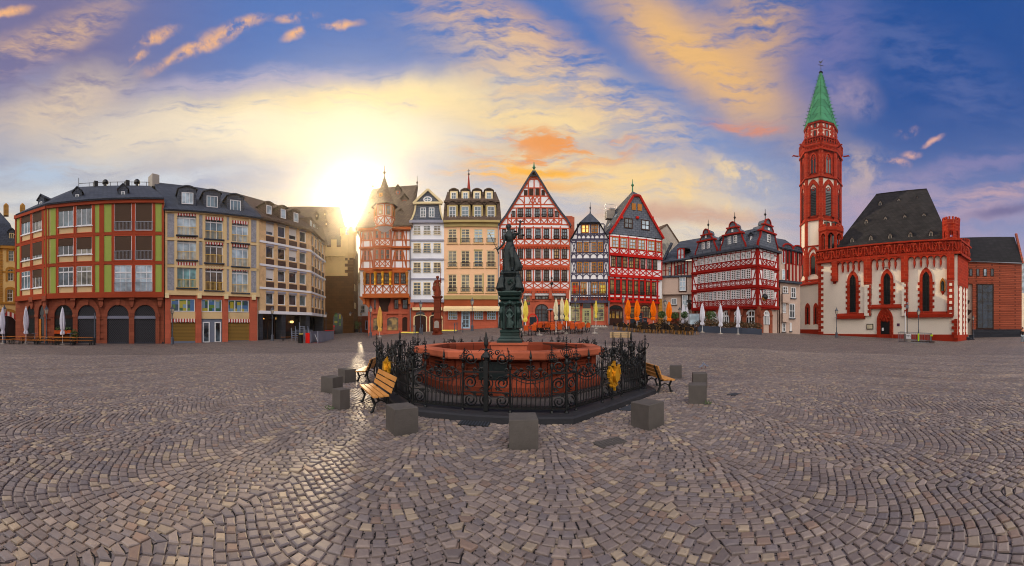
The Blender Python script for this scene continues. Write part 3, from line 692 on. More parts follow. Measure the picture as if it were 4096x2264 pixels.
for x, y in ((88, 368), (98, 438), (112, 520), (30, 378)): r = fd.r(Z3, x - 4, y - 4, x + 4, y + 7); dormer(B, fd, r, 2.0, m.slate2, m.cf, m.g1, 1, 1, False, .5, chk=.15)
u0, u1 = f.u(Z3, 148, 1150), f.u(Z3, 215, 1150)
MB().prism(f, rarch(u0, u1, zg, 3.6, 1.1), 0, .05).build('archway', m.gd, B)
for a, c in ((.12, .45), (.6, .82)): MB().prism(f, gothic(u0 + (u1 - u0) * a, u0 + (u1 - u0) * c, 2.4, 4.2), .05, .1).build('arch_glazing', m.stain, B)
wr = f2.L
body(B, f2, 0.03, wr, zg, zT - .4, 6, m.darkstone, n=0.03, name='side_wall')
for x0, x1, y0, y1 in ((287, 292, 640, 680), (289, 295, 870, 915), (290, 297, 1000, 1040)):
    r = f2.r(Z3, x0 + 5, y0, x1 + 5, y1); win(B, f2, r, 1, 2, m.cf, m.g1, .06)
win(B, Fac.xy(pol(1378, 57.1), pol(1400, 57.1)), (.12, .8, zT + 1.0, zT + 2.2), 1, 1, m.cf, m.curt, .02)

# ---- white house in the gap
f = Fac(1418, 66, 1492, 63); B = bld('gap_house', 'plain white house with reddish ground floor seen through the gap', f); L_ = f.L
body(B, f, 0, L_, 3.9 + .4, 11.2, 8, m.bluewhite, n=0, name='wall'); body(B, f, 0, L_, .5, 4.3, 8, m.sand, n=.02, name='ground_floor_wall')
roofpart(B, [[f.P(-.3, 11.1, .4), f.P(L_ + .3, 11.1, .4), f.P(L_ + .3, 16.2, -4), f.P(-.3, 16.2, -4)], [f.P(-.3, 11.1, .4), f.P(-.3, 16.2, -4), f.P(-.3, 11.1, -8)]], m.slate3)
for r in ((345, 860, 362, 895), (345, 940, 372, 975), (345, 1020, 374, 1070), (340, 800, 360, 835)): win(B, f, f.r(Z3, *r), 2, 2, m.wf, m.g1, .0, .08, .06, sur=m.pale, sw=.08, sp=.03)
win(B, f, f.r(Z3, 377, 1125, 398, 1192), 1, 1, m.greytrim, m.gd, .03, .2, name='door')
# ================================================================== the half-timbered row
def W(xs): return xs
def gabled_roof(B, f, uL, uR, ua, zl, zr_, za, depth, mt, over=.45, front=.35):
    """two slopes behind a gable front"""
    a, c, p = f.P(uL - over, zl, front), f.P(uR + over, zr_, front), f.P(ua, za, front)
    d, e, q = f.P(uL - over, zl, -depth), f.P(uR + over, zr_, -depth), f.P(ua, za, -depth)
    return roofpart(B, [[a, p, q, d], [p, c, e, q]], mt, solid=.22)
# ---- turreted half-timbered house
f = Fac(1437, 45.3, 1643, 45); B = bld('turret_house', 'narrow half-timbered house with pointed oriel turret and carved bays beside the bright gap', f); Lf = f.L
fg = f.off(-.7); ug = fg.u(Z3, 398, 1150)
body(B, fg, ug, Lf - .1, -.1, 6.6, 9, m.sandrow, n=0, name='ground_floor_wall')
body(B, f, .15, Lf, 6.3, 15.7, 10, m.white, n=0, name='wall')
z1f, z2f, z3f, zE = 6.5, 10.1, 13.05, 15.7
T = MB()
U = lambda x: f.u(Z3, x, 760)
fb = f.off(.55); bu0, bu1 = fb.u(Z3, 437, 680), fb.u(Z3, 560, 680)
MB().box(fb, bu0, bu1, z2f - .1, zE, -.55, 0).build('bay', m.white, B)
TB = MB(); UB = lambda x: fb.u(Z3, x, 680)
for zf, rws in ((z2f, (11.2, 12.75)), (z3f, (14.05, 15.35))):
    tfloor(T, f, [.2, U(360), U(410), U(432)], zf, rws[0], rws[1], zf + 2.9, 'n', .15)
    tfloor(T, f, [U(563), U(587), U(642), U(668), Lf - .1], zf, rws[0], rws[1], zf + 2.9, 'n', .15)
    for a, c in ((340, 362), (432, 415), (563, 585), (668, 645)): T.beam(f, (U(a), zf + .1), (U(c), zf + 2.3), .17)
    tfloor(TB, fb, [bu0 + .1, UB(478), UB(517), bu1 - .1], zf, rws[0] , rws[1], zf + 2.7, 'x', .14)
    for x0, x1 in ((365, 385), (391, 409), (592, 612), (619, 638)): win(B, f, (U(x0), U(x1), rws[0] + .05, rws[1] - .1), 1, 2, m.amber, m.g2, .02, .1, .06)
    for x0, x1 in ((445, 472), (482, 511), (520, 549)): win(B, fb, (UB(x0), UB(x1), rws[0] + .05, rws[1] - .1), 1, 2, m.amber, m.g2, .02, .1, .06)
for z in (z2f, z3f): T.box(f, 0, Lf, z - .2, z + .06, 0, .3); TB.box(fb, bu0 - .1, bu1 + .1, z - .2, z + .06, 0, .2)
T.box(f, -.2, Lf, zE - .3, zE + .05, 0, .5)
# carved first floor
f1 = f.off(.45); U1 = lambda x: f1.u(Z3, x, 860); a0, a1 = U1(366), U1(678)
MB().box(f1, a0, a1, z1f - .3, z2f - .25, -2, 0).build('carved_storey', m.amber, B)
T1 = MB(); us = [U1(x) for x in (370, 412, 447, 500, 553, 575, 622, 672)]
wp = MB(); wp.box(f1, a0 + .1, a1 - .1, z1f + .15, z1f + 1.25, 0, .02)
wp.build('panel_infill', m.white, B)
tfloor(T1, f1, us, z1f, z1f + 1.35, z2f - .55, z2f - .3, 'x', .15, .09)
T1.box(f1, a0 - .2, a1 + .2, z1f - .45, z1f + .1, -.6, .22)
T1.build('carved_frame', m.amber, B)
for x in (370, 446, 499, 554, 672): u = U1(x); MB().lathe(f1.P(u, z1f + 1.3, .18), [(.2, 0), (.13, .25), (.2, .6), (.12, .9), (.2, 1.4), (.25, 1.75), (.15, 1.8)], 6).build('carved_post', m.gold if x in (446, 499, 554) else m.of, B)
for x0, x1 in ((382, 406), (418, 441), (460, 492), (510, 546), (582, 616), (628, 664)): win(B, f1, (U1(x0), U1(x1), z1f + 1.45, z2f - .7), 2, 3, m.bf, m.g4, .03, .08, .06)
T.build('timber_frame', m.amber, B); TB.build('bay_timber_frame', m.amber, B)
for x in (365, 620, 690): u = f1.u(Z3, x, 960); MB().prism(fg, [(u - .2, 6.2), (u + .2, 6.2), (u + .15, 5.2), (u - .15, 5.2)], 0, .9).build('bracket', m.amber, B)
MB().prism(fg, [(ug - 1.3, 6.3), (ug + .2, 6.3), (ug + .2, 4.6)], -3, .6).build('corner_bracket', m.amber, B)
UG = lambda x: fg.u(Z3, x, 1130)
b = MB(); zc = 4.05
b.box(fg, ug - .05, Lf - .05, zc - .15, zc + .15, 0, .22); b.box(fg, ug, Lf - .1, -.1, 1.5, 0, .12)
for x in (410, 515, 625, 690): b.box(fg, UG(x) - .28, UG(x) + .28, 1.2, zc - .15, 0, .18)
for x in (430, 460, 565, 622, 690): b.box(fg, UG(x) - .18, UG(x) + .18, zc, 6.2, 0, .16)
b.build('stone_trim', m.sandrow, B)
MB().prism(fg, [(UG(468), 6.3), (UG(565), 6.3), (UG(540), 4.9), (UG(540), 4.15), (UG(500), 4.15), (UG(480), 4.9)], 0, .06).build('recess_shade_panel', m.dwood, B)  # dark plate on a flat wall, painted as the shade of a recess
for x0, x1 in ((432, 458), (582, 614), (640, 678)): win(B, fg, (UG(x0), UG(x1), 4.6, 5.9), 2, 2, m.bf, m.g1, .02)
for x0, x1 in ((433, 508), (532, 618)):
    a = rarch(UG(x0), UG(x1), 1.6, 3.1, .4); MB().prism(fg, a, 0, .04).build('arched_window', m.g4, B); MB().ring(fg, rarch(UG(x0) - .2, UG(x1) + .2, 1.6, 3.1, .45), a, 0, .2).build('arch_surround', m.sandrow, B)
a = rarch(UG(638), UG(682), .8, 3.1, .8); o = MB().prism(fg, a, 0, .05).build('door', m.dwood, B); MB().ring(fg, rarch(UG(634), UG(686), .7, 3.1, .85), a, 0, .2).build('arch_surround', m.sandrow, B)
# roof with slightly sagging left verge
dR = 50.5; rl, rr_ = pol(1250 + 430 * .5618, dR), pol(1250 + 745 * .5618, dR); zl, zr2 = H + dR * 554 / F, H + dR * 569 / F
eL, eR = f.P(-.35, zE - .1, .5), f.P(Lf + .1, zE + .1, .5)
gr = f.P(Lf + .6, zr2 - 1.9, -4.3)
roofpart(B, [[eL, f.P(.5, zE + .9, -.1), P3(rl, zl), P3(rr_, zr2), gr, eR], [eR, gr, f.P(Lf, zE, -11)], [gr, P3(rr_, zr2), f.P(Lf, zE, -11)], [eL, f.P(-.2, zE, -11), P3(rl, zl), f.P(.5, zE + .9, -.1)], [P3(rl, zl), f.P(-.2, zE, -11), f.P(Lf, zE, -11), P3(rr_, zr2)]], m.slate2)
for p, z in ((rl, zl), (rr_, zr2)): MB().lathe((p[0], p[1], z - .1), [(.12, 0), (.06, .4), (.16, .7), (.04, .9), (.03, 1.7)], 6).build('finial', m.slate2, B)
for x, y, dn in ((435, 292, -3.4), (608, 215, -4.2), (655, 280, -3.0), (628, 388, -1.4), (405, 415, -1.2)): fd = f.off(dn); dormer(B, fd, fd.r(Z3, x - 13, y - 12, x + 13, y + 12), 2.2, m.slate2, m.amber, m.g2, 1, 1, False, .7, chk=.2)
tx, ty = f.P((U(445) + U(580)) / 2, 0, .1)[:2]; zt0, zt1 = zE - .2, H + 45 * 488 / F
MB().lathe((tx, ty, 0), [(.5, zt0 - .6), (1.3, zt0 + .1), (1.38, zt0 + .2), (1.38, zt1), (1.5, zt1 + .1)], 8, PI / 8).build('turret', m.white, B)
TT = MB(); TT.lathe((tx, ty, 0), [(1.46, zt0 + .1), (1.46, zt0 + .3)], 8, PI / 8); TT.lathe((tx, ty, 0), [(1.46, zt0 + 1.35), (1.46, zt0 + 1.5)], 8, PI / 8); TT.lathe((tx, ty, 0), [(1.47, zt1 - .2), (1.5, zt1 + .05)], 8, PI / 8)
oct_ = [(tx + 1.39 * cos(PI / 8 + PI / 4 * i), ty + 1.39 * sin(PI / 8 + PI / 4 * i)) for i in range(8)]
for i in range(8):
    a, c = oct_[i], oct_[(i + 1) % 8]; mx = Vector(((a[0] + c[0]) / 2 - tx, (a[1] + c[1]) / 2 - ty))
    ff = Fac.xy(a, c, mx)
    if mx.y > .5: continue
    TT.beam(ff, (0, zt0), (0, zt1), .14); TT.beam(ff, (ff.L, zt0), (ff.L, zt1), .14)
    TT.beam(ff, (.1, zt0 + .3), (ff.L - .1, zt0 + 1.35), .1); TT.beam(ff, (.1, zt0 + 1.35), (ff.L - .1, zt0 + .3), .1)
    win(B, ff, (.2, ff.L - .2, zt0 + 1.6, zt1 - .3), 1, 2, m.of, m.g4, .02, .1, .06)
TT.build('turret_timber_frame', m.amber, B)
zs = H + 45.3 * (1314 - 650 - 110 * .5618) / F
MB().lathe((tx, ty, 0), [(1.85, zt1 - .1), (1.5, zt1 + .25), (1.2, zt1 + .8), (.85, zt1 + (zs - zt1) * .45), (.4, zt1 + (zs - zt1) * .75), (.06, zs)], 8, PI / 8).build('turret_spire', m.slate2, B)
MB().lathe((tx, ty, zs - .2), [(.1, 0), (.05, .5), (.2, .75), (.05, 1.0), (.03, 1.7)], 6).build('finial', m.slate2, B)
fd = Fac.xy((tx - 1.5, ty - 1.2), (tx + 1.5, ty - 1.2)); dormer(B, fd, (1.28, 1.72, zt1 + .9, zt1 + 1.35), .8, m.slate2, m.of, m.g4, 1, 1, False, .5, chk=.15)

# ---- white house with the curved slate gable
f = Fac(1640, 45, 1776, 45); B = bld('white_gable_house', 'slim bluish white house with curved slate gable and oval attic window', f); Lf = f.L; zE = 16.5
hol = []
rws = [(447, 517), (573, 645), (711, 785), (853, 943)]; cl = [(718, 771), (789, 841), (861, 914)]
for y0, y1 in rws:
    for x0, x1 in cl: hol.append(f.r(Z3, x0, y0, x1, y1))
wall(B, f, 0, Lf, 5.6, zE, hol, m.bluewhite, dep=.14); body(B, f, 0.02, Lf - .02, 1, zE, 10, m.bluewhite, n=-.25)
for i, r in enumerate(hol): win(B, f, r, 2, 4, m.cf if i > 2 else m.wf, random.choice([m.g4, m.g2]) if i > 2 else m.g2, -.08, .1, .07, rail=m.cf if i < 3 else m.steel, rh=.5)
for y in (555, 690, 830): z = f.z(Z3, 815, y); MB().box(f, 0, Lf, z - .1, z + .12, 0, .12).build('string_course', m.greytrim, B)
MB().box(f, 0, Lf, 5.45, 5.85, 0, .2).build('string_course', m.greytrim, B); MB().box(f, -.1, Lf + .1, zE - .15, zE + .2, 0, .35).build('cornice', m.greytrim, B)
gp = [f.pt(Z3, x, y) for x, y in ((697, 418), (712, 395), (724, 365), (732, 330), (735, 298), (905, 298), (908, 330), (914, 365), (924, 395), (934, 418))]
MB().prism(f, gp, -.6, 0).build('slate_gable', m.hung, B)
tp = [f.pt(Z3, x, y) for x, y in ((718, 295), (821, 197), (924, 292))]
MB().prism(f, tp, -.6, .1).build('pediment', m.hung, B)
b = MB(); b.path(f, [tp[0], tp[1], tp[2], tp[0]], .28, 0, .35)
for i in (0, 1, 2, 3): b.beam(f, gp[i], gp[i + 1], .22, 0, .2); b.beam(f, gp[-1 - i], gp[-2 - i], .22, 0, .2)
b.build('gable_moulding', m.cf, B)
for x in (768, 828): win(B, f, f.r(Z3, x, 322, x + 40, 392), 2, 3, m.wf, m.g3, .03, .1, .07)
c = f.pt(Z3, 820, 266); ov = [(c[0] + .62 * cos(PI / 8 * i), c[1] + .42 * sin(PI / 8 * i)) for i in range(17)]; oi = [(c[0] + .45 * cos(PI / 8 * i), c[1] + .28 * sin(PI / 8 * i)) for i in range(17)]
o = MB().ring(f, ov, oi, .1, .2).beam(f, (c[0] - .4, c[1]), (c[0] + .4, c[1]), .07, .1, .16).beam(f, (c[0], c[1] - .3), (c[0], c[1] + .3), .07, .1, .16).build('oval_window', m.wf, B); MB().prism(f, oi[:-1], .08, .12).build('pane', m.g3, o)
gabled_roof(B, f, .0, Lf, Lf / 2, zE, zE, tp[1][1] - .1, 10, m.slate3, .1, -.4)
fg = f.off(-.15); UG = lambda x: fg.u(Z3, x, 1120)
b = MB(); b.box(fg, 0, Lf, 1, 5.5, -2, 0); b.build('ground_floor_wall', m.sandrow, B)
MB().box(fg, UG(712), UG(922), 4.35, 4.75, 0, .5).build('awning_box', m.cream2, B)
for x0, x1 in ((727, 808), (838, 918)):
    a = rarch(UG(x0), UG(x1), 1.1, 3.4, .35); MB().prism(fg, a, 0, .05).build('door', m.dwood, B); MB().ring(fg, rarch(UG(x0) - .15, UG(x1) + .15, 1.1, 3.4, .4), a, 0, .16).build('arch_surround', m.cf, B)
    MB().prism(fg, rarch(UG(x0) + .2, UG(x1) - .2, 3.55, 4.0, .2), 0, .04).build('fanlight', m.gd, B)
b = MB(); b.tube([f.P(.05, 16.2, .15), f.P(.05, 6, .15)], .07); b.tube([f.P(.05, 6, .15), f.P(.05, 1.3, .1)], .07); b.build('downpipe', m.steel, B)
MB().prism(fg, [(.05, 5.5), (.55, 5.5), (.45, 4.7), (.05, 4.6)], 0, .35).build('bracket', m.sandrow, B)

# ---- peach house with mansard
f = Fac(1776, 45, 1997, 45); B = bld('peach_mansard_house', 'wide peach plastered house with brown mansard roof, arched dormers and cafe awning', f); Lf = f.L; zE = 16.4
hol = []
for y0, y1 in ((472, 570), (627, 742), (797, 920)):
    for x0, x1 in ((966, 1027), (1058, 1119), (1149, 1211), (1241, 1301)): hol.append(f.r(Z3, x0, y0, x1, y1))
wall(B, f, 0, Lf, 6.1, zE, hol, m.peach, dep=.16); body(B, f, .02, Lf - .02, 1, zE, 10, m.peach, n=-.25)
for i, r in enumerate(hol): win(B, f, r, 2, 5, m.cf, m.curt if i in (2, 3) else random.choice([m.g4, m.g2, m.g1, m.g2]), -.1, .1, .065, sur=m.olive, sw=.16, sp=.08, rail=m.bf, rh=.55, lip=1)
b = MB(); b.box(f, 0, Lf, zE - .55, zE - .04, 0, .18); b.box(f, -.05, Lf + .05, zE - .05, zE + .25, 0, .5); b.build('cornice', m.olive, B); MB().box(f, 0, Lf, 5.85, 6.4, 0, .22).build('string_course', m.olive, B)
fg = f.off(-.05); UG = lambda x: fg.u(Z3, x, 1080)
MB().box(fg, 0, Lf, .9, 5.9, -1, 0).build('ground_floor_wall', m.sandrow, B); MB().box(fg, 0, Lf, 4.95, 5.85, 0, .14).build('sign_band', m.signband, B)
b = MB(); nsc = 40
b.hexa([fg.P(0, 4.95, .1), fg.P(Lf, 4.95, .1), fg.P(Lf, 4.85, .1), fg.P(0, 4.85, .1)], [fg.P(0, 4.55, 1.0), fg.P(Lf, 4.55, 1.0), fg.P(Lf, 4.45, 1.0), fg.P(0, 4.45, 1.0)])
for i in range(nsc): w = Lf / nsc; b.prism(fg, [(i * w, 4.5), (i * w + w, 4.5), (i * w + w, 4.25), (i * w + w / 2, 4.15), (i * w, 4.25)], .95, 1.0)
b.build('awning', m.cream2, B)
for x0, x1 in ((967, 1031), (1151, 1215), (1243, 1306)): win(B, fg, f.r(Z3, x0, 1032, x1, 1118), 4, 4, m.blf, m.shopw, .02, .08, .06, sur=m.sandrow, sw=.12, sp=.05)
win(B, fg, f.r(Z3, 1060, 1055, 1123, 1182), 2, 4, m.blf, m.g1, .02, .22, .07, name='door', sur=m.sandrow)
win(B, fg, f.r(Z3, 1060, 1030, 1123, 1052), 3, 1, m.bf, m.shopw, .02, .07, .06)
zm, zt = H + 46 * (1314 - 809) / F, H + 48.5 * (1314 - 768) / F
roofpart(B, [[f.P(-.1, zE + .15, .45), f.P(Lf + .1, zE + .15, .45), f.P(Lf, zm, -1.0), f.P(0, zm, -1.0)], [f.P(0, zm, -.8), f.P(Lf, zm, -.8), f.P(Lf - .4, zt, -3.5), f.P(.2, zt, -3.5)], [f.P(.2, zt, -3.5), f.P(Lf - .4, zt, -3.5), f.P(Lf - .4, zt, -9), f.P(.2, zt, -9)],
    [f.P(-.1, zE + .15, .45), f.P(0, zm, -1), f.P(.2, zt, -3.5), f.P(.2, zt, -9), f.P(-.1, zE, -10)], [f.P(Lf + .1, zE + .15, .45), f.P(Lf, zm, -1), f.P(Lf - .4, zt, -3.5), f.P(Lf - .4, zt, -9), f.P(Lf + .1, zE, -10)]], m.slate3)
MB().box(f, -.1, Lf + .1, zm - .1, zm + .12, -1, -.65).build('mansard_moulding', m.slate3, B)
fd = f.off(.1); fe = f.off(-1.6)
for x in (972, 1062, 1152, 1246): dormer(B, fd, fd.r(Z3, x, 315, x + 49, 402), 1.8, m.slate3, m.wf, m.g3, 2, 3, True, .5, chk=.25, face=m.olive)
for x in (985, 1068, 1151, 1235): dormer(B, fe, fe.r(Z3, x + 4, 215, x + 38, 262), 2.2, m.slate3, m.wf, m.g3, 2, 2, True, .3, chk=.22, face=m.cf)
p = f.P(f.u(Z3, 1110, 200), zt - .3, -5); MB().lathe(p, [(.38, 0), (.32, .6), (.2, 1.8), (.1, 3.0), (.05, 3.6)], 6).build('fleche', m.darkred, B); MB().lathe((p[0], p[1], p[2] + 3.5), [(.16, 0), (.16, .15), (.04, .25), (.03, .9)], 6).bar((p[0] - .2, p[1], p[2] + 4.1), (p[0] + .2, p[1], p[2] + 4.1), .06).build('finial', m.iron, B)
MB().tube([f.P(Lf - .1, zE, .2), f.P(Lf - .1, 1.8, .2)], .08).build('downpipe', m.steel, B)

# ---- broad orange gabled house
f = Fac(1998, 45, 2280, 45); B = bld('broad_orange_house', 'broad half-timbered house with orange beams, tall pointed gable and stone arches', f); Lf = f.L
U = lambda x: f.u(Z4, x, 650); Zf = lambda y: f.z(Z4, 330, y)
zE = Zf(452); out = [(U(84), zE)] + [f.pt(Z4, x, y) for x, y in ((108, 418), (135, 385), (165, 335), (215, 255), (262, 175), (306, 104), (354, 104), (398, 175), (436, 240), (486, 315), (530, 375), (560, 410), (588, 446))]
out[-1] = (U(588), zE)
body(B, f, .1, Lf - .1, 6.4, zE, 12, m.white, n=0, name='wall'); MB().prism(f, out, -.5, 0).build('gable_wall', m.white, B)
T = MB(); pw = .155
wins3 = [(104, 134), (160, 194), (217, 254), (275, 313), (340, 378), (400, 438), (471, 510), (528, 567)]
def posts(ws, a, c): return [U(a)] + [U((p[1] + q[0]) / 2) for p, q in zip(ws, ws[1:])] + [U(c)]
zz = [(Zf(905), Zf(850), Zf(760), Zf(742), 'x'), (Zf(738), Zf(688), Zf(605), Zf(592), 'x'), (Zf(590), Zf(547), Zf(466), Zf(452), 'v')]
for zf, zs_, zt, zc, st in zz:
    tfloor(T, f, posts(wins3, 90, 583), zf, zs_, zt, zc, st, pw)
    T.box(f, .1, Lf - .1, zf - .22, zf + .05, 0, .22)
    for x0, x1 in wins3: win(B, f, (U(x0), U(x1), zs_ + .08, zt - .1), 2, 3, m.bf, m.g3 if st == 'v' else random.choice([m.g4, m.g1, m.g2, m.gd]), .03, .12, .08, rail=m.bf if st != 'x' or zf < 8 else None, rh=.3)
for zf, *_ in zz:
    b = MB().box(f, .2, Lf - .2, zf - .46, zf - .27, 0, .06)
    for i in range(24): u = .3 + (Lf - .6) * i / 23; b.box(f, u - .12, u + .12, zf - .48, zf - .24, 0, .2)
    b.build('joist_trim', m.orange, B)
wg = [(172, 198), (215, 253), (272, 311), (337, 371), (387, 419), (433, 466), (480, 506)]
zg0, zg1, zg2 = Zf(440), Zf(395), Zf(322)
T.beam(f, (U(95), zg0), (U(578), zg0), pw); T.beam(f, (U(125), zg1), (U(545), zg1), pw); T.beam(f, (U(172), zg2), (U(492), zg2), pw)
for x in (145, 170, 206, 262, 323, 379, 426, 473, 508): T.beam(f, (U(x), zg0), (U(x), zg2 if 180 < x < 490 else Zf(365)), pw)
tfloor(T, f, [U(x) for x in (145, 206, 262, 323, 379, 426, 473, 528)], zg0, zg1, zg1, zg1, 'v', pw)
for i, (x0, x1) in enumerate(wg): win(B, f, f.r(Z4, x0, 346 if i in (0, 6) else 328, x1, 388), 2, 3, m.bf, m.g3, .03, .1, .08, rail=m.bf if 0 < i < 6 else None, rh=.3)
zh0, zh1 = Zf(298), Zf(240)
T.beam(f, (U(182), zh0), (U(478), zh0), pw); T.beam(f, (U(222), zh1), (U(440), zh1), pw); T.beam(f, (U(258), Zf(182)), (U(402), Zf(182)), pw)
for x in (262, 323, 379): T.beam(f, (U(x), zg2), (U(x), zh1), pw)
for x0, x1 in ((293, 323), (323, 353), (353, 379)): T.beam(f, (U(x0), zh0), (U(x1), zh1), pw * .7); T.beam(f, (U(x1), zh0), (U(x0), zh1), pw * .7)
T.path(f, [f.pt(Z4, x, y) for x, y in ((262, 296), (245, 270), (228, 258), (222, 242))], pw * .7); T.path(f, [f.pt(Z4, x, y) for x, y in ((400, 296), (420, 270), (436, 258), (440, 242))], pw * .7)
for x in (291, 332, 374): T.beam(f, (U(x), zh1), (U(x), Zf(118)), pw)
T.beam(f, (U(296), Zf(120)), (U(366), Zf(120)), pw)
for i, (x0, x1) in enumerate(((260, 285), (297, 326), (341, 371), (384, 408))): MB().box(f, U(x0), U(x1), Zf(236), Zf(184 if i in (1, 2) else 196), 0, .05).build('attic_shutter', m.dwood, B)
T.path(f, out, .3, 0, .16)
T.build('timber_frame', m.orange, B)
ap = f.pt(Z4, 331, 68); za = ap[1]
def slopes(B, f, out, ai, depth, mt, front=.3):
    fc = []
    for a, c in zip(out, out[1:]): fc.append([f.P(a[0], a[1], front), f.P(c[0], c[1], front), f.P(c[0], c[1], -depth), f.P(a[0], a[1], -depth)])
    return roofpart(B, fc, mt, solid=-.22)
half = out[:7] + [ap] + out[7:]
slopes(B, f, half, 0, 12, m.slate)
MB().add([f.P(U(303), Zf(104), .45), f.P(U(357), Zf(104), .45), f.P(ap[0], za + .1, -.9), f.P(U(303), Zf(104), -2), f.P(U(357), Zf(104), -2)], [(0, 1, 2), (0, 2, 3), (1, 4, 2), (3, 2, 4), (0, 3, 4, 1)]).build('gable_hood', m.slate, B)
MB().lathe(f.P(ap[0], za - .1, -.9), [(.14, 0), (.1, .5), (.08, .9), (.24, 1.15), (.1, 1.4), (.05, 1.9)], 8).build('finial', m.copper, B)
fg = f.off(-.12); UG = lambda x: fg.u(Z4, x, 1050); ZG = lambda y: fg.z(Z4, 400, y)
MB().box(fg, .1, Lf - .15, 1.4, 6.7, -2, 0).build('ground_floor_wall', m.sandrow, B)
b = MB(); b.box(fg, .1, Lf - .15, ZG(990), ZG(983), 0, .1)
for x0, x1 in ((190, 240), (340, 434), (472, 556)): b.box(fg, UG(x0) - .1, UG(x1) + .1, ZG(985), ZG(978), 0, .16)
b.build('stone_ledge', m.sandrow, B)
for x in (326, 447, 570, 245): MB().prism(fg, [(UG(x) - .25, ZG(906)), (UG(x) + .25, ZG(906)), (UG(x) + .2, ZG(950)), (UG(x) + .2, ZG(972)), (UG(x) - .2, ZG(972)), (UG(x) - .2, ZG(950))], 0, .4).build('corbel', m.sandrow, B)
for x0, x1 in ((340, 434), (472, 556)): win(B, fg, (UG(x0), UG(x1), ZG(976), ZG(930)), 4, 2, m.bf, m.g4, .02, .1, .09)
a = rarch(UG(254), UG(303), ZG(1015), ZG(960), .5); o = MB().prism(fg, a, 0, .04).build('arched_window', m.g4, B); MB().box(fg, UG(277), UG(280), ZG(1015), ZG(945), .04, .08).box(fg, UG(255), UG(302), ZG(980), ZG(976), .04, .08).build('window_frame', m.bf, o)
for x0, x1 in ((339, 434), (470, 556), (160, 215)):
    a = rarch(UG(x0), UG(x1), ZG(1130), ZG(1050), .9); o = MB().prism(fg, a, 0, .04).build('arched_window', m.g1, B)
    b = MB().ring(fg, rarch(UG(x0), UG(x1), ZG(1130), ZG(1050), .9), rarch(UG(x0) + .15, UG(x1) - .15, ZG(1130), ZG(1050), .88), .04, .12)
    b.box(fg, UG(x0), UG(x1), ZG(1052), ZG(1046), .04, .12); c = (UG(x0) + UG(x1)) / 2; b.box(fg, c - .06, c + .06, ZG(1130), ZG(1010), .04, .12)
    for k in (-.25, .25): b.box(fg, c + k * (UG(x1) - UG(x0)) - .03, c + k * (UG(x1) - UG(x0)) + .03, ZG(1130), ZG(1048), .04, .1)
    for y in (1075, 1100): b.box(fg, UG(x0), UG(x1), ZG(y + 1), ZG(y - 1), .04, .09)
    b.build('window_frame', m.bf, o)
    MB().ring(fg, rarch(UG(x0) - .35, UG(x1) + .35, ZG(1130), ZG(1050), .95), rarch(UG(x0), UG(x1), ZG(1130), ZG(1050), .9), 0, .1).build('arch_surround', m.sandrow, B)
MB().box(f, U(572), U(630) + .4, zE - .3, Zf(390) * 1.11, -7, -5).box(f, U(582) + .1, U(622) + .3, Zf(390) * 1.11, Zf(378) * 1.11, -6.6, -5.4).build('chimney', m.sandrow, B)
# hanging sign lantern
b = MB(); x = U(455); b.tube([f.P(x, Zf(870), 0), f.P(x, Zf(850), .9)], .04); b.bar(f.P(x, Zf(812), .9), f.P(x, Zf(905), .9), .06); b.ball(f.P(x, Zf(830), .9), .14).ball(f.P(x, Zf(868), .9), .22); b.build('hanging_sign', m.iron, B)

# ---- narrow indigo house
f = Fac(2281, 45, 2437, 44.8); B = bld('indigo_timber_house', 'narrow half-timbered house with dark indigo beams and curved braces', f); Lf = f.L
U = lambda x: f.u(Z4, x, 700); Zf = lambda y: f.z(Z4, 728, y); pw = .15
zE = Zf(548); gl_ = [(U(600), zE), (U(664), Zf(432)), (U(792), Zf(432)), (U(860), zE)]
body(B, f, .05, Lf - .05, 6.2, zE, 10, m.white, n=0, name='wall'); MB().prism(f, gl_, -.5, 0).build('gable_wall', m.white, B)
T = MB(); wn = [(638, 672), (686, 721), (740, 775), (786, 823)]
pu = [U(x) for x in (594, 632, 679, 730, 780, 828, 862)]
for zf, zs_, zt, zc in ((Zf(838), Zf(786), Zf(706), Zf(692)), (Zf(690), Zf(642), Zf(566), Zf(552))):
    tfloor(T, f, pu, zf, zs_, zt, zc, 'o', pw)
    T.box(f, .05, Lf - .05, zf - .2, zf + .1, 0, .14)
    for x0, x1 in ((597, 629), (859, 831)):
        T.beam(f, (U(x0), zf + .2), (U(x1), zc), pw * .7); T.beam(f, (U(x1), zf + 1.1), (U(x0), zc), pw * .7)
    for x0, x1 in wn: win(B, f, (U(x0), U(x1), zs_ + .06, zt - .06), 2, 3, m.of, m.g2, .03, .11, .07)
tfloor(T, f, [U(x) for x in (606, 640, 668, 700, 735, 762, 797, 830, 856)][1:-1], Zf(548), Zf(508), Zf(438), Zf(438), 'o', pw)
T.beam(f, (U(602), Zf(550)), (U(858), Zf(550)), .3); T.beam(f, (U(624), Zf(508)), (U(836), Zf(508)), pw)
for x0, x1 in ((670, 722), (741, 787)): win(B, f, f.r(Z4, x0, 444, x1, 502), 2, 2, m.of, m.lit if x0 == 670 else m.g4, .03, .11, .08)
zf = Zf(985)
for z in (zf, Zf(945), Zf(845)): T.beam(f, (.05, z), (Lf - .05, z), pw)
T.box(f, .05, Lf - .05, zf - .28, zf, 0, .12)
for x in (594, 655, 722, 735, 788, 848, 862): T.beam(f, (U(x), zf), (U(x), Zf(845)), pw)
for x in (612, 640, 672, 700, 750, 772, 806, 828): T.beam(f, (U(x), zf), (U(x), Zf(948)), pw * .7)
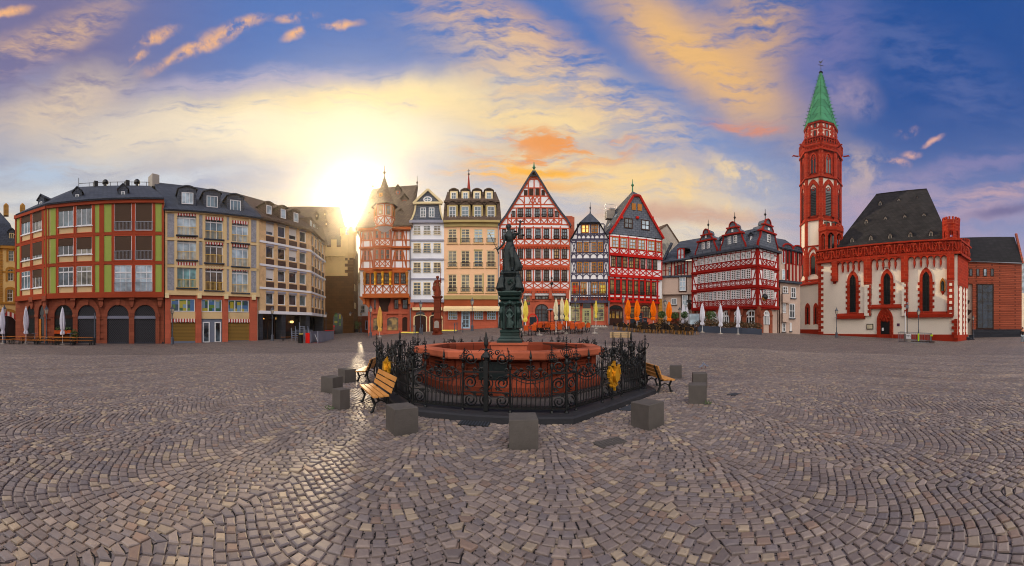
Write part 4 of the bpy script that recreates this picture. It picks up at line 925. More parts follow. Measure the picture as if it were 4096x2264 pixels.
for i, (x0, x1) in enumerate(((602, 648), (663, 706), (740, 783), (795, 840))): win(B, f, f.r(Z4, x0, 853, x1, 940), 2, 2, m.of, m.shopw, .03, .12, .08, rail=m.bf, rh=.35)
for x, c in ((612, m.red1), (640, m.red1), (806, m.faby), (830, m.faby), (753, m.blf)): MB().box(f, U(x), U(x) + .42, Zf(930), Zf(875), .035, .05).build('window_display', c, B)
T.build('timber_frame', m.indigo, B)
zt = Zf(320); hood = [f.P(U(656), Zf(434), .5), f.P(U(800), Zf(434), .5), f.P(U(728), zt, -2.0)]
bL, bR = f.P(U(588), zE, -10), f.P(U(866), zE, -10); tb = f.P(U(728), zt, -8)
fl, fr_ = f.P(U(588), zE - .1, .4), f.P(U(868), zE - .1, .4)
k0, k1 = f.P(U(656), Zf(434), -10), f.P(U(800), Zf(434), -10); roofpart(B, [hood, [fl, hood[0], k0, bL], [hood[0], hood[2], tb, k0], [hood[1], fr_, bR, k1], [hood[2], hood[1], k1, tb]], m.slate, solid=0)
MB().lathe((hood[2][0], hood[2][1], zt - .1), [(.1, 0), (.05, .5), (.14, .8), (.04, 1.0), (.02, 1.6)], 6).build('finial', m.slate, B)
fg = f.off(-.3); UG = lambda x: fg.u(Z4, x, 1070); ZG = lambda y: fg.z(Z4, 730, y)
MB().box(fg, .05, Lf - .05, 1.6, 6.3, -2, 0).build('ground_floor_wall', m.sandrow, B)
for x0, x1 in ((593, 656), (754, 831)):
    win(B, fg, (UG(x0), UG(x1), ZG(1127), ZG(1040)), 2, 3, m.gf, m.shopw, .02, .12, .06); win(B, fg, (UG(x0), UG(x1), ZG(1036), ZG(1003)), 3, 1, m.gf, m.shopw, .02, .12, .06)
win(B, fg, (UG(676), UG(738), ZG(1156), ZG(1040)), 2, 4, m.gf, m.shopw, .02, .3, .07, name='door'); MB().box(fg, UG(680), UG(734), ZG(1036), ZG(1003), 0, .04).build('transom', m.gd, B)
for x in (590, 668, 746, 850): MB().prism(fg, [(UG(x) - .12, ZG(992)), (UG(x) + .12, ZG(992)), (UG(x) + .1, ZG(1020)), (UG(x) - .1, ZG(1020))], 0, .35).build('bracket', m.dwood, B)
MB().tube([f.P(Lf - .05, zE, .2), f.P(Lf - .05, 2.4, .2)], .08).build('downpipe', m.steel, B)

# ---- bright red house with slate-hung gable
f = Fac(2437, 44.5, 2652, 47.6); B = bld('bright_red_house', 'bright red half-timbered house with slate hung gable and long grey roof', f); Lf = f.L
U = lambda x: f.u(Z4, x, 700); pw = .165
Zt = lambda y, x=1055: f.z(Z4, x, y)
zE = Zt(528); gl_ = [f.pt(Z4, 868, 508), f.pt(Z4, 905, 452), f.pt(Z4, 1036, 238), f.pt(Z4, 1078, 238), f.pt(Z4, 1165, 395), f.pt(Z4, 1225, 500), f.pt(Z4, 1252, 545)]
body(B, f, .1, Lf - .2, 6.2, zE, 11, m.white, n=0, name='wall'); MB().prism(f, gl_, -.5, .05).build('gable_wall', m.hung, B)
T = MB()
for zf, zs_, zt, zc, st, ws in ((Zt(665), Zt(622), Zt(542), Zt(532), 'v', [(885, 932), (946, 993), (1010, 1056), (1070, 1120), (1140, 1190), (1203, 1232)]), (Zt(812), Zt(757), Zt(674), Zt(668), 'x', [(880, 910), (922, 952), (962, 994), (1008, 1038), (1048, 1078), (1090, 1120), (1137, 1166), (1177, 1207)])):
    ps = [U(870)] + [U((p[1] + q[0]) / 2) for p, q in zip(ws, ws[1:])] + [U(1240)]
    tfloor(T, f, ps, zf, zs_, zt, zc, st, pw); T.box(f, .1, Lf - .2, zf - .25, zf + .1, 0, .25)
    for p in ps[1:-1]:
        if st == 'v': T.beam(f, (p, zf), (p - .45, zs_), pw * .6); T.beam(f, (p, zf), (p + .45, zs_), pw * .6)
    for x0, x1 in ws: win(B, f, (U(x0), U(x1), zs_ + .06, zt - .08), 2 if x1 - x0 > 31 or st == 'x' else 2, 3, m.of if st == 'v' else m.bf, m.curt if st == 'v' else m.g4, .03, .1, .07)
zf = Zt(990); T.box(f, .1, Lf - .6, zf - .2, zf + .08, 0, .16); zs_ = Zt(945); zt = Zt(838)
for z in (zs_, zt, Zt(968)): T.beam(f, (.1, z), (Lf - .6, z), pw)
w3 = [(870, 902), (913, 943), (955, 985), (1000, 1030), (1043, 1071), (1083, 1113), (1128, 1157), (1168, 1197)]
for x in [866] + [(p[1] + q[0]) // 2 for p, q in zip(w3, w3[1:])] + [1208]: T.beam(f, (U(x), zf), (U(x), Zt(818)), .26, 0, .1)
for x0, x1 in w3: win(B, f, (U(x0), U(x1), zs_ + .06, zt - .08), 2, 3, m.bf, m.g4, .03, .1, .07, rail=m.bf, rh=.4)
T.build('timber_frame', m.red, B)
b = MB(); b.path(f, gl_, .3, -.1, .3); b.build('verge_board', m.red, B)
for x in (950, 1063, 1168): c = f.pt(Z4, x, 396); MB().box(f, c[0] - .2, c[0] + .2, c[1] - .15, c[1] + .15, 0, .35).build('purlin_end', m.red, B)
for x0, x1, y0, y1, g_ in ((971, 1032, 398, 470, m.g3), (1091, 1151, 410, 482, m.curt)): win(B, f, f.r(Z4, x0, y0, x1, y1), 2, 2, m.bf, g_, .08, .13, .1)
for x0, x1, y0, y1 in ((1025, 1053, 293, 340), (1067, 1096, 298, 345)): MB().box(f, *f.r(Z4, x0, y0, x1, y1), .05, .14).build('attic_shutter', m.of, B)
ap = f.pt(Z4, 1055, 180); dp = 13
aF, aB = f.P(ap[0], ap[1], -1.2), f.P(ap[0], ap[1], -dp)
pl = lambda i, n: f.P(gl_[i][0], gl_[i][1], n)
roofpart(B, [[pl(i, .35), pl(i + 1, .35), pl(i + 1, -dp), pl(i, -dp)] for i in (0, 1, 3, 4, 5)] + [[pl(2, .35), aF, aB, pl(2, -dp)], [aF, pl(3, .35), pl(3, -dp), aB], [pl(2, .4), pl(3, .4), aF]], m.slate, solid=0)
MB().lathe((aF[0], aF[1], aF[2] - .1), [(.12, 0), (.08, .7), (.22, .95), (.06, 1.2), (.03, 1.8)], 8).build('finial', m.copper, B)
# roof fittings on the visible slope
sl = lambda t, n: Vector(f.P(gl_[0][0] + (ap[0] - gl_[0][0]) * t, gl_[0][1] + (ap[1] - gl_[0][1]) * t, n))
for t, n in ((.35, -4.5), (.5, -3.2)): p = sl(t, n); q_ = sl(t + .07, n); e = sl(t, n - .7) - p; up = Vector((0, 0, .06)) - Vector(f.U.to_3d()) * .05; MB().hexa([p + up, q_ + up, q_ + e + up, p + e + up], [p + up * 2.5, q_ + up * 2.5, q_ + e + up * 2.5, p + e + up * 2.5]).build('roof_light', m.curt, B)
p = sl(.78, -9); MB().bx((p.x, p.y, p.z - .2), (1.6, 1.0, 1.3)).bx((p.x + .2, p.y, p.z + 1.1), (.8, .8, .5)).build('chimney', m.stone, B)
b = MB()
for dx in (-.9, .9):
    for dy in (-.6, .6): b.bar((p.x + dx, p.y + dy, p.z), (p.x + dx, p.y + dy, p.z + 2.1), .05)
for a, c in (((-.9, -.6), (.9, -.6)), ((-.9, -.6), (-.9, .6))):
    for h in (1.4, 2.05): b.bar((p.x + a[0], p.y + a[1], p.z + h), (p.x + c[0], p.y + c[1], p.z + h), .05)
b.build('roof_railing', m.steel, B)
p = sl(.3, -9.5); MB().bx((p.x - .1, p.y, p.z + .1), (1.4, 1.2, .6), .3).build('roof_hatch', m.iron, B)
fg = f.off(-.35); UG = lambda x: fg.u(Z4, x, 1070); ZG = lambda y: fg.z(Z4, 1000, y)
MB().box(fg, .1, Lf - .5, 1.5, 6.2, -2, 0).build('ground_floor_wall', m.sandrow, B)
a = rarch(UG(862), UG(962), ZG(1160), ZG(1050), .62); o = MB().prism(fg, a, 0, .05).build('gate_door', m.dwood, B); MB().ring(fg, rarch(UG(862) - .3, UG(962) + .3, ZG(1160), ZG(1050), .68), a, 0, .14).build('arch_surround', m.sandrow, B)
MB().prism(fg, rarch(UG(868), UG(956), ZG(1046), ZG(1042), .45), .05, .09).build('fanlight', m.lead, o)
for x0, x1 in ((885, 903), (915, 935), (866, 878), (944, 956)): MB().box(fg, UG(x0), UG(x1), ZG(1110), ZG(1062), .05, .08).build('door_pane', m.g4, o)
for x0, x1 in ((1010, 1057), (1085, 1158)):
    a = rarch(UG(x0), UG(x1), ZG(1105), ZG(1055), .9); o = MB().prism(fg, a, 0, .04).build('arched_window', m.g4, B); b = MB(); w = UG(x1) - UG(x0)
    for k in range(1, 6): b.box(fg, UG(x0) + w * k / 6 - .025, UG(x0) + w * k / 6 + .025, ZG(1105), ZG(1028), .04, .08)
    for k in range(6): z = ZG(1105) + k * .45; b.box(fg, UG(x0), UG(x1), z - .025, z + .025, .04, .085)
    b.ring(fg, rarch(UG(x0) - .1, UG(x1) + .1, ZG(1108), ZG(1055), .95), a, .0, .12); b.build('window_frame', m.bf, o)
MB().hexa([f.P(Lf - .75, 1, .3), f.P(Lf - .1, 1, .3), f.P(Lf - .1, 1, -2), f.P(Lf - .75, 1, -2)], [f.P(Lf - .6, 6.3, -.1), f.P(Lf - .1, 6.3, -.1), f.P(Lf - .1, 6.3, -2), f.P(Lf - .6, 6.3, -2)]).build('stone_buttress', m.ystone, B)

# ---- grey concrete gable behind
f = Fac(2628, 62, 2722, 66); B = bld('concrete_gable_building', 'plain grey concrete gable with round window behind the red house', f)
gp = [(-1, 3), f.pt(Z5, 60, 300), f.pt(Z5, 160, 232), f.pt(Z5, 275, 405), (f.pt(Z5, 285, 430)[0], 3)]
gp[0] = (gp[1][0], 3)
MB().prism(f, gp, -6, 0).build('wall', m.conc, B); c = f.pt(Z5, 155, 455)
MB().prism(f, [(c[0] + 1.35 * cos(PI / 8 * i), c[1] + 1.75 * sin(PI / 8 * i)) for i in range(16)], 0, .08).build('round_window', m.g2, B)
b = MB(); b.beam(f, gp[1], gp[2], .25, -6.1, .12); b.beam(f, gp[2], gp[3], .25, -6.1, .12); b.build('roof_edge', m.slate3, B)

# ---- pale modern infill house
f = Fac(2646, 48.2, 2770, 47.6); B = bld('pale_infill_house', 'pale modern house with overhanging block, red timber upper floor and glass corner bay', f); Lf = f.L
U = lambda x, y=800: f.u(Z5, x, y); Zf = lambda y, x=260: f.z(Z5, x, y)
z1, z2, zE = Zf(895), Zf(725), Zf(578)
body(B, f.off(-.6), .1, Lf, 1, z1 + .1, 8, m.pale, n=0, name='ground_floor_wall'); body(B, f, .1, Lf - .1, z1, z2, 8, m.pale, n=0, name='first_floor_wall'); body(B, f.off(-.25), .1, Lf + .1, z2, zE, 8, m.pale, n=0, name='wall')
ft = f.off(-.25); T = MB()
for x in (150, 203, 234, 264, 296, 327, 358): T.beam(ft, (ft.u(Z5, x, 650), z2), (ft.u(Z5, x, 650), zE), .14)
T.beam(ft, (.1, z2 + 1.0), (ft.u(Z5, 200, 650), z2 + 1.0), .1); T.build('timber_frame', m.darkred, B)
MB().box(f, 0, Lf, z2 - .15, z2 + .12, -.3, .2).build('ledge', m.slate, B)
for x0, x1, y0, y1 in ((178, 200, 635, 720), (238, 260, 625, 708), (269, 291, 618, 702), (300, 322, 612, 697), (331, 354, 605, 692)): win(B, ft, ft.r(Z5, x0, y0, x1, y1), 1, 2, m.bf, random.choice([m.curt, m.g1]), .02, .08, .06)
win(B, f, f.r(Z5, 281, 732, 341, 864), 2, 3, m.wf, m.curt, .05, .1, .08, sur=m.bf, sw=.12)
fg = f.off(-.6)
win(B, fg, fg.r(Z5, 204, 933, 254, 993), 3, 1, m.wf, m.g1, .02, .1, .07, sill=m.slate)
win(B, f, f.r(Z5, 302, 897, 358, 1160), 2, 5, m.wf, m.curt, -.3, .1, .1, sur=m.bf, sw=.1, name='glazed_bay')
MB().box(fg, fg.u(Z5, 170, 1110), fg.u(Z5, 280, 1110), 1, fg.z(Z5, 220, 1066), 0, .05).build('door', m.rdoor, B)
er, rg = f.P(-.2, zE, .5), None
ridL, ridR = pol(2600 + 285 * .42135, 53), pol(2600 + 475 * .42135, 53); zr1, zr2 = H + 53 * (1314 - 966) / F, H + 53 * (1314 - 952) / F
roofpart(B, [[f.P(-.2, Zf(598, 118), .5), f.P(Lf + .6, Zf(556, 395), .5), P3(ridR, zr2), P3(ridL, zr1)], [f.P(-.2, Zf(598, 118), .5), P3(ridL, zr1), f.P(-.2, Zf(598, 118), -9)]], m.slate)
b = MB(); b.beam(f, f.pt(Z5, 116, 596), f.pt(Z5, 208, 410), .3, -.3, .3); b.build('verge_board', m.slate, B)
fd = f.off(.1); r = fd.r(Z5, 266, 440, 322, 580); o = MB().box(fd, r[0], r[1], r[2], r[3] - .6, -2.5, 0).build('dormer', m.slate, B)
b = MB()
for x in (264, 293, 323): b.beam(fd, (fd.u(Z5, x, 500), r[2]), (fd.u(Z5, x, 500), r[3] - .3), .16, 0, .1)
b.path(fd, rarch(r[0], r[1], r[3] - .7, r[3] - .5, .4), .16, 0, .1); b.beam(fd, (r[0], r[2] + .9), (r[1], r[2] + .9), .1, 0, .06); b.build('dormer_frame', m.darkred, o)
MB().prism(fd, rarch(r[0], r[1], r[2], r[3] - .5, .4), 0, .03).build('pane', m.curt, o)
MB().ring(fd, [(p[0], p[1] + .15) for p in rarch(r[0] - .1, r[1] + .9, r[3] - .55, r[3] - .5, .22)[1:-1]], rarch(r[0] - .1, r[1] + .9, r[3] - .55, r[3] - .5, .22)[1:-1], -2.6, .1).build('dormer_roof', m.slate, o)
b = MB(); x = U(388, 975); b.beam(f, (x + .6, Zf(985)), (x + .6, Zf(960)), .1, 0, .9).beam(f, (x - .6, Zf(977)), (x + .6, Zf(977)), .08, .8, .88); b.box(f, x - .55, x + .35, Zf(972), Zf(955), .75, .95); o = b.build('hanging_sign', m.iron, B)
q_ = f.P(x - .1, Zf(1012), .85); MB().ball(q_, (.4, .1, .55)).build('sign_board', m.bf, B)

# ---- red and white timbered corner house with volute gables
f = Fac(2768, 46, 3031, 40); g = Fac(3031, 40, 3113, 43); B = bld('volute_gable_house', 'white corner house with red patterned timbering and three scrolled slate gables', f)
zJ, zA, zB_, zE = 4.6, 7.08, 9.58, 11.72
kk = [f.P(0, 0), f.P(f.L, 0), g.P(g.L, 0), g.P(g.L, 0, -8), f.P(0, 0, -9)]
def solid(B, name, kk, z0, z1, mt): k = len(kk); return MB().add([(p[0], p[1], z) for z in (z0, z1) for p in kk], [tuple(range(k)), tuple(range(k, 2 * k))] + [(i, (i + 1) % k, k + (i + 1) % k, k + i) for i in range(k)]).build(name, mt, B)
solid(B, 'wall', kk, zJ, zE, m.white)
wl = [(455, 481), (487, 516), (525, 556), (563, 596), (603, 634), (643, 676), (683, 719), (728, 765), (775, 813), (820, 858), (870, 908), (917, 957)]
wr = [(1073, 1100), (1107, 1135), (1142, 1170)]
T = MB()
for zf, zc, st in ((zJ, zA, 'l'), (zA, zB_, 'c'), (zB_, zE, 'x')):
    h = zc - zf
    for F_, ws, a, c in ((f, wl, 401, 1019), (g, wr, 1022, 1213)):
        uu = lambda x: F_.u(Z5, x, 760)
        ps = [uu(ws[0][0] - 4)] + [uu((p[1] + q[0]) / 2) for p, q in zip(ws, ws[1:])] + [uu(ws[-1][1] + 5)]
        tfloor(T, F_, ps, zf + .18, zf + .92, zc - .22, zc, st, .1)
        T.box(F_, 0, F_.L, zf - .12, zf + .14, 0, .22); T.box(F_, 0, F_.L, zf - .3, zf - .12, 0, .12)
        e = F_.L
        for z in (zf + .92, zc - .4): T.beam(F_, (0, z), (ps[0], z), .11); T.beam(F_, (ps[-1], z), (e, z), .11)
        T.beam(F_, (.1, zc), (ps[0] - .1, zf + .2), .13); T.beam(F_, (e - .1, zc), (ps[-1] + .1, zf + .2), .13)
        T.beam(F_, (.1, zf), (.1, zc), .22); T.beam(F_, (e - .12, zf), (e - .12, zc), .3)
        for x0, x1 in ws: win(B, F_, (uu(x0) - .02, uu(x1) + .02, zf + 1.0, zc - .3), 2, 5, m.wf, m.g1, .03, .07, .06)
T.build('timber_frame', m.darkred, B)
b = MB()
for F_ in (f, g): b.box(F_, -.1, F_.L + .2, zE - .02, zE + .25, -.3, .45)
b.build('eave_board', m.slate, B)
def volute(B, F_, xc, hw, zb, zl1, zl2, zt, mt, wins_):
    uc = F_.u(Z5, xc, 420)
    prof = [(1, 0), (1.0, .18), (.93, .38), (.82, .55), (.74, .75), (.7, 1.0)]
    lo = [(uc - hw * k, zb + (zl1 - zb) * t) for k, t in prof]; w2 = hw * .55
    mid = [(uc - w2 * k, zl1 + .22 + (zl2 - zl1 - .22) * t) for k, t in ((1, 0), (.92, .4), (.7, .75), (.62, 1))]; w3 = w2 * .62; r3 = zt - zl2 - .12
    top = [(uc - w3 * .8 * cos(PI * i / 8), zl2 + .15 + r3 * sin(PI * i / 8)) for i in range(9)]
    mir = lambda L: [(2 * uc - p[0], p[1]) for p in L[::-1]]
    o = MB().prism(F_, lo + mir(lo), -2.6, .05).prism(F_, mid + mir(mid), -1.9, .05).prism(F_, top, -1.2, .05).build('scrolled_gable', m.hung, B)
    b = MB()
    for L in (lo, mir(lo), mid, mir(mid), top): b.path(F_, L, .1, -.1, .2)
    b.box(F_, uc - hw * .82, uc + hw * .82, zl1 - .05, zl1 + .15, -.3, .3); b.box(F_, uc - w2 * .85, uc + w2 * .85, zl2 - .05, zl2 + .12, -.3, .28)
    b.build('gable_moulding', m.darkred, o)
    MB().lathe(F_.P(uc, zt, -.4), [(.07, 0), (.05, .5), (.17, .72), (.05, .9), (.03, 1.4)], 8).build('finial', m.iron, o)
    for a in wins_: win(o, F_, a, 2, 3, m.wf, m.g1, .06, .07, .06, sub=True)
def wz(F_, x0, y0, x1, y1): return F_.r(Z5, x0, y0, x1, y1)
volute(B, f, 536, (f.u(Z5, 642, 510) - f.u(Z5, 436, 540)) / 2, zE + .2, 13.75, 14.55, 15.35, None, [wz(f, 497, 405, 522, 470), wz(f, 545, 395, 571, 460), wz(f, 527, 338, 541, 362)])
volute(B, f, 788, (f.u(Z5, 912, 455) - f.u(Z5, 672, 490)) / 2, zE + .2, 13.9, 14.75, 15.5, None, [wz(f, 744, 350, 774, 422), wz(f, 798, 338, 830, 410), wz(f, 779, 280, 794, 305)])
volute(B, g, 1116, (g.u(Z5, 1210, 460) - g.u(Z5, 1024, 440)) / 2, zE + .2, 14.0, 14.9, 15.7, None, [wz(g, 1107, 328, 1136, 402), wz(g, 1114, 264, 1130, 287)])
zR = 15.4; r0, r1_ = f.P(2.0, zR, -4), f.P(f.L - 1.0, zR + .3, -4.2)
roofpart(B, [[f.P(-.1, zE + .1, .3), f.P(f.L + .1, zE + .1, .3), r1_, r0], [f.P(f.L + .1, zE + .1, .3), g.P(g.L, zE + .1, .3), g.P(g.L, zE + .1, -8), r1_], [f.P(-.1, zE + .1, .3), r0, f.P(0, zE, -9)], [r0, r1_, g.P(g.L, zE + .1, -8), f.P(0, zE, -9)]], m.slate)
for x, y in ((688, 405), (962, 362)): fd = f.off(-.7); dormer(B, fd, fd.r(Z5, x - 10, y - 14, x + 10, y + 20), 1.5, m.slate, m.wf, m.curt, 1, 1, False, .4, chk=.15)
fg, gg = f.off(-.45), g.off(-.2)
kk = [fg.P(.4, 0), fg.P(fg.L - .1, 0), gg.P(.1, 0), gg.P(g.L, 0), g.P(g.L, 0, -7), f.P(.4, 0, -8)]
solid(B, 'ground_floor_wall', [kk[0], kk[1], kk[3], kk[4], kk[5]], .5, zJ, m.pale)
def gwin(F_, x0, x1, y0, y1, yb):
    u0, u1 = F_.u(Z5, x0, 1100), F_.u(Z5, x1, 1100); xc = (x0 + x1) / 2; zt, zb = F_.z(Z5, xc, y0), F_.z(Z5, xc, yb); r = (u1 - u0) / 2; zs_ = zt - r
    a = rarch(u0, u1, zb, zs_, 1.0); o = MB().ring(F_, rarch(u0 - .1, u1 + .1, zb, zs_, 1.0), rarch(u0 + .1, u1 - .1, zb, zs_, .95), 0, .12)
    for k in (.25, .5, .75): o.box(F_, u0 + 2 * r * k - .05, u0 + 2 * r * k + .05, zb, zt - (.1 if k == .5 else .35 * r), 0, .1)
    o.box(F_, u0, u1, zs_ - .1, zs_ + .08, 0, .13); o = o.build('arched_window', m.wf, B); MB().prism(F_, a, -.03, .03).build('pane', m.gd, o)
    b = MB().ring(F_, rarch(u0 - .6, u1 + .6, .5, zs_, 1.0), rarch(u0 - .1, u1 + .1, .5, zs_, 1.0), -.05, .16); b.box(F_, u0 - .65, u0 - .05, zs_ - .12, zs_ + .1, 0, .22); b.box(F_, u1 + .05, u1 + .65, zs_ - .12, zs_ + .1, 0, .22); b.build('arch_surround', m.sand, B)
for x0, x1, y0 in ((916, 1020, 1046), (800, 884, 1052), (694, 768, 1056), (580, 642, 1062), (490, 540, 1066)): gwin(fg, x0, x1, y0, 0, 1178)
gwin(gg, 1073, 1125, 1054, 0, 1182)
for F_, x in ((fg, 1043), (fg, 890), (fg, 768), (fg, 660), (fg, 430), (fg, 545)): u = F_.u(Z5, x, 1050); MB().prism(F_, [(u - .2, zJ), (u + .2, zJ), (u + .18, 3.9), (u + .05, 3.5), (u - .05, 3.5), (u - .18, 3.9)], 0, .5).build('corbel', m.sand, B)
MB().box(gg, .0, .5, .4, zJ, -.3, .06).build('corner_pier', m.sand, B)
b = MB(); p = g.P(.6, 5.3, 0); b.bar(g.P(.2, 6.6, 0), g.P(.2, 6.6, 1.2), .07).bar(g.P(.2, 6.6, .4), g.P(.2, 5.6, .95), .05); o = b.build('hanging_sign', m.iron, B); MB().ball(g.P(.2, 5.5, .95), (.42, .3, .3)).build('sign_ring', m.of, B); MB().ball(g.P(.2, 5.65, 1.0), (.4, .34, .4)).build('sign_star', m.iron, B)

# ---- bay-windowed house beside the church
f = Fac(3113, 45, 3200, 47); B = bld('bay_window_house', 'pale house with stacked bay windows and red timber top storey beside the church tower', f); Lf = f.L
U = lambda x, y=800: f.u(Z5, x, y); Zf = lambda y, x=1280: f.z(Z5, x, y)
z2, zE = Zf(775), Zf(465)
body(B, f, 0, Lf, .5, z2, 8, m.pale, n=0, name='wall'); body(B, f, 0, Lf, z2, zE, 8, m.pale, n=.3, name='timbered_wall')
ft = f.off(.3); T = MB()
for x in (1286, 1318, 1352, 1384, 1420): T.beam(ft, (ft.u(Z5, x, 600), z2), (ft.u(Z5, x, 600), zE), .22, 0, .12)
for y in (605, 768): T.beam(ft, (ft.u(Z5, 1286, 600), Zf(y)), (Lf, Zf(y)), .12)
T.build('timber_frame', m.darkred, B); MB().box(f, 0, Lf, z2 - .2, z2 + .1, 0, .55).build('ledge', m.slate, B)
for i, (x0, x1, y0, y1) in enumerate(((1250, 1281, 490, 604), (1250, 1281, 660, 757), (1296, 1312, 460, 600), (1326, 1345, 470, 600), (1390, 1404, 480, 620), (1298, 1310, 665, 750))): win(B, ft, ft.r(Z5, x0, y0, x1, y1), 1, 2, m.wf if i < 2 else m.bf, m.g1 if i != 1 else m.curt, .03, .1, .07)
for x0, x1, y0, y1 in ((1250, 1302, 895, 978), (1250, 1290, 1078, 1160)): MB().box(f, U(x0 - 8), U(x1 + 5), Zf(y1), Zf(y0), 0, .55).build('bay', m.pale, B)
for x0, x1, y0, y1, n_ in ((1252, 1300, 823, 887, .2), (1335, 1382, 830, 932, .02), (1252, 1282, 980, 1074, .2), (1318, 1370, 985, 1122, .1), (1252, 1284, 1165, 1250, .02), (1326, 1342, 1165, 1245, .02)): win(B, f, f.r(Z5, x0, y0, x1, y1), 2, 2, m.wf, m.g1, n_, .1, .07, sill=m.slate)
roofpart(B, [[f.P(-.2, zE, .7), f.P(Lf, zE - .2, .7), f.P(Lf, zE + 2.6, -4), f.P(-.2, zE + 2.6, -4)], [f.P(-.2, zE, .7), f.P(-.2, zE + 2.6, -4), f.P(-.2, zE, -8)]], m.slate)
for x in (1305, 1398): fd = ft.off(.0); u = fd.u(Z5, x, 470); MB().prism(fd, rarch(u - .75, u + .75, zE - .4, zE + .2, .6), -2.5, .1).build('arched_dormer', m.slate, B); MB().path(fd, rarch(u - .75, u + .75, zE - 2, zE + .2, .6), .18, .0, .2).build('dormer_frame', m.darkred, B)
MB().tube([f.P(.15, zE, .1), f.P(.15, 1, .1)], .08).build('downpipe', m.bf, B)
# ================================================================== church
f = Fac(3273, 53, 3830, 46); B = bld('church', 'white church with red stone trim, steep dark slate roof and tracery parapet', f); Lf = f.L
g = Fac.xy(tuple(f.B), pol(3870, 50.2)); zP0, zP1 = 12.3, 14.4; zB = -.6
kk = [f.P(0, 0), f.P(Lf, 0), g.P(g.L, 0), g.P(g.L, 0, -9), f.P(0, 0, -12)]
solid(B, 'wall', kk, zB, zP0 + .3, m.cream)
U = lambda x, y=1150: f.u(Z6, x, y); Zf = lambda x, y: f.z(Z6, x, y)
def quoins(b, F_, u, z0, z1, side=1, w=(.45, .8), h=.42, n=.06):
    i = 0; z = z0
    while z < z1 - .1:
        e = w[i % 2]; a, c = (u, u + e) if side > 0 else (u - e, u); b.box(F_, a, c, z, min(z + h - .015, z1), -.02, n); z += h; i += 1
gws = [(344, 397, 1045, 1245), (503, 562, 1036, 1216), (687, 748, 1029, 1240)]
for x0, x1, y0, y1 in gws:
    xc = (x0 + x1) / 2; u0, u1 = U(x0), U(x1); z0, zt = Zf(xc, y1), Zf(xc, y0); zs_ = zt - (u1 - u0) * .9
    a = gothic(u0 + .42, u1 - .42, z0, zs_, 1.15); fr = MB().prism(f, a, -.1, .01).build('church_window', m.lead, B)
    b = MB().ring(f, gothic(u0, u1, z0, zs_, 1.0), a, -.05, .13); quoins(b, f, u0 + .1, z0, zs_, -1, (.12, .38)); quoins(b, f, u1 - .1, z0, zs_, 1, (.12, .38)); b.box(f, u0, u1, z0 - .3, z0, -.05, .2); b.build('window_surround', m.church, fr)
    b = MB(); c = (u0 + u1) / 2
    b.box(f, c - .05, c + .05, z0, zt - .9, 0, .07)
    for i in range(1, 9): z = z0 + i * .72; b.box(f, u0 + .45, u1 - .45, z - .02, z + .02, 0, .05)
    b.build('window_bars', m.iron, fr)
b = MB(); bt = MB()
for x0, x1, yl in ((277, 301, 1100), (427, 460, 1104), (603, 634, 1092), (818, 852, 1085)):
    u0, u1 = U(x0), U(x1); xc = (x0 + x1) / 2; zl = Zf(xc, yl)
    o = MB().box(f, u0, u1, zl, zP0 + .2, 0, .55).build('buttress', m.church, B)
    if x0 > 300:
        z2 = Zf(xc, 1262); w = MB().box(f, u0 + .05, u1 - .02, z2, zl - .35, 0, .42).build('buttress_base', m.cream, B)
        MB().hexa([f.P(u0, zl - .35, 0), f.P(u1, zl - .35, 0), f.P(u1, zl - .35, .5), f.P(u0, zl - .35, .5)], [f.P(u0, zl, 0), f.P(u1, zl, 0), f.P(u1, zl, .52), f.P(u0, zl, .52)]).build('buttress_cap', m.churchdark, o)
        q_ = MB(); quoins(q_, f, u1 - .02, z2, zl - .4, -1, (.25, .5), .42, .46)
        if x0 > 800: quoins(q_, f, u0 + .05, z2, zl - .4, 1, (.25, .5), .42, .46)
        q_.build('quoin', m.church, B)
for x0, x1, y0, y1 in ((298, 429, 1256, 1276), (447, 606, 1214, 1228), (632, 846, 1248, 1270)):
    u0, u1 = U(x0), U(x1); xc = (x0 + x1) / 2; z0, z1 = Zf(xc, y1), Zf(xc, y0)
    MB().hexa([f.P(u0, z0, 0), f.P(u1, z0, 0), f.P(u1, z0, .5), f.P(u0, z0, .5)], [f.P(u0, z1 + .2, 0), f.P(u1, z1 + .2, 0), f.P(u1, z1 - .2, .5), f.P(u0, z1 - .2, .5)]).build('sill_ledge', m.churchdark, B)
b = MB(); quoins(b, f, .03, .5, zP0, 1, (.5, .95), .44); b.build('quoin', m.church, B); b = MB(); quoins(b, f, U(290), Zf(280, 1110), zP0, -1, (.5, .95), .44); b.build('quoin', m.church, B); b = MB(); quoins(b, f, Lf, .5, 3.2, -1, (.45, .8), .42, .3)
b.build('quoin', m.church, B); b = MB(); b.box(g, 0, g.L, 8, zP0, -.05, .1); quoins(b, g, .1, .5, 8, 1, (.3, .6)); b.build('quoin', m.church, B)
for u in (2., 3.2): b = MB(); quoins(b, g, u, .5, 8, 1, (.25, .5)); b.build('quoin', m.church, B)
b = MB(); b.box(f, -.1, Lf + .1, zB, 1.0, -.2, .1); 
for i in range(0): pass
b.box(g, -.05, g.L, zB, .95, -.2, .1); b.build('plinth', m.churchdark, B)
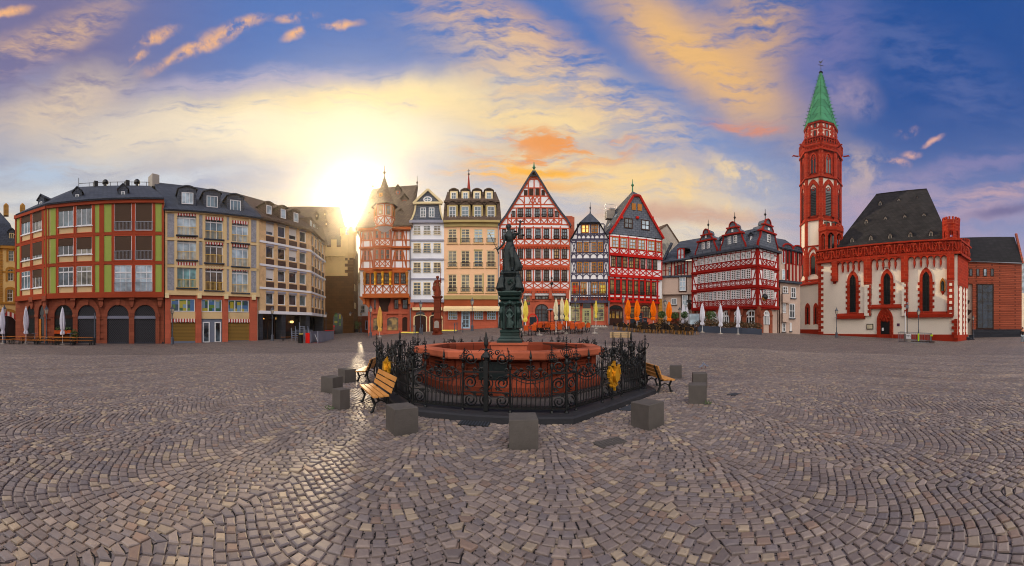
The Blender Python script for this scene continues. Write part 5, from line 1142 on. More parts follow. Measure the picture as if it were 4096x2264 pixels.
# corbelled parapet
b = MB(); fp, gp_ = f.off(.55), g.off(.5)
b.box(fp, -.2, Lf + .6, zP0, zP0 + .35, -1, 0); b.box(fp, -.2, Lf + .6, zP1 - .22, zP1, -.5, .1); b.box(fp, -.2, Lf + .6, zP0 + .35, zP1 - .22, -.4, -.2)
b.box(gp_, -.4, g.L + .3, zP0, zP0 + .35, -1, 0); b.box(gp_, -.4, g.L + .3, zP1 - .22, zP1, -.5, .1); b.box(gp_, -.4, g.L + .3, zP0 + .35, zP1 - .22, -.4, -.2)
b.build('parapet', m.churchdark, B)
b = MB(); n_ = 22
for F_, L_, n_ in ((fp, Lf + .4, 24), (gp_, g.L, 4)):
    w = L_ / n_
    for i in range(n_):
        u = -.1 + i * w; z0, z1 = zP0 + .38, zP1 - .25; zc = (z0 + z1) / 2
        s_ = 1 if i % 2 else -1
        b.path(F_, [(u + w * t, zc + s_ * (z1 - z0) * .42 * sin(2 * PI * t)) for t in [k / 10 for k in range(11)]], .15, -.22, .0)
        b.path(F_, [(u + w * (.28 + .17 * cos(PI * k / 4)), zc - s_ * .33 + .2 * sin(PI * k / 4)) for k in range(8)], .09, -.22, -.02)
        b.beam(F_, (u, z0), (u, z1), .12, -.22, .02)
b.build('parapet_tracery', m.church, B)
def frieze(F_, u0, u1, k):
    w = (u1 - u0) / k; b = MB()
    for i in range(k):
        a, c = u0 + i * w, u0 + i * w + w
        o = [(a, zP0 - .75)] + [(a + w / 2 - w / 2 * cos(PI * j / 6), zP0 - .75 + .6 * sin(PI * j / 6)) for j in range(7)] + [(c, zP0 - .75)]
        b.ring(F_, [(p[0], zP0 + .1) for p in o], o, 0, .5)
        if i: b.prism(F_, [(a - .12, zP0 - .7), (a + .12, zP0 - .7), (a + .13, zP0 - 1.2), (a, zP0 - 1.75), (a - .13, zP0 - 1.2)], 0, .42)
    b.build('corbel_frieze', m.church, B)
for x0, x1, k in ((300, 428, 5), (460, 604, 5), (634, 820, 6)): frieze(f, U(x0, 990), U(x1, 990), k)
# portal, niche, notice boards
u0, u1 = U(487, 1300), U(562, 1300); z0 = -.3; zt = Zf(525, 1228)
zs_ = zt - (u1 - u0) * .72
for i, e in enumerate((0, .17, .34)): MB().ring(f, gothic(u0 + e, u1 - e, z0, zs_ - e * .2, .95), gothic(u0 + e + .18, u1 - e - .18, z0, zs_ - e * .2 - .05, .95), -.02, .34 - i * .1).build('portal_arch', m.church if i % 2 == 0 else m.churchdark, B)
MB().prism(f, gothic(u0 + .45, u1 - .45, z0, zs_ - .2, .95), 0, .05).build('tympanum', m.churchdark, B)
o = MB().box(f, u0 + .5, u1 - .5, z0, zs_ - .1, .02, .09).build('church_door', m.blackp, B); MB().box(f, u0 + .72, u0 + 1.0, 1.5, 1.95, .09, .12).build('paper_notice', m.wf, o)
b = MB()
for i in range(9): b.ball(f.P((u0 + u1) / 2 - .6 + i * .15, zs_ + .3 + .35 * sin(i * 1.9), .1), (.18, .12, .26))
b.build('relief_moulding', m.church, B)
q_ = f.r(Z6, 436, 1300, 467, 1326); o = MB().box(f, *q_, 0, .14).build('notice_case', m.blackp, B); MB().box(f, q_[0] + .1, q_[1] - .1, q_[2] + .1, q_[3] - .12, .14, .17).build('notice_sheet', m.fabc, o)
MB().box(f, *f.r(Z6, 579, 1298, 592, 1311), 0, .06).build('plaque', mat('purple_plaque', S(92, 52, 84)), B)
q_ = f.r(Z6, 789, 1090, 806, 1146); o = MB().prism(f, gothic(q_[0], q_[1], q_[2], q_[3] - .7, 1.2), 0, .12).build('niche', m.blackp, B)
MB().ring(f, gothic(q_[0] - .12, q_[1] + .12, q_[2], q_[3] - .6, 1.4), gothic(q_[0], q_[1], q_[2], q_[3] - .7, 1.2), .0, .4).build('niche_canopy', m.of, o); c = (q_[0] + q_[1]) / 2
MB().loft([(*f.P(c, 0, .25)[:2], q_[2] + z, r, r) for z, r in ((0, .22), (.3, .2), (.8, .2), (1.15, .24), (1.4, .1), (1.5, .14), (1.75, .12), (1.85, .04))], 10).build('niche_figure', m.bronzed, o)
MB().lathe(f.P(c, q_[2] - .5, .2), [(.05, 0), (.25, .35), (.3, .5)], 8).build('niche_bracket', m.churchdark, o)
# roof
dA, dB = 58.5, 55; ra, rb = pol(3100 + 482 * .8426, dA), pol(3100 + 720 * .8426, dB); za, zb_ = H + dA * (1314 - 775) / F, H + dB * (1314 - 753.6) / F
e0, e1_ = f.P(.6, zP0 + .4, -.7), f.P(Lf - .3, zP0 + .4, -.7); h0, h1 = f.P(.6, zP0 + .4, -15), f.P(Lf - .3, zP0 + .4, -14)
roofpart(B, [[e0, e1_, P3(rb, zb_), P3(ra, za)], [e1_, h1, P3(rb, zb_)], [h0, e0, P3(ra, za)], [h1, h0, P3(ra, za), P3(rb, zb_)]], m.churchroof, solid=.25)
E0, E1, A0, A1 = Vector(e0), Vector(e1_), Vector((*ra, za)), Vector((*rb, zb_))
for x, y in ((503, 733), (590, 722), (677, 714), (437, 818), (527, 808), (618, 799), (709, 792), (370, 906), (458, 896), (550, 888), (645, 881), (742, 875)):
    # find the point on the roof plane
    nrm = (E1 - E0).cross(A0 - E0); px, py = 3100 + x * .8426, 200 + y * .8426; a = (px - 2048) / F; d = Vector((sin(a), cos(a), (HY - py) / F)); t = (E0 - Vector((0, 0, H))).dot(nrm) / d.dot(nrm); p = Vector((0, 0, H)) + d * t
    fd = Fac.xy((p.x - f.U.x * .5 + f.Nn.x * .35, p.y - f.U.y * .5 + f.Nn.y * .35), (p.x + f.U.x * .5 + f.Nn.x * .35, p.y + f.U.y * .5 + f.Nn.y * .35), f.Nn)
    o = MB().prism(fd, [(.2, p.z - .5), (.8, p.z - .5), (.8, p.z + .15), (.5, p.z + .55), (.2, p.z + .15)], -1.2, .0).build('roof_dormer', m.stone, B)
    MB().box(fd, .36, .64, p.z - .35, p.z + .15, 0, .03).build('dormer_opening', m.gd, o)
    MB().ring(fd, [(.1, p.z + .1), (.5, p.z + .68), (.9, p.z + .1)], [(.1, p.z - .02), (.5, p.z + .54), (.9, p.z - .02)], -1.3, .1).build('dormer_roof', m.churchroof, o)
def octo(c, r, rot): return [(c[0] + r * cos(rot + PI / 4 * i), c[1] + r * sin(rot + PI / 4 * i)) for i in range(8)]
def facets(c, r, rot):
    q = octo(c, r, rot)
    for i in range(8):
        a, e = q[i], q[(i + 1) % 8]; mx = Vector(((a[0] + e[0]) / 2 - c[0], (a[1] + e[1]) / 2 - c[1])); yield Fac.xy(a, e, mx), mx
def turret(B, c, r, z0, z1, rot, name):
    b = MB(); b.lathe((c[0], c[1], 0), [(r, z0), (r, z0 + 1.0)], 8, rot); b.lathe((c[0], c[1], 0), [(r * 1.0, z1 - .9), (r * 1.12, z1 - .6), (r * 1.12, z1)], 8, rot)
    for F_, mx in facets(c, r, rot):
        b.box(F_, -.1, .22, z0, z1 - .6, -.35, .06); b.box(F_, F_.L - .22, F_.L + .1, z0, z1 - .6, -.35, .06); b.box(F_, F_.L / 2 - .07, F_.L / 2 + .07, z0 + .8, z1 - 1.4, -.25, 0)
        b.ring(F_, [(p[0], z1 - .7) for p in gothic(.2, F_.L - .2, z1 - 2.4, z1 - 1.9, .8)], gothic(.2, F_.L - .2, z1 - 2.4, z1 - 1.9, .8), -.3, .03)
        for k in range(2): b.box(F_, F_.L * (.1 + .5 * k), F_.L * (.4 + .5 * k), z1, z1 + .4, -.1, .16)
    return b.build(name, m.church, B)
dc = lambda c: math.atan2(-c[1], -c[0])
c = pol(3100 + 836 * .8426, 47.5); turret(B, c, 1.25, zP1 - .5, H + 47.5 * (1314 - 888) / F, dc(c) + PI / 8, 'corner_turret')
c = pol(3100 + 893 * .8426, 51); turret(B, c, .95, zP1 - 2.2, H + 51 * (1314 - 970) / F, dc(c), 'corner_turret')
c = pol(3100 + 266 * .8426, 55.5); turret(B, c, 2.05, 10, H + 55.5 * (1314 - 918) / F, dc(c) + PI / 8, 'stair_turret'); MB().lathe((c[0], c[1], 0), [(1.2, 9), (1.2, 18)], 8).build('stair_core', m.gd, B)
for x in (246, 281): p = pol(3100 + x * .8426, 55.2); MB().bx((p[0], p[1], H + 55 * (1314 - 905) / F), (.8, .6, .75)).build('floodlight', m.iron, B)
# annex below the tower
fa = Fac(3184, 57.2, 3277, 53.6); MB().box(fa, 0, fa.L, -.5, 9.2, -4, 0).build('annex_wall', m.cream, B)
MB().hexa([fa.P(-.2, 9.2, .25), fa.P(fa.L, 9.2, .25), fa.P(fa.L, 9.2, -4), fa.P(-.2, 9.2, -4)], [fa.P(0, 9.35, .2), fa.P(fa.L, 9.35, .2), fa.P(fa.L, 10.6, -3), fa.P(.8, 10.6, -3)]).build('annex_roof', m.churchdark, B)
b = MB().box(fa, -.05, fa.L, -.5, 1.7, -.2, .08); quoins(b, fa, .02, 1.6, 9.0, 1, (.35, .65), .44); b.build('annex_trim', m.churchdark, B)
for x0, x1 in ((145, 167), (184, 205)):
    u0, u1 = fa.u(Z6, x0, 1250), fa.u(Z6, x1, 1250); z0, zt = fa.z(Z6, 170, 1301), fa.z(Z6, 170, 1199); a = gothic(u0 + .35, u1 - .3, z0, zt - 1.1, .9); o = MB().prism(fa, a, 0, .03).build('church_window', m.lead, B); MB().ring(fa, gothic(u0, u1, z0 - .1, zt - .9, .9), a, 0, .12).build('window_surround', m.church, o)

# ---- tower
tc = pol(3283.5, 60); TW = thing('church_tower', 'tall octagonal red stone church tower with pointed green copper spire', 'tower', (tc[0], tc[1], G(*tc)))
rot = dc(tc); R0 = 3.72; zz = [0, 10.3, 20.9, 28.3, 33.2, 35.0, 38.3]
MB().lathe((*tc, 0), [(R0, 0), (R0, 20.9)], 8, rot).build('tower_shaft', m.cream, TW); MB().lathe((*tc, 0), [(R0 - .15, 20.9), (R0 - .15, 33.4)], 8, rot).build('belfry', m.church, TW)
b = MB(); w2 = MB(); gl2 = MB()
for F_, mx in facets(tc, R0, rot):
    L_ = F_.L
    for u in (0, L_): b.box(F_, max(u - .38, -.05), min(u + .38, L_ + .05), 0, 33.3, -.3, .12)
    for z, h, n in ((20.9, .3, .2), (28.3, .25, .28), (10.4, .25, .15), (16.3, .2, .15), (33.1, .3, .3)): b.box(F_, -.1, L_ + .1, z - h, z, -.2, n)
    if mx.dot(Vector(tc)) > 1.5: continue
    c = L_ / 2
    # lower blind windows
    b.ring(F_, gothic(.4, L_ - .4, 11, 14.6, .85), gothic(.65, L_ - .65, 11, 14.5, .85), -.02, .12)
    for z0, zt in ((11.3, 14.6), (5.5, 8.9)):
        a = gothic(c - .4, c + .4, z0, zt - .7); o = MB().prism(F_, a, 0, .04).build('slit_window', m.gd, TW); MB().ring(F_, gothic(c - .65, c + .65, z0 - .1, zt - .6), a, 0, .14).build('window_surround', m.church, o)
    # belfry stages
    for z0, zt, ww, wh in ((21.4, 27.2, 1.35, True), (28.8, 32.6, 1.15, False)):
        if wh:
            MB().box(F_, .38, L_ - .38, 26.3, 28.0, -.2, -.05).build('white_spandrel', m.cream, TW)
            b.ring(F_, gothic(c - 1.05, c + 1.05, z0, zt - 1.1, .95), gothic(c - .68, c + .68, z0, zt - 1.3, .95), -.2, .16)
        a = gothic(c - ww / 2 + .12, c + ww / 2 - .12, z0 + .2, zt - 1.2, 1.1); o = MB().prism(F_, a, -.2, -.08).build('belfry_window', m.gd, TW)
        k = MB().ring(F_, gothic(c - ww / 2 - .12, c + ww / 2 + .12, z0, zt - 1.2, 1.0), a, -.25, .04)
        if wh:
            k2 = MB()
            for i in range(14): k2.hexa([F_.P(c - .5, z0 + .4 + i * .28, -.08), F_.P(c + .5, z0 + .4 + i * .28, -.08), F_.P(c + .5, z0 + .45 + i * .28, -.08), F_.P(c - .5, z0 + .45 + i * .28, -.08)], [F_.P(c - .5, z0 + .3 + i * .28, .0), F_.P(c + .5, z0 + .3 + i * .28, .0), F_.P(c + .5, z0 + .35 + i * .28, .0), F_.P(c - .5, z0 + .35 + i * .28, .0)])
            k2.build('louvre_slats', m.iron, o)
        else: k.box(F_, c - .07, c + .07, z0 + .2, zt - .5, -.2, .0)
        for i in range(8):
            th = PI / 4 * i; k.beam(F_, (c + .3 * cos(th), zt - 1.0 + .3 * sin(th)), (c + .3 * cos(th + PI / 4), zt - 1.0 + .3 * sin(th + PI / 4)), .09, -.2, .0)
        k.build('window_tracery', m.church, o)
b.build('corner_strip', m.church, TW)
b = MB(); b.lathe((*tc, 0), [(R0 - .1, 33.0), (R0 + .12, 33.3), (R0 + .35, 33.7), (R0 + .35, 33.95)], 8, rot); b.lathe((*tc, 0), [(R0 + .35, 34.95), (R0 + .38, 35.0), (R0 + .38, 35.12), (R0 + .2, 35.12)], 8, rot)
for F_, mx in facets(tc, R0 + .32, rot):
    L_ = F_.L
    for i in range(6): u = L_ * (i + .5) / 6; b.path(F_, [(u + .2 * cos(2 * PI * k / 8), 34.42 + .36 * sin(2 * PI * k / 8)) for k in range(9)], .1, -.2, -.02); b.beam(F_, (L_ * i / 6, 33.9), (L_ * i / 6, 35), .1, -.2, 0)
    for i in range(5): u = L_ * (i + .5) / 5; b.box(F_, u - .12, u + .12, 32.8, 33.6, -.6, -.12)
b.build('gallery_balustrade', m.church, TW)
for F_, mx in list(facets(tc, R0 + .4, rot)):
    p = Vector(F_.P(0, 33.6, 0)); d = (p - Vector((*tc, 33.6))).normalized(); MB().tube([p, p + d * .5 + Vector((0, 0, .05)), p + d * .95 + Vector((0, 0, .18)), p + d * 1.15], [.14, .13, .14, .06], 5).build('gargoyle', m.churchdark, TW)
R1 = 2.95; MB().lathe((*tc, 0), [(R1, 33.5), (R1, 38.3)], 8, rot).build('lantern_storey', m.cream, TW)
b = MB()
for F_, mx in facets(tc, R1, rot):
    L_ = F_.L
    for u, s_ in ((0, 1), (L_, -1)): quoins(b, F_, u, 34.0, 38.2, s_, (.3, .5), .35, .06)
    b.box(F_, -.05, L_ + .05, 37.0, 37.2, -.1, .1); b.box(F_, -.05, L_ + .05, 37.95, 38.35, -.1, .2)
    if mx.dot(Vector(tc)) > 1: continue
    c = L_ / 2
    for z0, z1 in ((35.6, 36.7), (37.3, 37.95)): b.box(F_, c - .45, c - .2, z0 - .15, z1 + .1, 0, .08); b.box(F_, c + .2, c + .45, z0 - .15, z1 + .1, 0, .08); b.box(F_, c - .2, c + .2, z1, z1 + .12, 0, .08); MB().box(F_, c - .2, c + .2, z0, z1, 0, .03).build('small_window', m.gd, TW)
b.build('lantern_trim', m.church, TW)
sp = MB().lathe((*tc, 0), [(3.25, 38.25), (2.85, 39.2), (1.9, 42.6), (.95, 46.0), (.16, 48.9)], 8, rot).build('spire', m.copper, TW)
for i in range(8):
    b = MB(); th = rot + PI / 4 * i; b.tube([(tc[0] + 3.02 * cos(th), tc[1] + 3.02 * sin(th), 38.7), (tc[0] + .95 * cos(th), tc[1] + .95 * sin(th), 46), (tc[0] + .17 * cos(th), tc[1] + .17 * sin(th), 48.8)], .06, 4)
    for k in range(1, 16): t = k / 16; r = 3.0 * (1 - t) + .15; z = 38.6 + 10.1 * t; th = rot + PI / 4 * i; b.bar((tc[0] + r * cos(th), tc[1] + r * sin(th), z), (tc[0] + (r + .3) * cos(th), tc[1] + (r + .3) * sin(th), z + .1), .1)
    b.build('crocket_rib', m.copper, sp)
b = MB().lathe((*tc, 48.8), [(.18, 0), (.4, .15), (.18, .35), (.05, .5), (.04, 2.2)], 8); b.bar((tc[0] - .4, tc[1] + .3, 50.3), (tc[0] + .4, tc[1] - .3, 50.3), .07); b.build('spire_cross', m.iron, TW)
MB().prism(Fac.xy((tc[0] - .5, tc[1] + .35), (tc[0] + .5, tc[1] - .35)), [(.2, 51), (.5, 50.9), (.8, 51.1), (1.1, 51.5), (.9, 51.1), (.75, 50.85), (.6, 50.7), (.4, 50.7)], -.03, .03).build('weathercock', m.iron, TW)

# ---- brick museum
f = Fac(3846, 60, 4087, 62); B = bld('brick_museum', 'striped brick building with slate roof and tall dark glazed bay beyond the church', f); Lf = f.L; zt = 14.2
U = lambda x, y=1200: f.u(Z6, x, y); Zf = lambda y: f.z(Z6, 1000, y)
ua = U(938)
body(B, f, ua, Lf, -.3, zt, 10, m.mbrick, n=0, name='wall'); body(B, f, 0, ua, -.3, zt, 10, m.mbrick, n=.002, name='side_wall') if False else MB().box(f, 0, ua, Zf(1110), zt, -9, 0).build('upper_wall', m.mbrick, B)
MB().box(f, 0, ua, -.3, Zf(1112), -9, -.5).build('recessed_wall', m.pale, B)
MB().box(f, ua - .02, Lf + .02, -.5, Zf(1326), -1, .12).build('plinth', m.plinth, B)
for x0, x1 in ((922, 938), (956, 971), (989, 1006), (1023, 1039)): win(B, f, f.r(Z6, x0, 1038, x1, 1074), 1, 1, m.bf, m.curt if x0 == 989 else m.g1, .02, .1)
win(B, f, f.r(Z6, 957, 1110, 1038, 1325), 3, 5, m.bf, glass('deep_blue_glass', (.012, .025, .05), .04, .6), .02, .22, .06, name='glazed_bay')
zr = H + 66 * (1314 - 949) / F
roofpart(B, [[f.P(-.2, zt, .5), f.P(Lf, zt + .2, .5), f.P(Lf - .2, zr + .3, -5), f.P(-.5, zr - .4, -5)], [f.P(-.5, zr - .4, -5), f.P(Lf - .2, zr + .3, -5), f.P(Lf, zt, -11), f.P(-.2, zt, -11)]], m.churchroof)
MB().hexa([f.P(Lf - .1, zt, .6), f.P(Lf + .3, zt, .6), f.P(Lf + .3, zt, -.1), f.P(Lf - .1, zt, -.1)], [f.P(Lf - .1, zr + .9, -4.5), f.P(Lf + .3, zr + .9, -4.5), f.P(Lf + .3, zr + .9, -5.2), f.P(Lf - .1, zr + .9, -5.2)]).build('gable_edge', m.mbrick, B)
MB().box(f, 0, Lf, zt - .1, zt + .1, 0, .4).build('gutter', m.steel, B)
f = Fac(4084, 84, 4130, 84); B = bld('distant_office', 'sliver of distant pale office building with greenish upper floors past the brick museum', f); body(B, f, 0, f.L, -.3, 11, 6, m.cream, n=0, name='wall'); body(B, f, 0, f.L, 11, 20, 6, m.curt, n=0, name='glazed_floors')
for z in (2.5, 5.5, 8.2): win(B, f, (.8, 1.6, z, z + 1.6), 1, 1, m.bf, m.g1, .02)
# ================================================================== fountain
FC = (-.05, 10.66); FR = 4.3; A0_ = rad(-29.5)
def oct_pt(r, k, c=FC): a = A0_ + k * PI / 4; return (c[0] + r * sin(a), c[1] - r * cos(a))
gF = G(*FC)
def octloft(prof, mt, name, parent, org=None, bev=0):
    b = MB(); vs = []
    for r, z in prof: vs += [(*oct_pt(r, k), z) for k in range(8)]
    n = len(prof); fs = []
    for i in range(n - 1): fs += [(i * 8 + j, i * 8 + (j + 1) % 8, (i + 1) * 8 + (j + 1) % 8, (i + 1) * 8 + j) for j in range(8)]
    b.add(vs, fs); return b.build(name, mt, parent, org=org)
base_ = thing('fountain_step', 'low dark stone octagonal step around the fountain', 'step', (FC[0], FC[1], 0))
octloft([(4.62, -.3), (4.62, .1), (4.58, .13), (4.05, .15), (4.05, .2), (0.05, .2)], m.kerb, 'kerb', base_)
octloft([(3.95, .205), (3.2, .21)], m.basalt, 'paving', base_)
BS = thing('fountain_basin', 'octagonal red sandstone fountain basin behind the iron fence', 'fountain', (FC[0], FC[1], .2))
octloft([(3.0, .18), (3.0, .42), (2.9, .5), (2.86, .56), (2.74, .62), (2.74, 1.0), (2.84, 1.04), (2.92, 1.1)], m.basin, 'basin_wall', BS)
octloft([(2.92, 1.09), (3.1, 1.1), (3.12, 1.14), (3.12, 1.26), (3.06, 1.3), (2.68, 1.3), (2.64, 1.26)], m.rim, 'rim', BS)
octloft([(2.64, 1.29), (2.6, 1.2), (2.55, .6), (.05, .55)], m.basin, 'basin_inside', BS)
for k in range(8):
    a, c = oct_pt(2.75, k), oct_pt(2.75, k + 1); F_ = Fac.xy(a, c, Vector(((a[0] + c[0]) / 2 - FC[0], (a[1] + c[1]) / 2 - FC[1])))
    b = MB()
    for u0, u1 in ((.22, F_.L - .22),):
        b.box(F_, u0, u1, .68, .72, -.02, .05); b.box(F_, u0, u1, .94, .98, -.02, .05); b.box(F_, u0, u0 + .04, .72, .94, -.02, .05); b.box(F_, u1 - .04, u1, .72, .94, -.02, .05)
    for u in (0, F_.L): b.box(F_, max(u - .16, 0), min(u + .16, F_.L), .56, 1.04, -.05, .09)
    b.build('panel_moulding', m.basin, BS)
    if k == 0:
        MB().box(F_, F_.L * .28, F_.L * .62, .5, 1.02, .0, .08).build('relief_plaque', m.bronzed, BS)
    if k == 7:
        b = MB(); u, z = F_.L * .5, .62
        for j in range(4): b.box(F_, u - .16, u + .16, z + j * .09, z + j * .09 + .03, 0, .06)
        b.build('grille_ornament', m.bronzed, BS)
pdx, pdy = FC
PB = MB().bx((pdx, pdy, .5), (1.12, 1.12, .86), rad(-5)).build('pedestal_block', m.rim, BS); MB().bx((pdx, pdy, 1.34), (1.2, 1.2, .06), rad(-5)).build('block_cornice', m.rim, BS)

# ---- bronze column and figure
ST = thing('justice_statue', 'green bronze figure of a woman with raised scales and sword on an ornate column', 'statue', (pdx, pdy, 1.4)); rz = rad(-5)
zb = 1.4
def sq(prof, name, mt, parent=ST):
    b = MB(); vs = []; s2 = math.sqrt(.5)
    for w, z in prof: vs += [(pdx + w / 2 * (sx * cos(rz) - sy * sin(rz)), pdy + w / 2 * (sx * sin(rz) + sy * cos(rz)), z) for sx, sy in ((-1, -1), (1, -1), (1, 1), (-1, 1))]
    n = len(prof); fs = [(3, 2, 1, 0), tuple((n - 1) * 4 + j for j in range(4))]
    for i in range(n - 1): fs += [(i * 4 + j, i * 4 + (j + 1) % 4, (i + 1) * 4 + (j + 1) % 4, (i + 1) * 4 + j) for j in range(4)]
    return b.add(vs, fs).build(name, mt, parent)
sq([(.9, 1.4), (.9, 1.47), (.84, 1.52), (.74, 1.56), (.68, 1.6), (.68, 1.72), (.72, 1.74), (.72, 1.79), (.62, 1.82)], 'column_foot', m.bronze)
sq([(.56, 1.8), (.56, 2.74)], 'column_shaft', m.bronzed)
sq([(.6, 2.72), (.74, 2.78), (.76, 2.84), (.62, 2.86)], 'column_cornice', m.bronze)
sq([(.66, 2.85), (.8, 2.9), (.86, 3.0), (.84, 3.04), (.7, 3.06)], 'column_capital', m.bronze)
sq([(.6, 3.05), (.5, 3.5), (.56, 3.58), (.6, 3.62), (.6, 3.66), (.56, 3.68)], 'plinth', m.bronzed)
def fold(n, amp, seed=0.): return lambda t, i: 1 + amp * sin(n * t + i * .7 + seed) + amp * .6 * sin((n * 2 + 1) * t - i * .4 + seed)
def remesh(o, v=.02, it=4):
    r = o.modifiers.new('fuse', 'REMESH'); r.mode = 'VOXEL'; r.voxel_size = v; r.use_smooth_shade = True
    s = o.modifiers.new('soften', 'SMOOTH'); s.factor = .4; s.iterations = it
    return o
def draped(b, o, h, n=20, lean=0.0, fa=.07):
    x, y, z = o
    pr = [(0, .21, .18), (.06, .19, .17), (.2, .17, .16), (.35, .155, .14), (.48, .145, .125), (.56, .125, .11), (.62, .1, .085), (.68, .115, .09), (.74, .13, .095), (.79, .135, .085), (.83, .08, .06), (.85, .042, .042), (.875, .038, .042), (.9, .05, .056), (.93, .056, .064), (.96, .054, .06), (.985, .035, .04), (1, .01, .01)]
    fo = fold(7, fa)
    b.loft([(x + lean * t * h, y, z + t * h, a * h * .95, c * h * .95) for t, a, c in pr], n, lambda t, i: fo(t, i) if i < 6 else 1)
# reliefs: niche frame and figure on each side, volutes at the corners
for k in range(4):
    th = rz - PI / 2 + k * PI / 2; nx, ny = cos(th), sin(th); c = (pdx + nx * .28, pdy + ny * .28)
    F_ = Fac.xy((c[0] - ny * -.28 * 1, c[1] - nx * .28), (c[0] + ny * -.28, c[1] + nx * .28), (nx, ny)); w = F_.L
    MB().ring(F_, rarch(.05, w - .05, 1.84, 2.5, 1), rarch(.1, w - .1, 1.84, 2.5, .95), 0, .05).build('niche_frame', m.bronze, ST)
    b = MB(); draped(b, F_.P(w / 2, 1.86, .04), .74, 16, .0, .1)
    p = F_.P(w / 2, 2.3, .06); e = Vector(F_.U.to_3d())
    for s_ in (-1, 1): b.tube([Vector(p) + e * .07 * s_ + Vector((0, 0, .1)), Vector(p) + e * .14 * s_, Vector(p) + e * .05 * s_ - Vector((0, 0, .12)) + Vector((nx, ny, 0)) * .06], [.035, .03, .022], 6)
    b.ball(Vector(p) + e * .12 + Vector((0, 0, -.3)), (.05, .05, .1))
    remesh(b.build('relief_figure', m.bronze, ST), .016, 2)
    b = MB(); cc = (pdx + (nx - ny) * .29, pdy + (ny + nx) * .29)
    b.tube([(cc[0], cc[1], 1.85), (cc[0], cc[1], 2.1), (cc[0] + (nx - ny) * .03, cc[1] + (ny + nx) * .03, 2.35), (cc[0], cc[1], 2.55), (cc[0] + (nx - ny) * .05, cc[1] + (ny + nx) * .05, 2.7)], [.07, .05, .085, .075, .1], 8); b.ball((cc[0], cc[1], 2.5), .085)
    remesh(b.build('corner_herm', m.bronze, ST), .018, 2)
    b = MB(); cc = (pdx + (nx - ny) * .25, pdy + (ny + nx) * .25); dx = Vector((nx - ny, ny + nx, 0)).normalized()
    p = Vector((cc[0], cc[1], 3.06))
    b.tube([p + dx * .04, p + dx * .12 + Vector((0, 0, .1)), p + dx * .1 + Vector((0, 0, .25)), p + dx * .05 + Vector((0, 0, .38)), p + dx * .03 + Vector((0, 0, .47))], [.15, .18, .13, .13, .08], 8); b.ball(p + dx * .04 + Vector((0, 0, .55)), .085)
    tl = [p + dx * .03 + Vector((nx, ny, 0)) * (.1 + .02 * i) * (-1 if i > 5 else 1) * 0 + Vector((-ny, nx, 0)) * -1 * (.05 * i) + Vector((nx, ny, 0)) * 0 + Vector((0, 0, .08 + .05 * sin(i))) for i in range(6)]
    b.tube(tl, [.11, .1, .085, .07, .06, .05], 7)
    remesh(b.build('mermaid', m.bronzed, ST), .02, 2)
    b = MB(); q_ = F_.off(.02); b.tube([q_.P(w / 2 + (.11 - .012 * i) * cos(i * .8), 3.32 + (.11 - .012 * i) * sin(i * .8), .06) for i in range(9)], .03, 6); b.build('scroll', m.bronze, ST)
    b = MB(); b.ball(F_.P(w / 2, 2.66, .05), (.1, .1, .09))
    for s_ in (-1, 1): b.tube([F_.P(w / 2, 2.68, .06), F_.P(w / 2 + s_ * .13, 2.6, .08), F_.P(w / 2 + s_ * .27, 2.68, .06)], [.04, .05, .035], 6)
    b.build('mask_garland', m.bronze, ST)
# the figure: body and gown as one surface
zf = 3.68; ox, oy = pdx - .04, pdy
b = MB(); hh = 1.58
sec = [(-.03, 0, .26, .22), (-.05, .08, .2, .2), (-.07, .3, .17, .17), (-.06, .55, .18, .16), (-.01, .75, .205, .16), (.01, .86, .18, .145), (.02, .96, .125, .105), (.01, 1.06, .14, .125), (-.01, 1.15, .155, .125), (-.01, 1.23, .15, .095), (-.015, 1.3, .1, .075), (-.02, 1.34, .052, .052), (-.025, 1.38, .05, .055)]
fo = fold(8, .06)
b.loft([(ox + x, oy - .01 * i, zf + z, rx, ry) for i, (x, z, rx, ry) in enumerate(sec)], 24, lambda t, i: fo(t, i) if i < 6 else 1)
hx, hy, hz = ox - .03, oy - .04, zf + 1.46
b.ball((hx, hy, hz), (.083, .095, .115)); b.ball((hx - .01, hy - .085, hz - .02), (.014, .03, .02)); b.ball((hx, hy - .06, hz - .07), (.045, .04, .04))
for s_ in (-1, 1): b.ball((ox + s_ * .07, oy - .1, zf + 1.12), (.065, .06, .06))
# forward knee and foot
b.tube([(ox + .08, oy - .08, zf + .8), (ox + .1, oy - .2, zf + .45), (ox + .11, oy - .17, zf + .12), (ox + .11, oy - .26, zf + .02)], [.11, .085, .06, .05], 8)
b.tube([(ox - .09, oy - .1, zf + .05), (ox - .1, oy - .24, zf + .02)], [.06, .045], 6)
# billowing cloth
fo2 = fold(6, .08, 2.)
b.loft([(ox + x_, oy + .06, zf + z_, a_, .15) for x_, z_, a_ in ((.1, .02, .12), (.2, .06, .2), (.24, .18, .23), (.23, .3, .22), (.17, .48, .2), (.11, .66, .17), (.06, .82, .14), (.03, .95, .1))], 20, fo2)
b.tube([(ox + .36, oy + .04, zf + .34), (ox + .46, oy + .04, zf + .2), (ox + .4, oy + .03, zf + .07)], [.04, .06, .04], 7)
b.tube([(ox - .12, oy - .08, zf + .92), (ox + .06, oy - .15, zf + .84), (ox + .2, oy - .02, zf + .78)], [.05, .06, .05], 7)
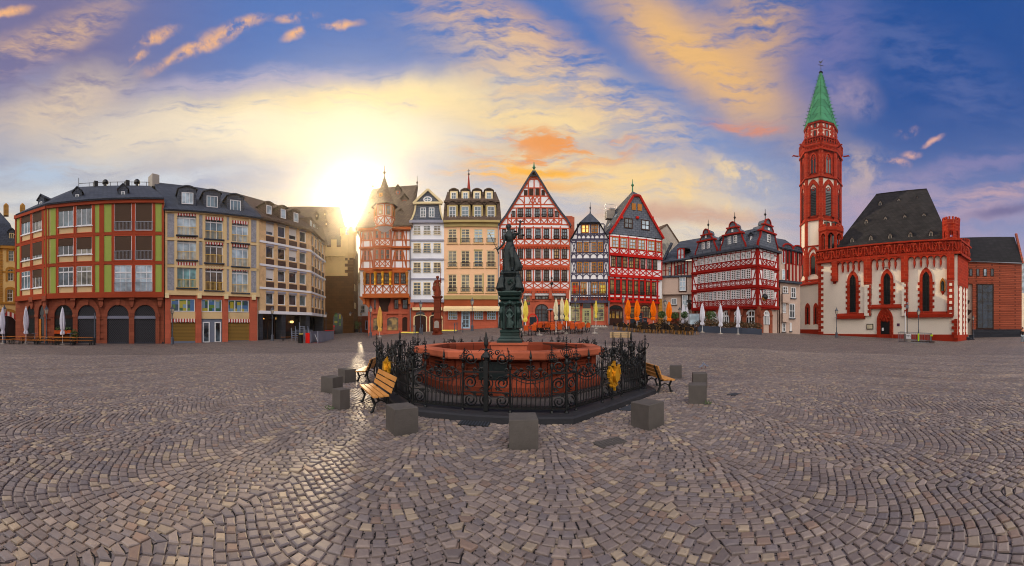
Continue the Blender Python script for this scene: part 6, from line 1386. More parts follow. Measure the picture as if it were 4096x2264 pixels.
# arms
sh = Vector((ox + .14, oy - .02, zf + 1.22)); el = sh + Vector((.21, -.03, .05)); ha = sh + Vector((.26, -.05, .38))
b.tube([sh, sh.lerp(el, .5), el, el.lerp(ha, .5), ha], [.07, .058, .047, .042, .03], 8)
sl_ = Vector((ox - .15, oy - .02, zf + 1.2)); e2 = sl_ + Vector((-.07, -.05, -.28)); h2 = sl_ + Vector((-.25, -.1, -.46))
b.tube([sl_, sl_.lerp(e2, .5), e2, e2.lerp(h2, .5), h2], [.07, .056, .045, .04, .028], 8)
b.ball(sh + Vector((.03, 0, -.04)), (.085, .07, .1))
body_ = remesh(b.build('figure', m.bronzed, ST), .014, 2)
def hand(p, d, up, sz=.085, curl=1.0):
    b = MB(); d = d.normalized(); s_ = d.cross(up).normalized(); n = s_.cross(d)
    b.ball(p + d * sz * .35, (sz * .34, sz * .3, sz * .42))
    for i in range(4): a = p + d * sz * .55 + s_ * sz * (.3 - .2 * i); L_ = sz * (.5 - .06 * abs(i - 1.3)); b.tube([a, a + d * L_ * .6 + n * L_ * .2, a + d * L_ * .7 + n * L_ * .8 * curl, a + d * L_ * .3 + n * L_ * curl], [.011, .0105, .0095, .008], 6)
    a = p + d * sz * .2 + s_ * sz * .34; b.tube([a, a + s_ * sz * .3 + d * sz * .2, a + s_ * sz * .3 + d * sz * .5 + n * sz * .3], [.013, .012, .009], 6)
    return b
hand(ha, Vector((.0, -.02, 1)), Vector((0, -1, 0))).build('hand', m.bronzed, ST, True); hand(h2, Vector((-.6, -.3, -.25)), Vector((0, 0, 1))).build('hand', m.bronzed, ST, True)
b = MB()
for i in range(34): th = i * 2.4; k = .3 + .7 * ((i * 7) % 10) / 10; b.ball((hx + .085 * cos(th) * k ** .5, hy + .045 + .075 * sin(th) * k ** .5, hz + .02 + .1 * (1 - k * .9)), (.035, .035, .03), 7)
b.ball((hx, hy + .09, hz - .01), (.055, .045, .06)); b.build('hair', m.bronzed, ST, True)
for s_ in (-1, 1): MB().ball((hx + s_ * .032, hy - .083, hz + .012), (.014, .01, .008), 7).build('eye', m.bronze, ST, True)
MB().ball((hx, hy - .092, hz - .052), (.022, .009, .008), 7).build('mouth', m.bronze, ST, True)
hp = h2 + Vector((-.06, -.03, -.02)); ti = hp + Vector((-.27, -.06, .52))
b = MB(); dr = (ti - hp).normalized(); b.bar(hp + dr * .06, ti, .035, .012); b.bar(hp - dr * .1, hp + dr * .06, .025); b.bar(hp + dr * .06 - Vector((.09, 0, .045)), hp + dr * .06 + Vector((.09, 0, .045)), .022); b.ball(hp - dr * .12, .025); b.build('sword', m.bronzed, ST)
b = MB(); cp = ha + Vector((-.02, -.03, .06)); b.bar(cp + Vector((-.16, 0, .0)), cp + Vector((.16, 0, -.02)), .018); b.tube([cp, cp - Vector((0, 0, .16))], .008)
for sx, dz in ((-.16, -.34), (.13, -.46)):
    p = cp + Vector((sx, -.03, 0)); q_ = p + Vector((0, 0, dz))
    for k in range(3): b.tube([p, q_ + Vector((.06 * cos(k * 2.1), .06 * sin(k * 2.1), 0))], .004, 4)
    b.lathe(q_, [(.01, -.04), (.05, -.025), (.07, 0), (.06, 0)], 10)
b.build('scales', m.bronzed, ST)

ST.scale = (.88, .88, 1)
# ---- iron fence
FN = thing('iron_fence', 'black wrought iron fence with scrolls and leafy finials around the fountain', 'fence', (FC[0], FC[1], .13)); zk = .15
def spiral(b, F_, cu, cz, r, turns, s=1, a0=0., rr=.011, n=.0):
    k = max(8, int(turns * 12)); b.tube([F_.P(cu + r * (1 - .8 * i / k) * cos(a0 + s * 2 * PI * turns * i / k), cz + r * (1 - .8 * i / k) * sin(a0 + s * 2 * PI * turns * i / k), n) for i in range(k + 1)], rr * 1.55, 4)
def scrollpanel(F_, u0, u1, tall=0.0, org=None):
    b = MB(); w = u1 - u0; c = (u0 + u1) / 2; b.box(F_, u0, u1, .2, .235, -.015, .015); b.box(F_, u0, u1, .93, .965, -.015, .015); b.box(F_, u0, u1, .52, .54, -.012, .012)
    r = min(w * .47, .165)
    nn = max(1, round(w / (2 * r)))
    for j in range(nn):
        cu = u0 + w * (j + .5) / nn; s_ = 1 if j % 2 else -1
        for cz in (.37, .73): spiral(b, F_, cu, cz, min(r, .155), 1.9, s_, PI / 2 * (1 if cz < .5 else -1), .011); spiral(b, F_, cu + r * .55, cz + .13, .05, 1.4, -s_, 0, .008); spiral(b, F_, cu - r * .55, cz - .13, .05, 1.4, s_, PI, .008)
        spiral(b, F_, cu, 1.08 + tall * .3, min(r, .13), 1.6, s_, 0, .011); spiral(b, F_, cu + s_ * r * .6, 1.2 + tall * .3, .06, 1.3, -s_, 0, .009)
        spiral(b, F_, cu - s_ * r * .6, 1.0, .05, 1.3, s_, 0, .009); b.tube([F_.P(cu - r, 1.0, 0), F_.P(cu, 1.26 + tall * .3, 0), F_.P(cu + r, 1.0, 0)], .01, 4)
    return b.build('scroll_panel', m.iron, FN)
def barpanel(F_, u0, u1):
    b = MB(); w = u1 - u0; b.box(F_, u0, u1, .2, .235, -.015, .015); b.box(F_, u0, u1, .27, .285, -.01, .01)
    sag = lambda t: .93 - .13 * sin(PI * t)
    b.tube([F_.P(u0 + w * t / 12, sag(t / 12), 0) for t in range(13)], .02, 4); b.tube([F_.P(u0 + w * t / 12, sag(t / 12) - .07, 0) for t in range(13)], .009, 4)
    n = max(5, int(w / .095))
    for i in range(n + 1):
        t = (i + .5) / (n + 1); u = u0 + w * t
        b.tube([F_.P(u, .2, 0), F_.P(u + .01, .45, 0), F_.P(u - .01, .62, 0), F_.P(u, sag(t), 0)], .014, 4)
        b.tube([F_.P(u + .038 * cos(2 * PI * k / 8), .5 + .038 * sin(2 * PI * k / 8), .01) for k in range(9)], .007, 4)
        b.tube([F_.P(u + w / n * .4, .55, .0), F_.P(u + w / n * .5, .66, 0)], [.01, .003], 4); spiral(b, F_, u, .245, .022, 1, 1, 0, .006)
    for s_ in (-1, 1):
        c = u0 + w / 2
        spiral(b, F_, c + s_ * w * .14, sag(.4) + .1, .085, 1.7, s_, PI / 2 * 1, .01); spiral(b, F_, c + s_ * w * .33, sag(.2) + .08, .06, 1.6, -s_, 0, .009); spiral(b, F_, c + s_ * w * .22, sag(.25) + .17, .045, 1.4, s_, 0, .008)
        spiral(b, F_, c + s_ * w * .06, sag(.5) + .25, .05, 1.5, -s_, -PI / 2, .009); b.tube([F_.P(c + s_ * w * .42, sag(.08) + .03, 0), F_.P(c + s_ * w * .3, sag(.2) + .14, 0), F_.P(c + s_ * w * .4, sag(.1) + .2, 0)], [.012, .016, .004], 4)
    b.tube([F_.P(c, sag(.5), 0), F_.P(c, 1.2, 0)], .012, 4); b.lathe(F_.P(c, 1.17, 0), [(.012, 0), (.04, .03), (.018, .06), (.03, .1), (.02, .15), (.003, .24)], 6)
    return b.build('bar_panel', m.iron, FN)
def leafy(b, p, s=1.0, lean=(0, 0)):
    x, y, z = p
    for i in range(7):
        zz_ = z + (.03 + .036 * i) * s; r = .062 * s * (1 - i / 8.5)
        for k in range(5): a = k * 1.257 + i * .6; b.bar((x + lean[0] * i * .01, y + lean[1] * i * .01, zz_), (x + lean[0] * i * .01 + r * cos(a), y + lean[1] * i * .01 + r * sin(a), zz_ + .02 * s), .016 * s, .008)
    for k in range(6):
        a = k * PI / 3; q_ = [(x + rr * s * cos(a), y + rr * s * sin(a), z + hh_ * s) for rr, hh_ in ((.01, -.1), (.08, -.04), (.11, .03), (.085, .07), (.06, .04))]; b.tube(q_, .0085, 4)
    b.tube([(x, y, z - .12 * s), (x + lean[0] * .06, y + lean[1] * .06, z + .3 * s)], [.014, .004], 4); b.ball((x, y, z - .05 * s), .035 * s, 7)
def post(F_, u, h, r=.022, fin=1.0, lean=(0, 0), ball=False):
    b = MB(); b.lathe(F_.P(u, zk - .02, 0), [(r * 2.2, 0), (r * 2.2, .025), (r, .05), (r, h - zk - .12), (r * 1.7, h - zk - .1), (r * 1.7, h - zk - .06), (r, h - zk)], 6)
    b.bar(F_.P(u, zk, 0), F_.P(u, h * .8, -.0), .012)
    o = b.build('post', m.iron, FN); b = MB(); leafy(b, F_.P(u, h + .1, 0), fin, lean)
    if ball: b.ball(F_.P(u, h + .0, 0), .05)
    b.build('finial', m.iron, o)
for k in range(8):
    a, c = oct_pt(FR, k), oct_pt(FR, k + 1); F_ = Fac.xy(a, c, Vector(((a[0] + c[0]) / 2 - FC[0], (a[1] + c[1]) / 2 - FC[1]))); L_ = F_.L
    cuts = [0, .3, 1.15, L_ / 2 - (.5 if k == 0 else .42), L_ / 2 + (.5 if k == 0 else .42), L_ - 1.15, L_ - .3, L_]
    for i in (0, 2, 4, 6) if False else (0, 3, 6): scrollpanel(F_, cuts[i], cuts[i + 1], .5 if i == 3 else 0)
    for i in (1, 5): barpanel(F_, cuts[i], cuts[i + 1])
    for i in (2, 4):
        if cuts[i + 1] - cuts[i] > .12: barpanel(F_, cuts[i], cuts[i + 1])
    post(F_, 0, 1.26, .026, 1.15)
    for i in (1, 6): post(F_, cuts[i], 1.16, .02, .9)
    for i in (3, 4): post(F_, cuts[i], 1.14, .02, .75, (random.uniform(-1, 1), random.uniform(-1, 1)))
    if k in (0, 4, 2, 6):
        b = MB(); u = L_ / 2; b.box(F_, u - .045, u + .045, zk, 1.18, -.045, .045); b.lathe(F_.P(u, 1.18, 0), [(.045, 0), (.05, .05), (.1, .08), (.06, .14), (.03, .2), (.05, .24), (.02, .27), (.045, .34), (.04, .42), (.006, .6)], 8, PI / 4)
        for q_ in range(4): th = q_ * PI / 2; p = Vector(F_.P(u, 1.4, 0)); b.tube([p, p + Vector((.1 * cos(th), .1 * sin(th), .03)), p + Vector((.17 * cos(th), .17 * sin(th), -.03))], [.016, .014, .004], 4)
        b.build('gate_post', m.iron, FN)
    else: post(F_, L_ / 2, 1.2, .02, .85, (0, 0), True)
def eagle(F_, u, z0, s):
    b = MB(); X = lambda du, dz: (u + du * s, z0 + dz * s)
    b.prism(F_, [X(*p) for p in ((-.1, .55), (-.14, .42), (-.1, .3), (-.03, .2), (.03, .2), (.1, .3), (.14, .42), (.1, .55), (.05, .66), (.05, .74), (-.05, .74), (-.05, .66))], .02, .15)
    b.prism(F_, [X(*p) for p in ((-.05, .72), (-.09, .78), (-.14, .77), (-.09, .82), (-.04, .86), (.02, .84), (.05, .74))], .02, .08)
    for i, x in enumerate((-.045, 0, .045)): b.prism(F_, [X(x - .012 - .0, .85), X(x + .012, .85), X(x * 1.4, .93 if i == 1 else .91)], .03, .06)
    for s_ in (-1, 1):
        b.path(F_, [X(s_ * .1, .52), X(s_ * .2, .66), X(s_ * .27, .74), X(s_ * .3, .7)], .075 * s, .02, .08)
        for i in range(7): t = i / 6; a = X(s_ * (.13 + .16 * t), .5 + .2 * t); d = X(s_ * (.2 + .17 * t ** .7), .2 + .3 * t); b.path(F_, [a, ((a[0] + d[0]) / 2 + s_ * .02 * s, (a[1] + d[1]) / 2), d], .034 * s, .02, .06 + .03 * (i % 2))
        b.path(F_, [X(s_ * .05, .25), X(s_ * .14, .14), X(s_ * .19, .1)], .035 * s, .02, .06)
        for dx, dz in ((.24, .13), (.24, .07), (.17, .04)): b.beam(F_, X(s_ * .19, .1), X(s_ * dx, dz), .018 * s, .02, .05)
        for i in range(3): b.path(F_, [X(s_ * .02, .2), X(s_ * (.03 + .045 * i), .06), X(s_ * (.06 + .05 * i), .03 + .03 * i)], .03 * s, .02, .06)
    b.path(F_, [X(0, .22), X(0, 0), X(0, -.1)], .045 * s, .02, .07)
    return b.build('eagle_emblem', m.gold, FN)
for k, t in ((1, .5), (7, .42)):
    a, c = oct_pt(FR, k), oct_pt(FR, k + 1); F_ = Fac.xy(a, c, Vector(((a[0] + c[0]) / 2 - FC[0], (a[1] + c[1]) / 2 - FC[1]))); eagle(F_, F_.L * t - (.0), .42, .7)

# ================================================================== street furniture near the fountain
def cube_seat(px, py, ang, label, s=.45, w_=.45):
    x, y, z = base(px, py); b = MB(); h = w_ / 2; e = .008
    vs = []
    for zz_, k in ((-.06, h), (s - e, h), (s, h - e)): vs += [(k * sx, k * sy, zz_) for sx, sy in ((-1, -1), (1, -1), (1, 1), (-1, 1))]
    fs = [(8, 9, 10, 11)]
    for i in range(2): fs += [(i * 4 + j, i * 4 + (j + 1) % 4, (i + 1) * 4 + (j + 1) % 4, (i + 1) * 4 + j) for j in range(4)]
    o = b.add(vs, fs).build('stone_cube', m.basalt, None, org=(0, 0, 0)); o.location = (x, y, z); o.rotation_euler = (0, 0, rad(ang)); tag(o, label, 'stone seat', 'basalt cubes around the fountain')
CU = [(1607, 1722, 42, 'dark stone cube in front of the slatted bench, near the fence corner'), (2092, 1778, 1, 'dark stone cube standing nearest the viewer, before the fence gate'), (2590, 1700, 25, 'dark stone cube with wet stain, beside the golden eagle fence side'),
      (2790, 1607, 58, 'dark stone cube beyond the bench, front one of a close pair'), (2798, 1548, 62, 'dark stone cube half hidden behind another, nearest the two pigeons'), (2703, 1509, 60, 'dark stone cube furthest back beside the bench on the church side'),
      (1364, 1632, -20, 'narrow looking stone cube with weeds at its foot, beside the lit bench'), (1328, 1566, -10, 'grey stone cube standing outermost towards the stair enclosure'), (1388, 1526, -28, 'grey stone cube next to the further bench by the fence')]
for px, py, a, l in CU: cube_seat(px, py, a, l, .45, .29 if px == 1364 else .45)
def make_bench():
    t = thing('park_bench', 'bench', 'bench'); L_ = 1.75
    for i in range(3):
        y = .06 + i * .14; MB().bx((0, y, .43 - .01 * i), (L_, .12, .04)).build('seat_slat', m.wood, t)
    for i in range(3):
        a = Vector((0, -.06 - .055 * i, .5 + .14 * i)); d = Vector((0, -.035, .115)); n_ = Vector((0, .03, .01))
        MB().hexa([a + Vector((-L_ / 2, 0, 0)), a + Vector((L_ / 2, 0, 0)), a + d + Vector((L_ / 2, 0, 0)), a + d + Vector((-L_ / 2, 0, 0))], [a + n_ + Vector((-L_ / 2, 0, 0)), a + n_ + Vector((L_ / 2, 0, 0)), a + d + n_ + Vector((L_ / 2, 0, 0)), a + d + n_ + Vector((-L_ / 2, 0, 0))]).build('back_slat', m.wood, t)
    for x in (-.62, .62):
        b = MB(); b.tube([(x, .42, 0), (x, .36, .03), (x, .3, .2), (x, .36, .34), (x, .38, .4)], [.045, .04, .034, .04, .04], 6); b.tube([(x, -.16, 0), (x, -.1, .03), (x, -.02, .2), (x, -.04, .4), (x, -.1, .55), (x, -.24, .9)], [.045, .04, .036, .04, .036, .028], 6); b.tube([(x, -.04, .39), (x, .38, .4)], .026, 6); b.tube([(x, -.02, .22), (x, .15, .3), (x, .3, .22)], .02, 6)
        b.build('cast_leg', m.iron, t)
    return t
bench = Rep(make_bench())
def bput(px, py, face, lab): x, y, z = base(px, py); bench.put((x, y, z), face, lab, 'slatted benches around the fountain')
def mid(k): a, c = oct_pt(FR, k), oct_pt(FR, k + 1); return Vector(((a[0] + c[0]) / 2, (a[1] + c[1]) / 2))
BG = 'slatted benches around the fountain'
def b2(p): return Vector(base(*p)[:2])
def bfront(a, b, lab):
    a, b = b2(a), b2(b); c = (a + b) / 2; d = (b - a).normalized(); n = Vector((-d.y, d.x)); n = n if n.dot(c - Vector(FC)) > 0 else -n; q_ = c - n * .34; bench.put((q_.x, q_.y, G(q_.x, q_.y)), math.atan2(n.y, n.x) - PI / 2, lab, BG, .88)
def bend(fr, bk, lab):
    a, b = b2(fr), b2(bk); n = (a - b).normalized(); d = Vector((-n.y, n.x)); d = d if d.dot(a) > 0 else -d; q_ = b + n * .1 + d * .56; bench.put((q_.x, q_.y, G(q_.x, q_.y)), math.atan2(n.y, n.x) - PI / 2, lab, BG, .88)
def bat(k, out, sl_, lab):
    p = mid(k); n = (p - Vector(FC)).normalized(); q_ = p + n * out + Vector((-n.y, n.x)) * sl_; pass
bfront((1486, 1651), (1447, 1607), 'slatted wooden bench catching warm light, in front of the gilded emblem')
bend((1435, 1526), (1478, 1528), 'slatted bench further along the fence near two grey stone cubes')
bend((2691, 1567), (2631, 1571), 'slatted bench seen from its end, backed against the fence opposite the church')
x, y, z = base(2482, 1372); bench.put((x, y, z), PI / 2 + math.atan2(y, x) + PI, 'lone pale slatted bench on the open cobbles before the cafe terraces', 'slatted benches around the fountain')
for c in [o for o in bpy.data.objects if o.parent and 'lone pale' in str(o.parent.get('label')) and 'slat' in o.name]: c.material_slots[0].link = 'OBJECT'; c.material_slots[0].material = m.palew
def grate(px, py, w, d, rz_, lab, dark=True):
    x, y, z = base(px, py); b = MB(); z += .004
    b.bx((x, y, z - .03), (w, d, .031), rz_)
    o = tag(b.build('drain_cover', m.iron if dark else m.basalt, None, org=(x, y, z)), lab, 'drain cover')
    b = MB(); k = int(w / .06)
    for i in range(k): u = -w / 2 + (i + .5) * w / k; b.bx((x + u * cos(rz_), y + u * sin(rz_), z), (.022, d * .9, .006), rz_)
    b.build('grate_bars', m.lampiron if dark else m.basalt, o, org=(x, y, z)); bpy.data.objects[o.name]
    return o
def fixchild(o):
    for c in o.children: c.location = (0, 0, 0)
for a in ((1898, 1692, .6, .35, -.1, 'slotted iron drain grate at the foot of the fountain step'), (2518, 1632, .55, .3, .7, 'dark iron drain cover beside the stained stone cube'), (2440, 1767, .5, .28, .3, 'worn iron utility cover set in open cobbles before the fountain', False), (2936, 1577, .35, .25, .2, 'small rusty access cover in the cobbles beyond the cubes')): fixchild(grate(*a))
def pigeon(px, py, rz_, lab):
    x, y, z = base(px, py); r = thing('pigeon', lab, 'pigeon', (x, y, z), 'pigeons on the cobbles'); b = MB()
    b.loft([(-.13, 0, .1, .012, .02), (-.08, 0, .12, .03, .035), (0, 0, .15, .05, .055), (.05, 0, .18, .045, .05), (.085, 0, .23, .024, .025), (.095, 0, .26, .026, .024), (.1, 0, .285, .008, .008)], 10)
    # rotate loft into a forward-leaning bird
    k = [Vector(v) for v in b.v]; b.v = [(v.x * cos(rz_) - v.y * sin(rz_) + x, v.x * sin(rz_) + v.y * cos(rz_) + y, v.z - .02 + z) for v in k]
    def tr(p): return (p[0] * cos(rz_) - p[1] * sin(rz_) + x, p[0] * sin(rz_) + p[1] * cos(rz_) + y, p[2] + z)
    b.tube([tr((.1, 0, .25)), tr((.14, 0, .24))], [.012, .003], 5)
    b.tube([tr((-.05, 0, .11)), tr((-.2, 0, .09))], [.035, .02], 6)
    remesh(b.build('body', m.greyp, r), .012, 2); b = MB()
    for s_ in (-.02, .02): b.tube([tr((0, s_, .1)), tr((.01, s_, .0)), tr((.04, s_, 0))], .006, 4)
    b.build('leg', m.rdoor, r)
pigeon(2806, 1476, .3, 'grey pigeon pecking, the nearer to the viewer of the two on the cobbles'); pigeon(2822, 1472, 2.0, 'grey pigeon standing upright, the further of the two on the cobbles')
# weeds in the joints
for px, py in ((1320, 1640), (1786, 1664), (2060, 1790), (2830, 1618)):
    x, y, z = base(px, py); b = MB(); leaves(b, (x, y, z + .05), (.13, .07, .05), 40, .025); tag(b.build('weed_tuft', m.leaf, None, org=(x, y, z)), 'small green weeds growing in joints %s' % {1320: 'beside the narrow stone cube', 1786: 'below the fountain step', 2060: 'under the nearest stone cube', 2830: 'by the cube near the pigeons'}[px], 'weed')
# ================================================================== lamps, parasols, cafe furniture
def make_lamp():
    t = thing('street_lamp', 'lamp', 'street lamp')
    MB().lathe((0, 0, 0), [(.2, -.1), (.2, .08), (.17, .12), (.17, .62), (.19, .66), (.12, .74), (.075, .8)], 8, PI / 8).build('lamp_base', m.lampiron, t)
    MB().lathe((0, 0, 0), [(.07, .78), (.065, 1.4), (.08, 1.44), (.05, 1.5), (.045, 2.7), (.07, 2.74), (.045, 2.8), (.05, 3.1), (.09, 3.14), (.05, 3.2), (.1, 3.3), (.13, 3.34)], 10).build('pole', m.lampiron, t, True)
    MB().bar((-.3, 0, 2.82), (.3, 0, 2.82), .03).build('crossbar', m.lampiron, t)
    g = MB().lathe((0, 0, 0), [(.13, 3.35), (.24, 3.78)], 4, PI / 4).build('lantern_glass', m.lamp, t)
    b = MB()
    for i in range(4): a = PI / 4 + i * PI / 2; b.bar((.135 * cos(a), .135 * sin(a), 3.34), (.25 * cos(a), .25 * sin(a), 3.8), .03)
    b.lathe((0, 0, 0), [(.26, 3.78), (.28, 3.82), (.13, 4.0), (.09, 4.06), (.1, 4.1), (.03, 4.16), (.045, 4.2), (.01, 4.3)], 4, PI / 4); b.build('lantern_cap', m.lampiron, t)
    return t
lamp = Rep(make_lamp()); LG = 'old fashioned street lamps around the square'
for px, d, s_, lab in ((689, 34.5, .98, 'grey street lamp before the roller shutter of the pebble panelled house'), (1089, 37.5, .93, 'grey street lamp before the bar of the tan office building'), (1304, 54, .95, 'street lamp at the corner of the tan building near the dark archway'), (1444, 60, .93, 'small dark street lamp in the gap before the white house'), (1482.6, 40, .95, 'street lamp at the corner of the turreted half-timbered house'),
    (1682.6, 41, .98, 'street lamp before the dark arched doors of the slim white house'), (1888.7, 40.5, .98, 'street lamp beside the pale blue cafe door of the peach house'), (2099, 41, .98, 'street lamp mostly hidden behind yellow parasol near the statue column'), (2301, 41, .95, 'street lamp before the sage green shop window of the indigo house'), (2493, 41, .94, 'street lamp before the dark gate of the bright red house'), (2660, 43, .9, 'street lamp beside the rightmost orange parasol, before the pale infill house'),
    (3346, 44, .95, 'black street lamp against the white church wall under the first tall window'), (3674, 41, 1.0, 'street lamp inside the barrier ring before the church'), (3893, 58, .95, 'street lamp beside the brick museum plinth'), (18, 36.5, 1.0, 'street lamp before the striped arch awning at far end'), (186, 35.5, .98, 'street lamp standing among beer benches by the tavern door')):
    lamp.put(spot(px, d), rad(20) - (px - 2048) / F, lab, LG, s_)
# wall lanterns
def wall_lantern(p, lab, n):
    t = thing('wall_lantern', lab, 'lantern', p, 'wall lanterns'); x, y, z = p
    MB().lathe((x, y, z), [(.1, -.5), (.22, -.1)], 4, PI / 4).build('lantern_glass', m.lamp, t); MB().lathe((x, y, z), [(.26, -.1), (.1, .12), (.03, .3)], 4, PI / 4).bar((x, y, z + .1), (x + n[0], y + n[1], z + .15), .05).build('lantern_cap', m.lampiron, t)
x, y = pol(1401, 57.2); wall_lantern((x, y, H + 57 * (1314 - 1252) / F), 'lantern hanging on the dark stone tower wall', (.2, .8))
x, y = pol(2719, 46.8); wall_lantern((x, y, H + 47 * (1314 - 1236) / F), 'lantern on the pale infill house beside its glazed bay', (.4, .8))
def make_parasol(mt, h, w, name='closed_parasol', drop=.62, sw=0.0):
    t = thing(name, 'parasol', 'parasol'); zb = h * (1 - drop)
    pr = [(.62, zb), (.85, zb + .12), (.7, zb + .3), (.52, zb + .42), (.78, zb + .62), (1.0, zb + drop * h * .42), (.92, zb + drop * h * .6), (.62, zb + drop * h * .82), (.3, h - .08), (.14, h)]
    sd = random.random() * 6
    lob = lambda a, i: (1 + .3 * sin(8 * a + i * .35 + sd) + .12 * sin(3 * a + sd + i)) if i < 9 else 1
    MB().lathe((0, 0, 0), [(r * w, z + (random.uniform(-.06, .06) if i < 2 else 0)) for i, (r, z) in enumerate(pr)], 40, 0, lob).build('canopy', mt, t, True)
    MB().lathe((0, 0, 0), [(.032, 0), (.032, h + .02), (.05, h + .04), (.01, h + .1)], 8).build('pole', m.wf, t)
    MB().lathe((0, 0, 0), [(.3, -.05), (.3, .05), (.08, .1), (.06, .25)], 14).build('parasol_base', m.conc, t)
    MB().lathe((0, 0, 0), [(.58 * w, zb + .4), (.56 * w, zb + .45)], 12).build('strap', m.blackp if mt is m.fabo else mt, t)
    return t
pw_ = Rep(make_parasol(m.fabw, 4.0, .24, drop=.72)); pg = 'closed white parasols at the beer benches'
pw_.put(spot(11, 34.5), 0, 'closed white parasol at the very edge of the beer benches', pg, (1, 1, .95)); pw_.put(spot(104, 34.2), 1, 'closed white parasol among beer benches before the first tavern window', pg, (1, 1, .97)); pw_.put(spot(250, 33.3), 2, 'tallest closed white parasol, before the big tavern window with flower boxes', pg)
Rep(make_parasol(m.fabt, 3.7, .27, drop=.8)).put(spot(1519, 40), 0, 'closed tan parasol before the turreted half-timbered house')
py_ = Rep(make_parasol(m.faby, 3.3, .21)); pg = 'closed yellow and cream parasols over the orange chairs'
py_.put(spot(2102, 31.5), .3, 'closed yellow parasol just beside the statue column', pg); py_.put(spot(2266, 31.5), 1.3, 'closed yellow parasol at the end of the orange chairs, below the downpipe', pg)
pc_ = Rep(make_parasol(m.fabc, 3.4, .2)); pc_.put(spot(2085, 35), .3, 'closed cream parasol half hidden by yellow one near the statue', pg); pc_.put(spot(2224, 33.5), 1.1, 'closed cream parasol before the arched tavern door, first of a close pair', pg); pc_.put(spot(2248, 34), 2.2, 'closed cream parasol between another cream one and a yellow one', pg, 1.03)
py_.put(spot(2384, 38), 2.1, 'single thin closed yellow parasol before the sage green shop', pg, (.72, .72, 1.0))
po_ = Rep(make_parasol(m.fabo, 3.45, .29, drop=.66)); pg = 'closed orange parasols over the dark wicker chairs'
for i, (px, d, s_, l) in enumerate(((2512, 37, 1.0, 'closed orange parasol nearest the dark arched gate'), (2548, 36.5, .98, 'closed orange parasol before the chalkboards of the red house'), (2613, 38, .98, 'closed orange parasol at the corner pier of the red house'), (2676, 37, .97, 'fullest closed orange parasol, before the pale infill house'))): po_.put(spot(px, d), i * 1.3, l, pg, s_)
pk_ = Rep(make_parasol(m.fabw, 3.4, .25, drop=.74)); pg = 'closed white parasols with yellow hems'
for i, (px, d, s_, l) in enumerate(((2733, 41, .93, 'closed white parasol before the glazed bay of the pale infill house'), (2748, 44, .85, 'small closed white parasol behind another, beside the menu board'), (2809, 37, .95, 'closed white parasol with yellow hem over the first planters'), (2882, 35.5, .93, 'closed white parasol with yellow hem over the middle planters'), (2952, 35.5, .88, 'slim lilac white parasol over the last planters'))): pk_.put(spot(px, d), i, l, pg, s_)
# ---- chairs and tables
def make_folding_chair():
    t = thing('folding_chair', 'chair', 'chair')
    MB().bx((0, .0, .44), (.44, .42, .025)).build('seat', m.owood, t)
    b = MB(); b.hexa([(-.22, -.2, .5), (.22, -.2, .5), (.2, -.3, .92), (-.2, -.3, .92)], [(-.22, -.175, .5), (.22, -.175, .5), (.2, -.275, .92), (-.2, -.275, .92)]); b.hexa([(-.2, -.3, .92), (.2, -.3, .92), (.1, -.315, .97), (-.1, -.315, .97)], [(-.2, -.275, .92), (.2, -.275, .92), (.1, -.29, .97), (-.1, -.29, .97)]); b.build('backrest', m.owood, t)
    for s_ in (-1, 1): MB().bar((s_ * .21, -.29, .88), (s_ * .21, .24, .0), .03).bar((s_ * .19, .18, .44), (s_ * .19, -.26, 0), .03).build('side_frame', m.iron, t)
    return t
def make_table(top, wd, dp):
    t = thing('cafe_table', 'table', 'table'); MB().bx((0, 0, .72), (wd, dp, .035)).build('table_top', top, t)
    for s_ in (-1, 1): MB().bar((s_ * wd * .42, -dp * .4, 0), (s_ * wd * .42, dp * .4, .72), .035).bar((s_ * wd * .42, dp * .4, 0), (s_ * wd * .42, -dp * .4, .72), .035).build('leg_frame', m.iron, t)
    return t
ch = Rep(make_folding_chair()); tb = Rep(make_table(m.owood, 1.3, .7))
def away(x, y): return math.atan2(y, x) - PI / 2
OC = 'orange folding chairs on the terrace'; kc = 0
for px, d, r_ in ((2120, 30.6, 0), (2163, 34.5, .3), (2225, 31, 0), (2305, 31.5, 0), (2205, 35, .2), (2262, 35.5, -.2), (2330, 33.2, .3)):
    x, y, z = spot(px, d); a = away(x, y) + r_; tb.put((x, y, z), a, 'orange topped table among orange folding chairs before the broad orange house', 'orange topped terrace tables')
    for sx, sy, f_ in ((-.35, -.62, 0), (.35, -.62, 0), (-.35, .62, PI), (.35, .62, PI), (-.95, 0, -PI / 2)):
        gx, gy = x + sx * cos(a) - sy * sin(a), y + sx * sin(a) + sy * cos(a); kc += 1
        ch.put((gx, gy, G(gx, gy)), a + f_ + random.uniform(-.15, .15), 'orange wooden folding chair drawn up to an orange topped terrace table', OC)
for i in range(5): x, y, z = spot(2150 + i * 6, 36.0 - i * .6); ch.put((x, y, z), away(x, y) + 1.4, 'orange wooden folding chair drawn up to an orange topped terrace table', OC)
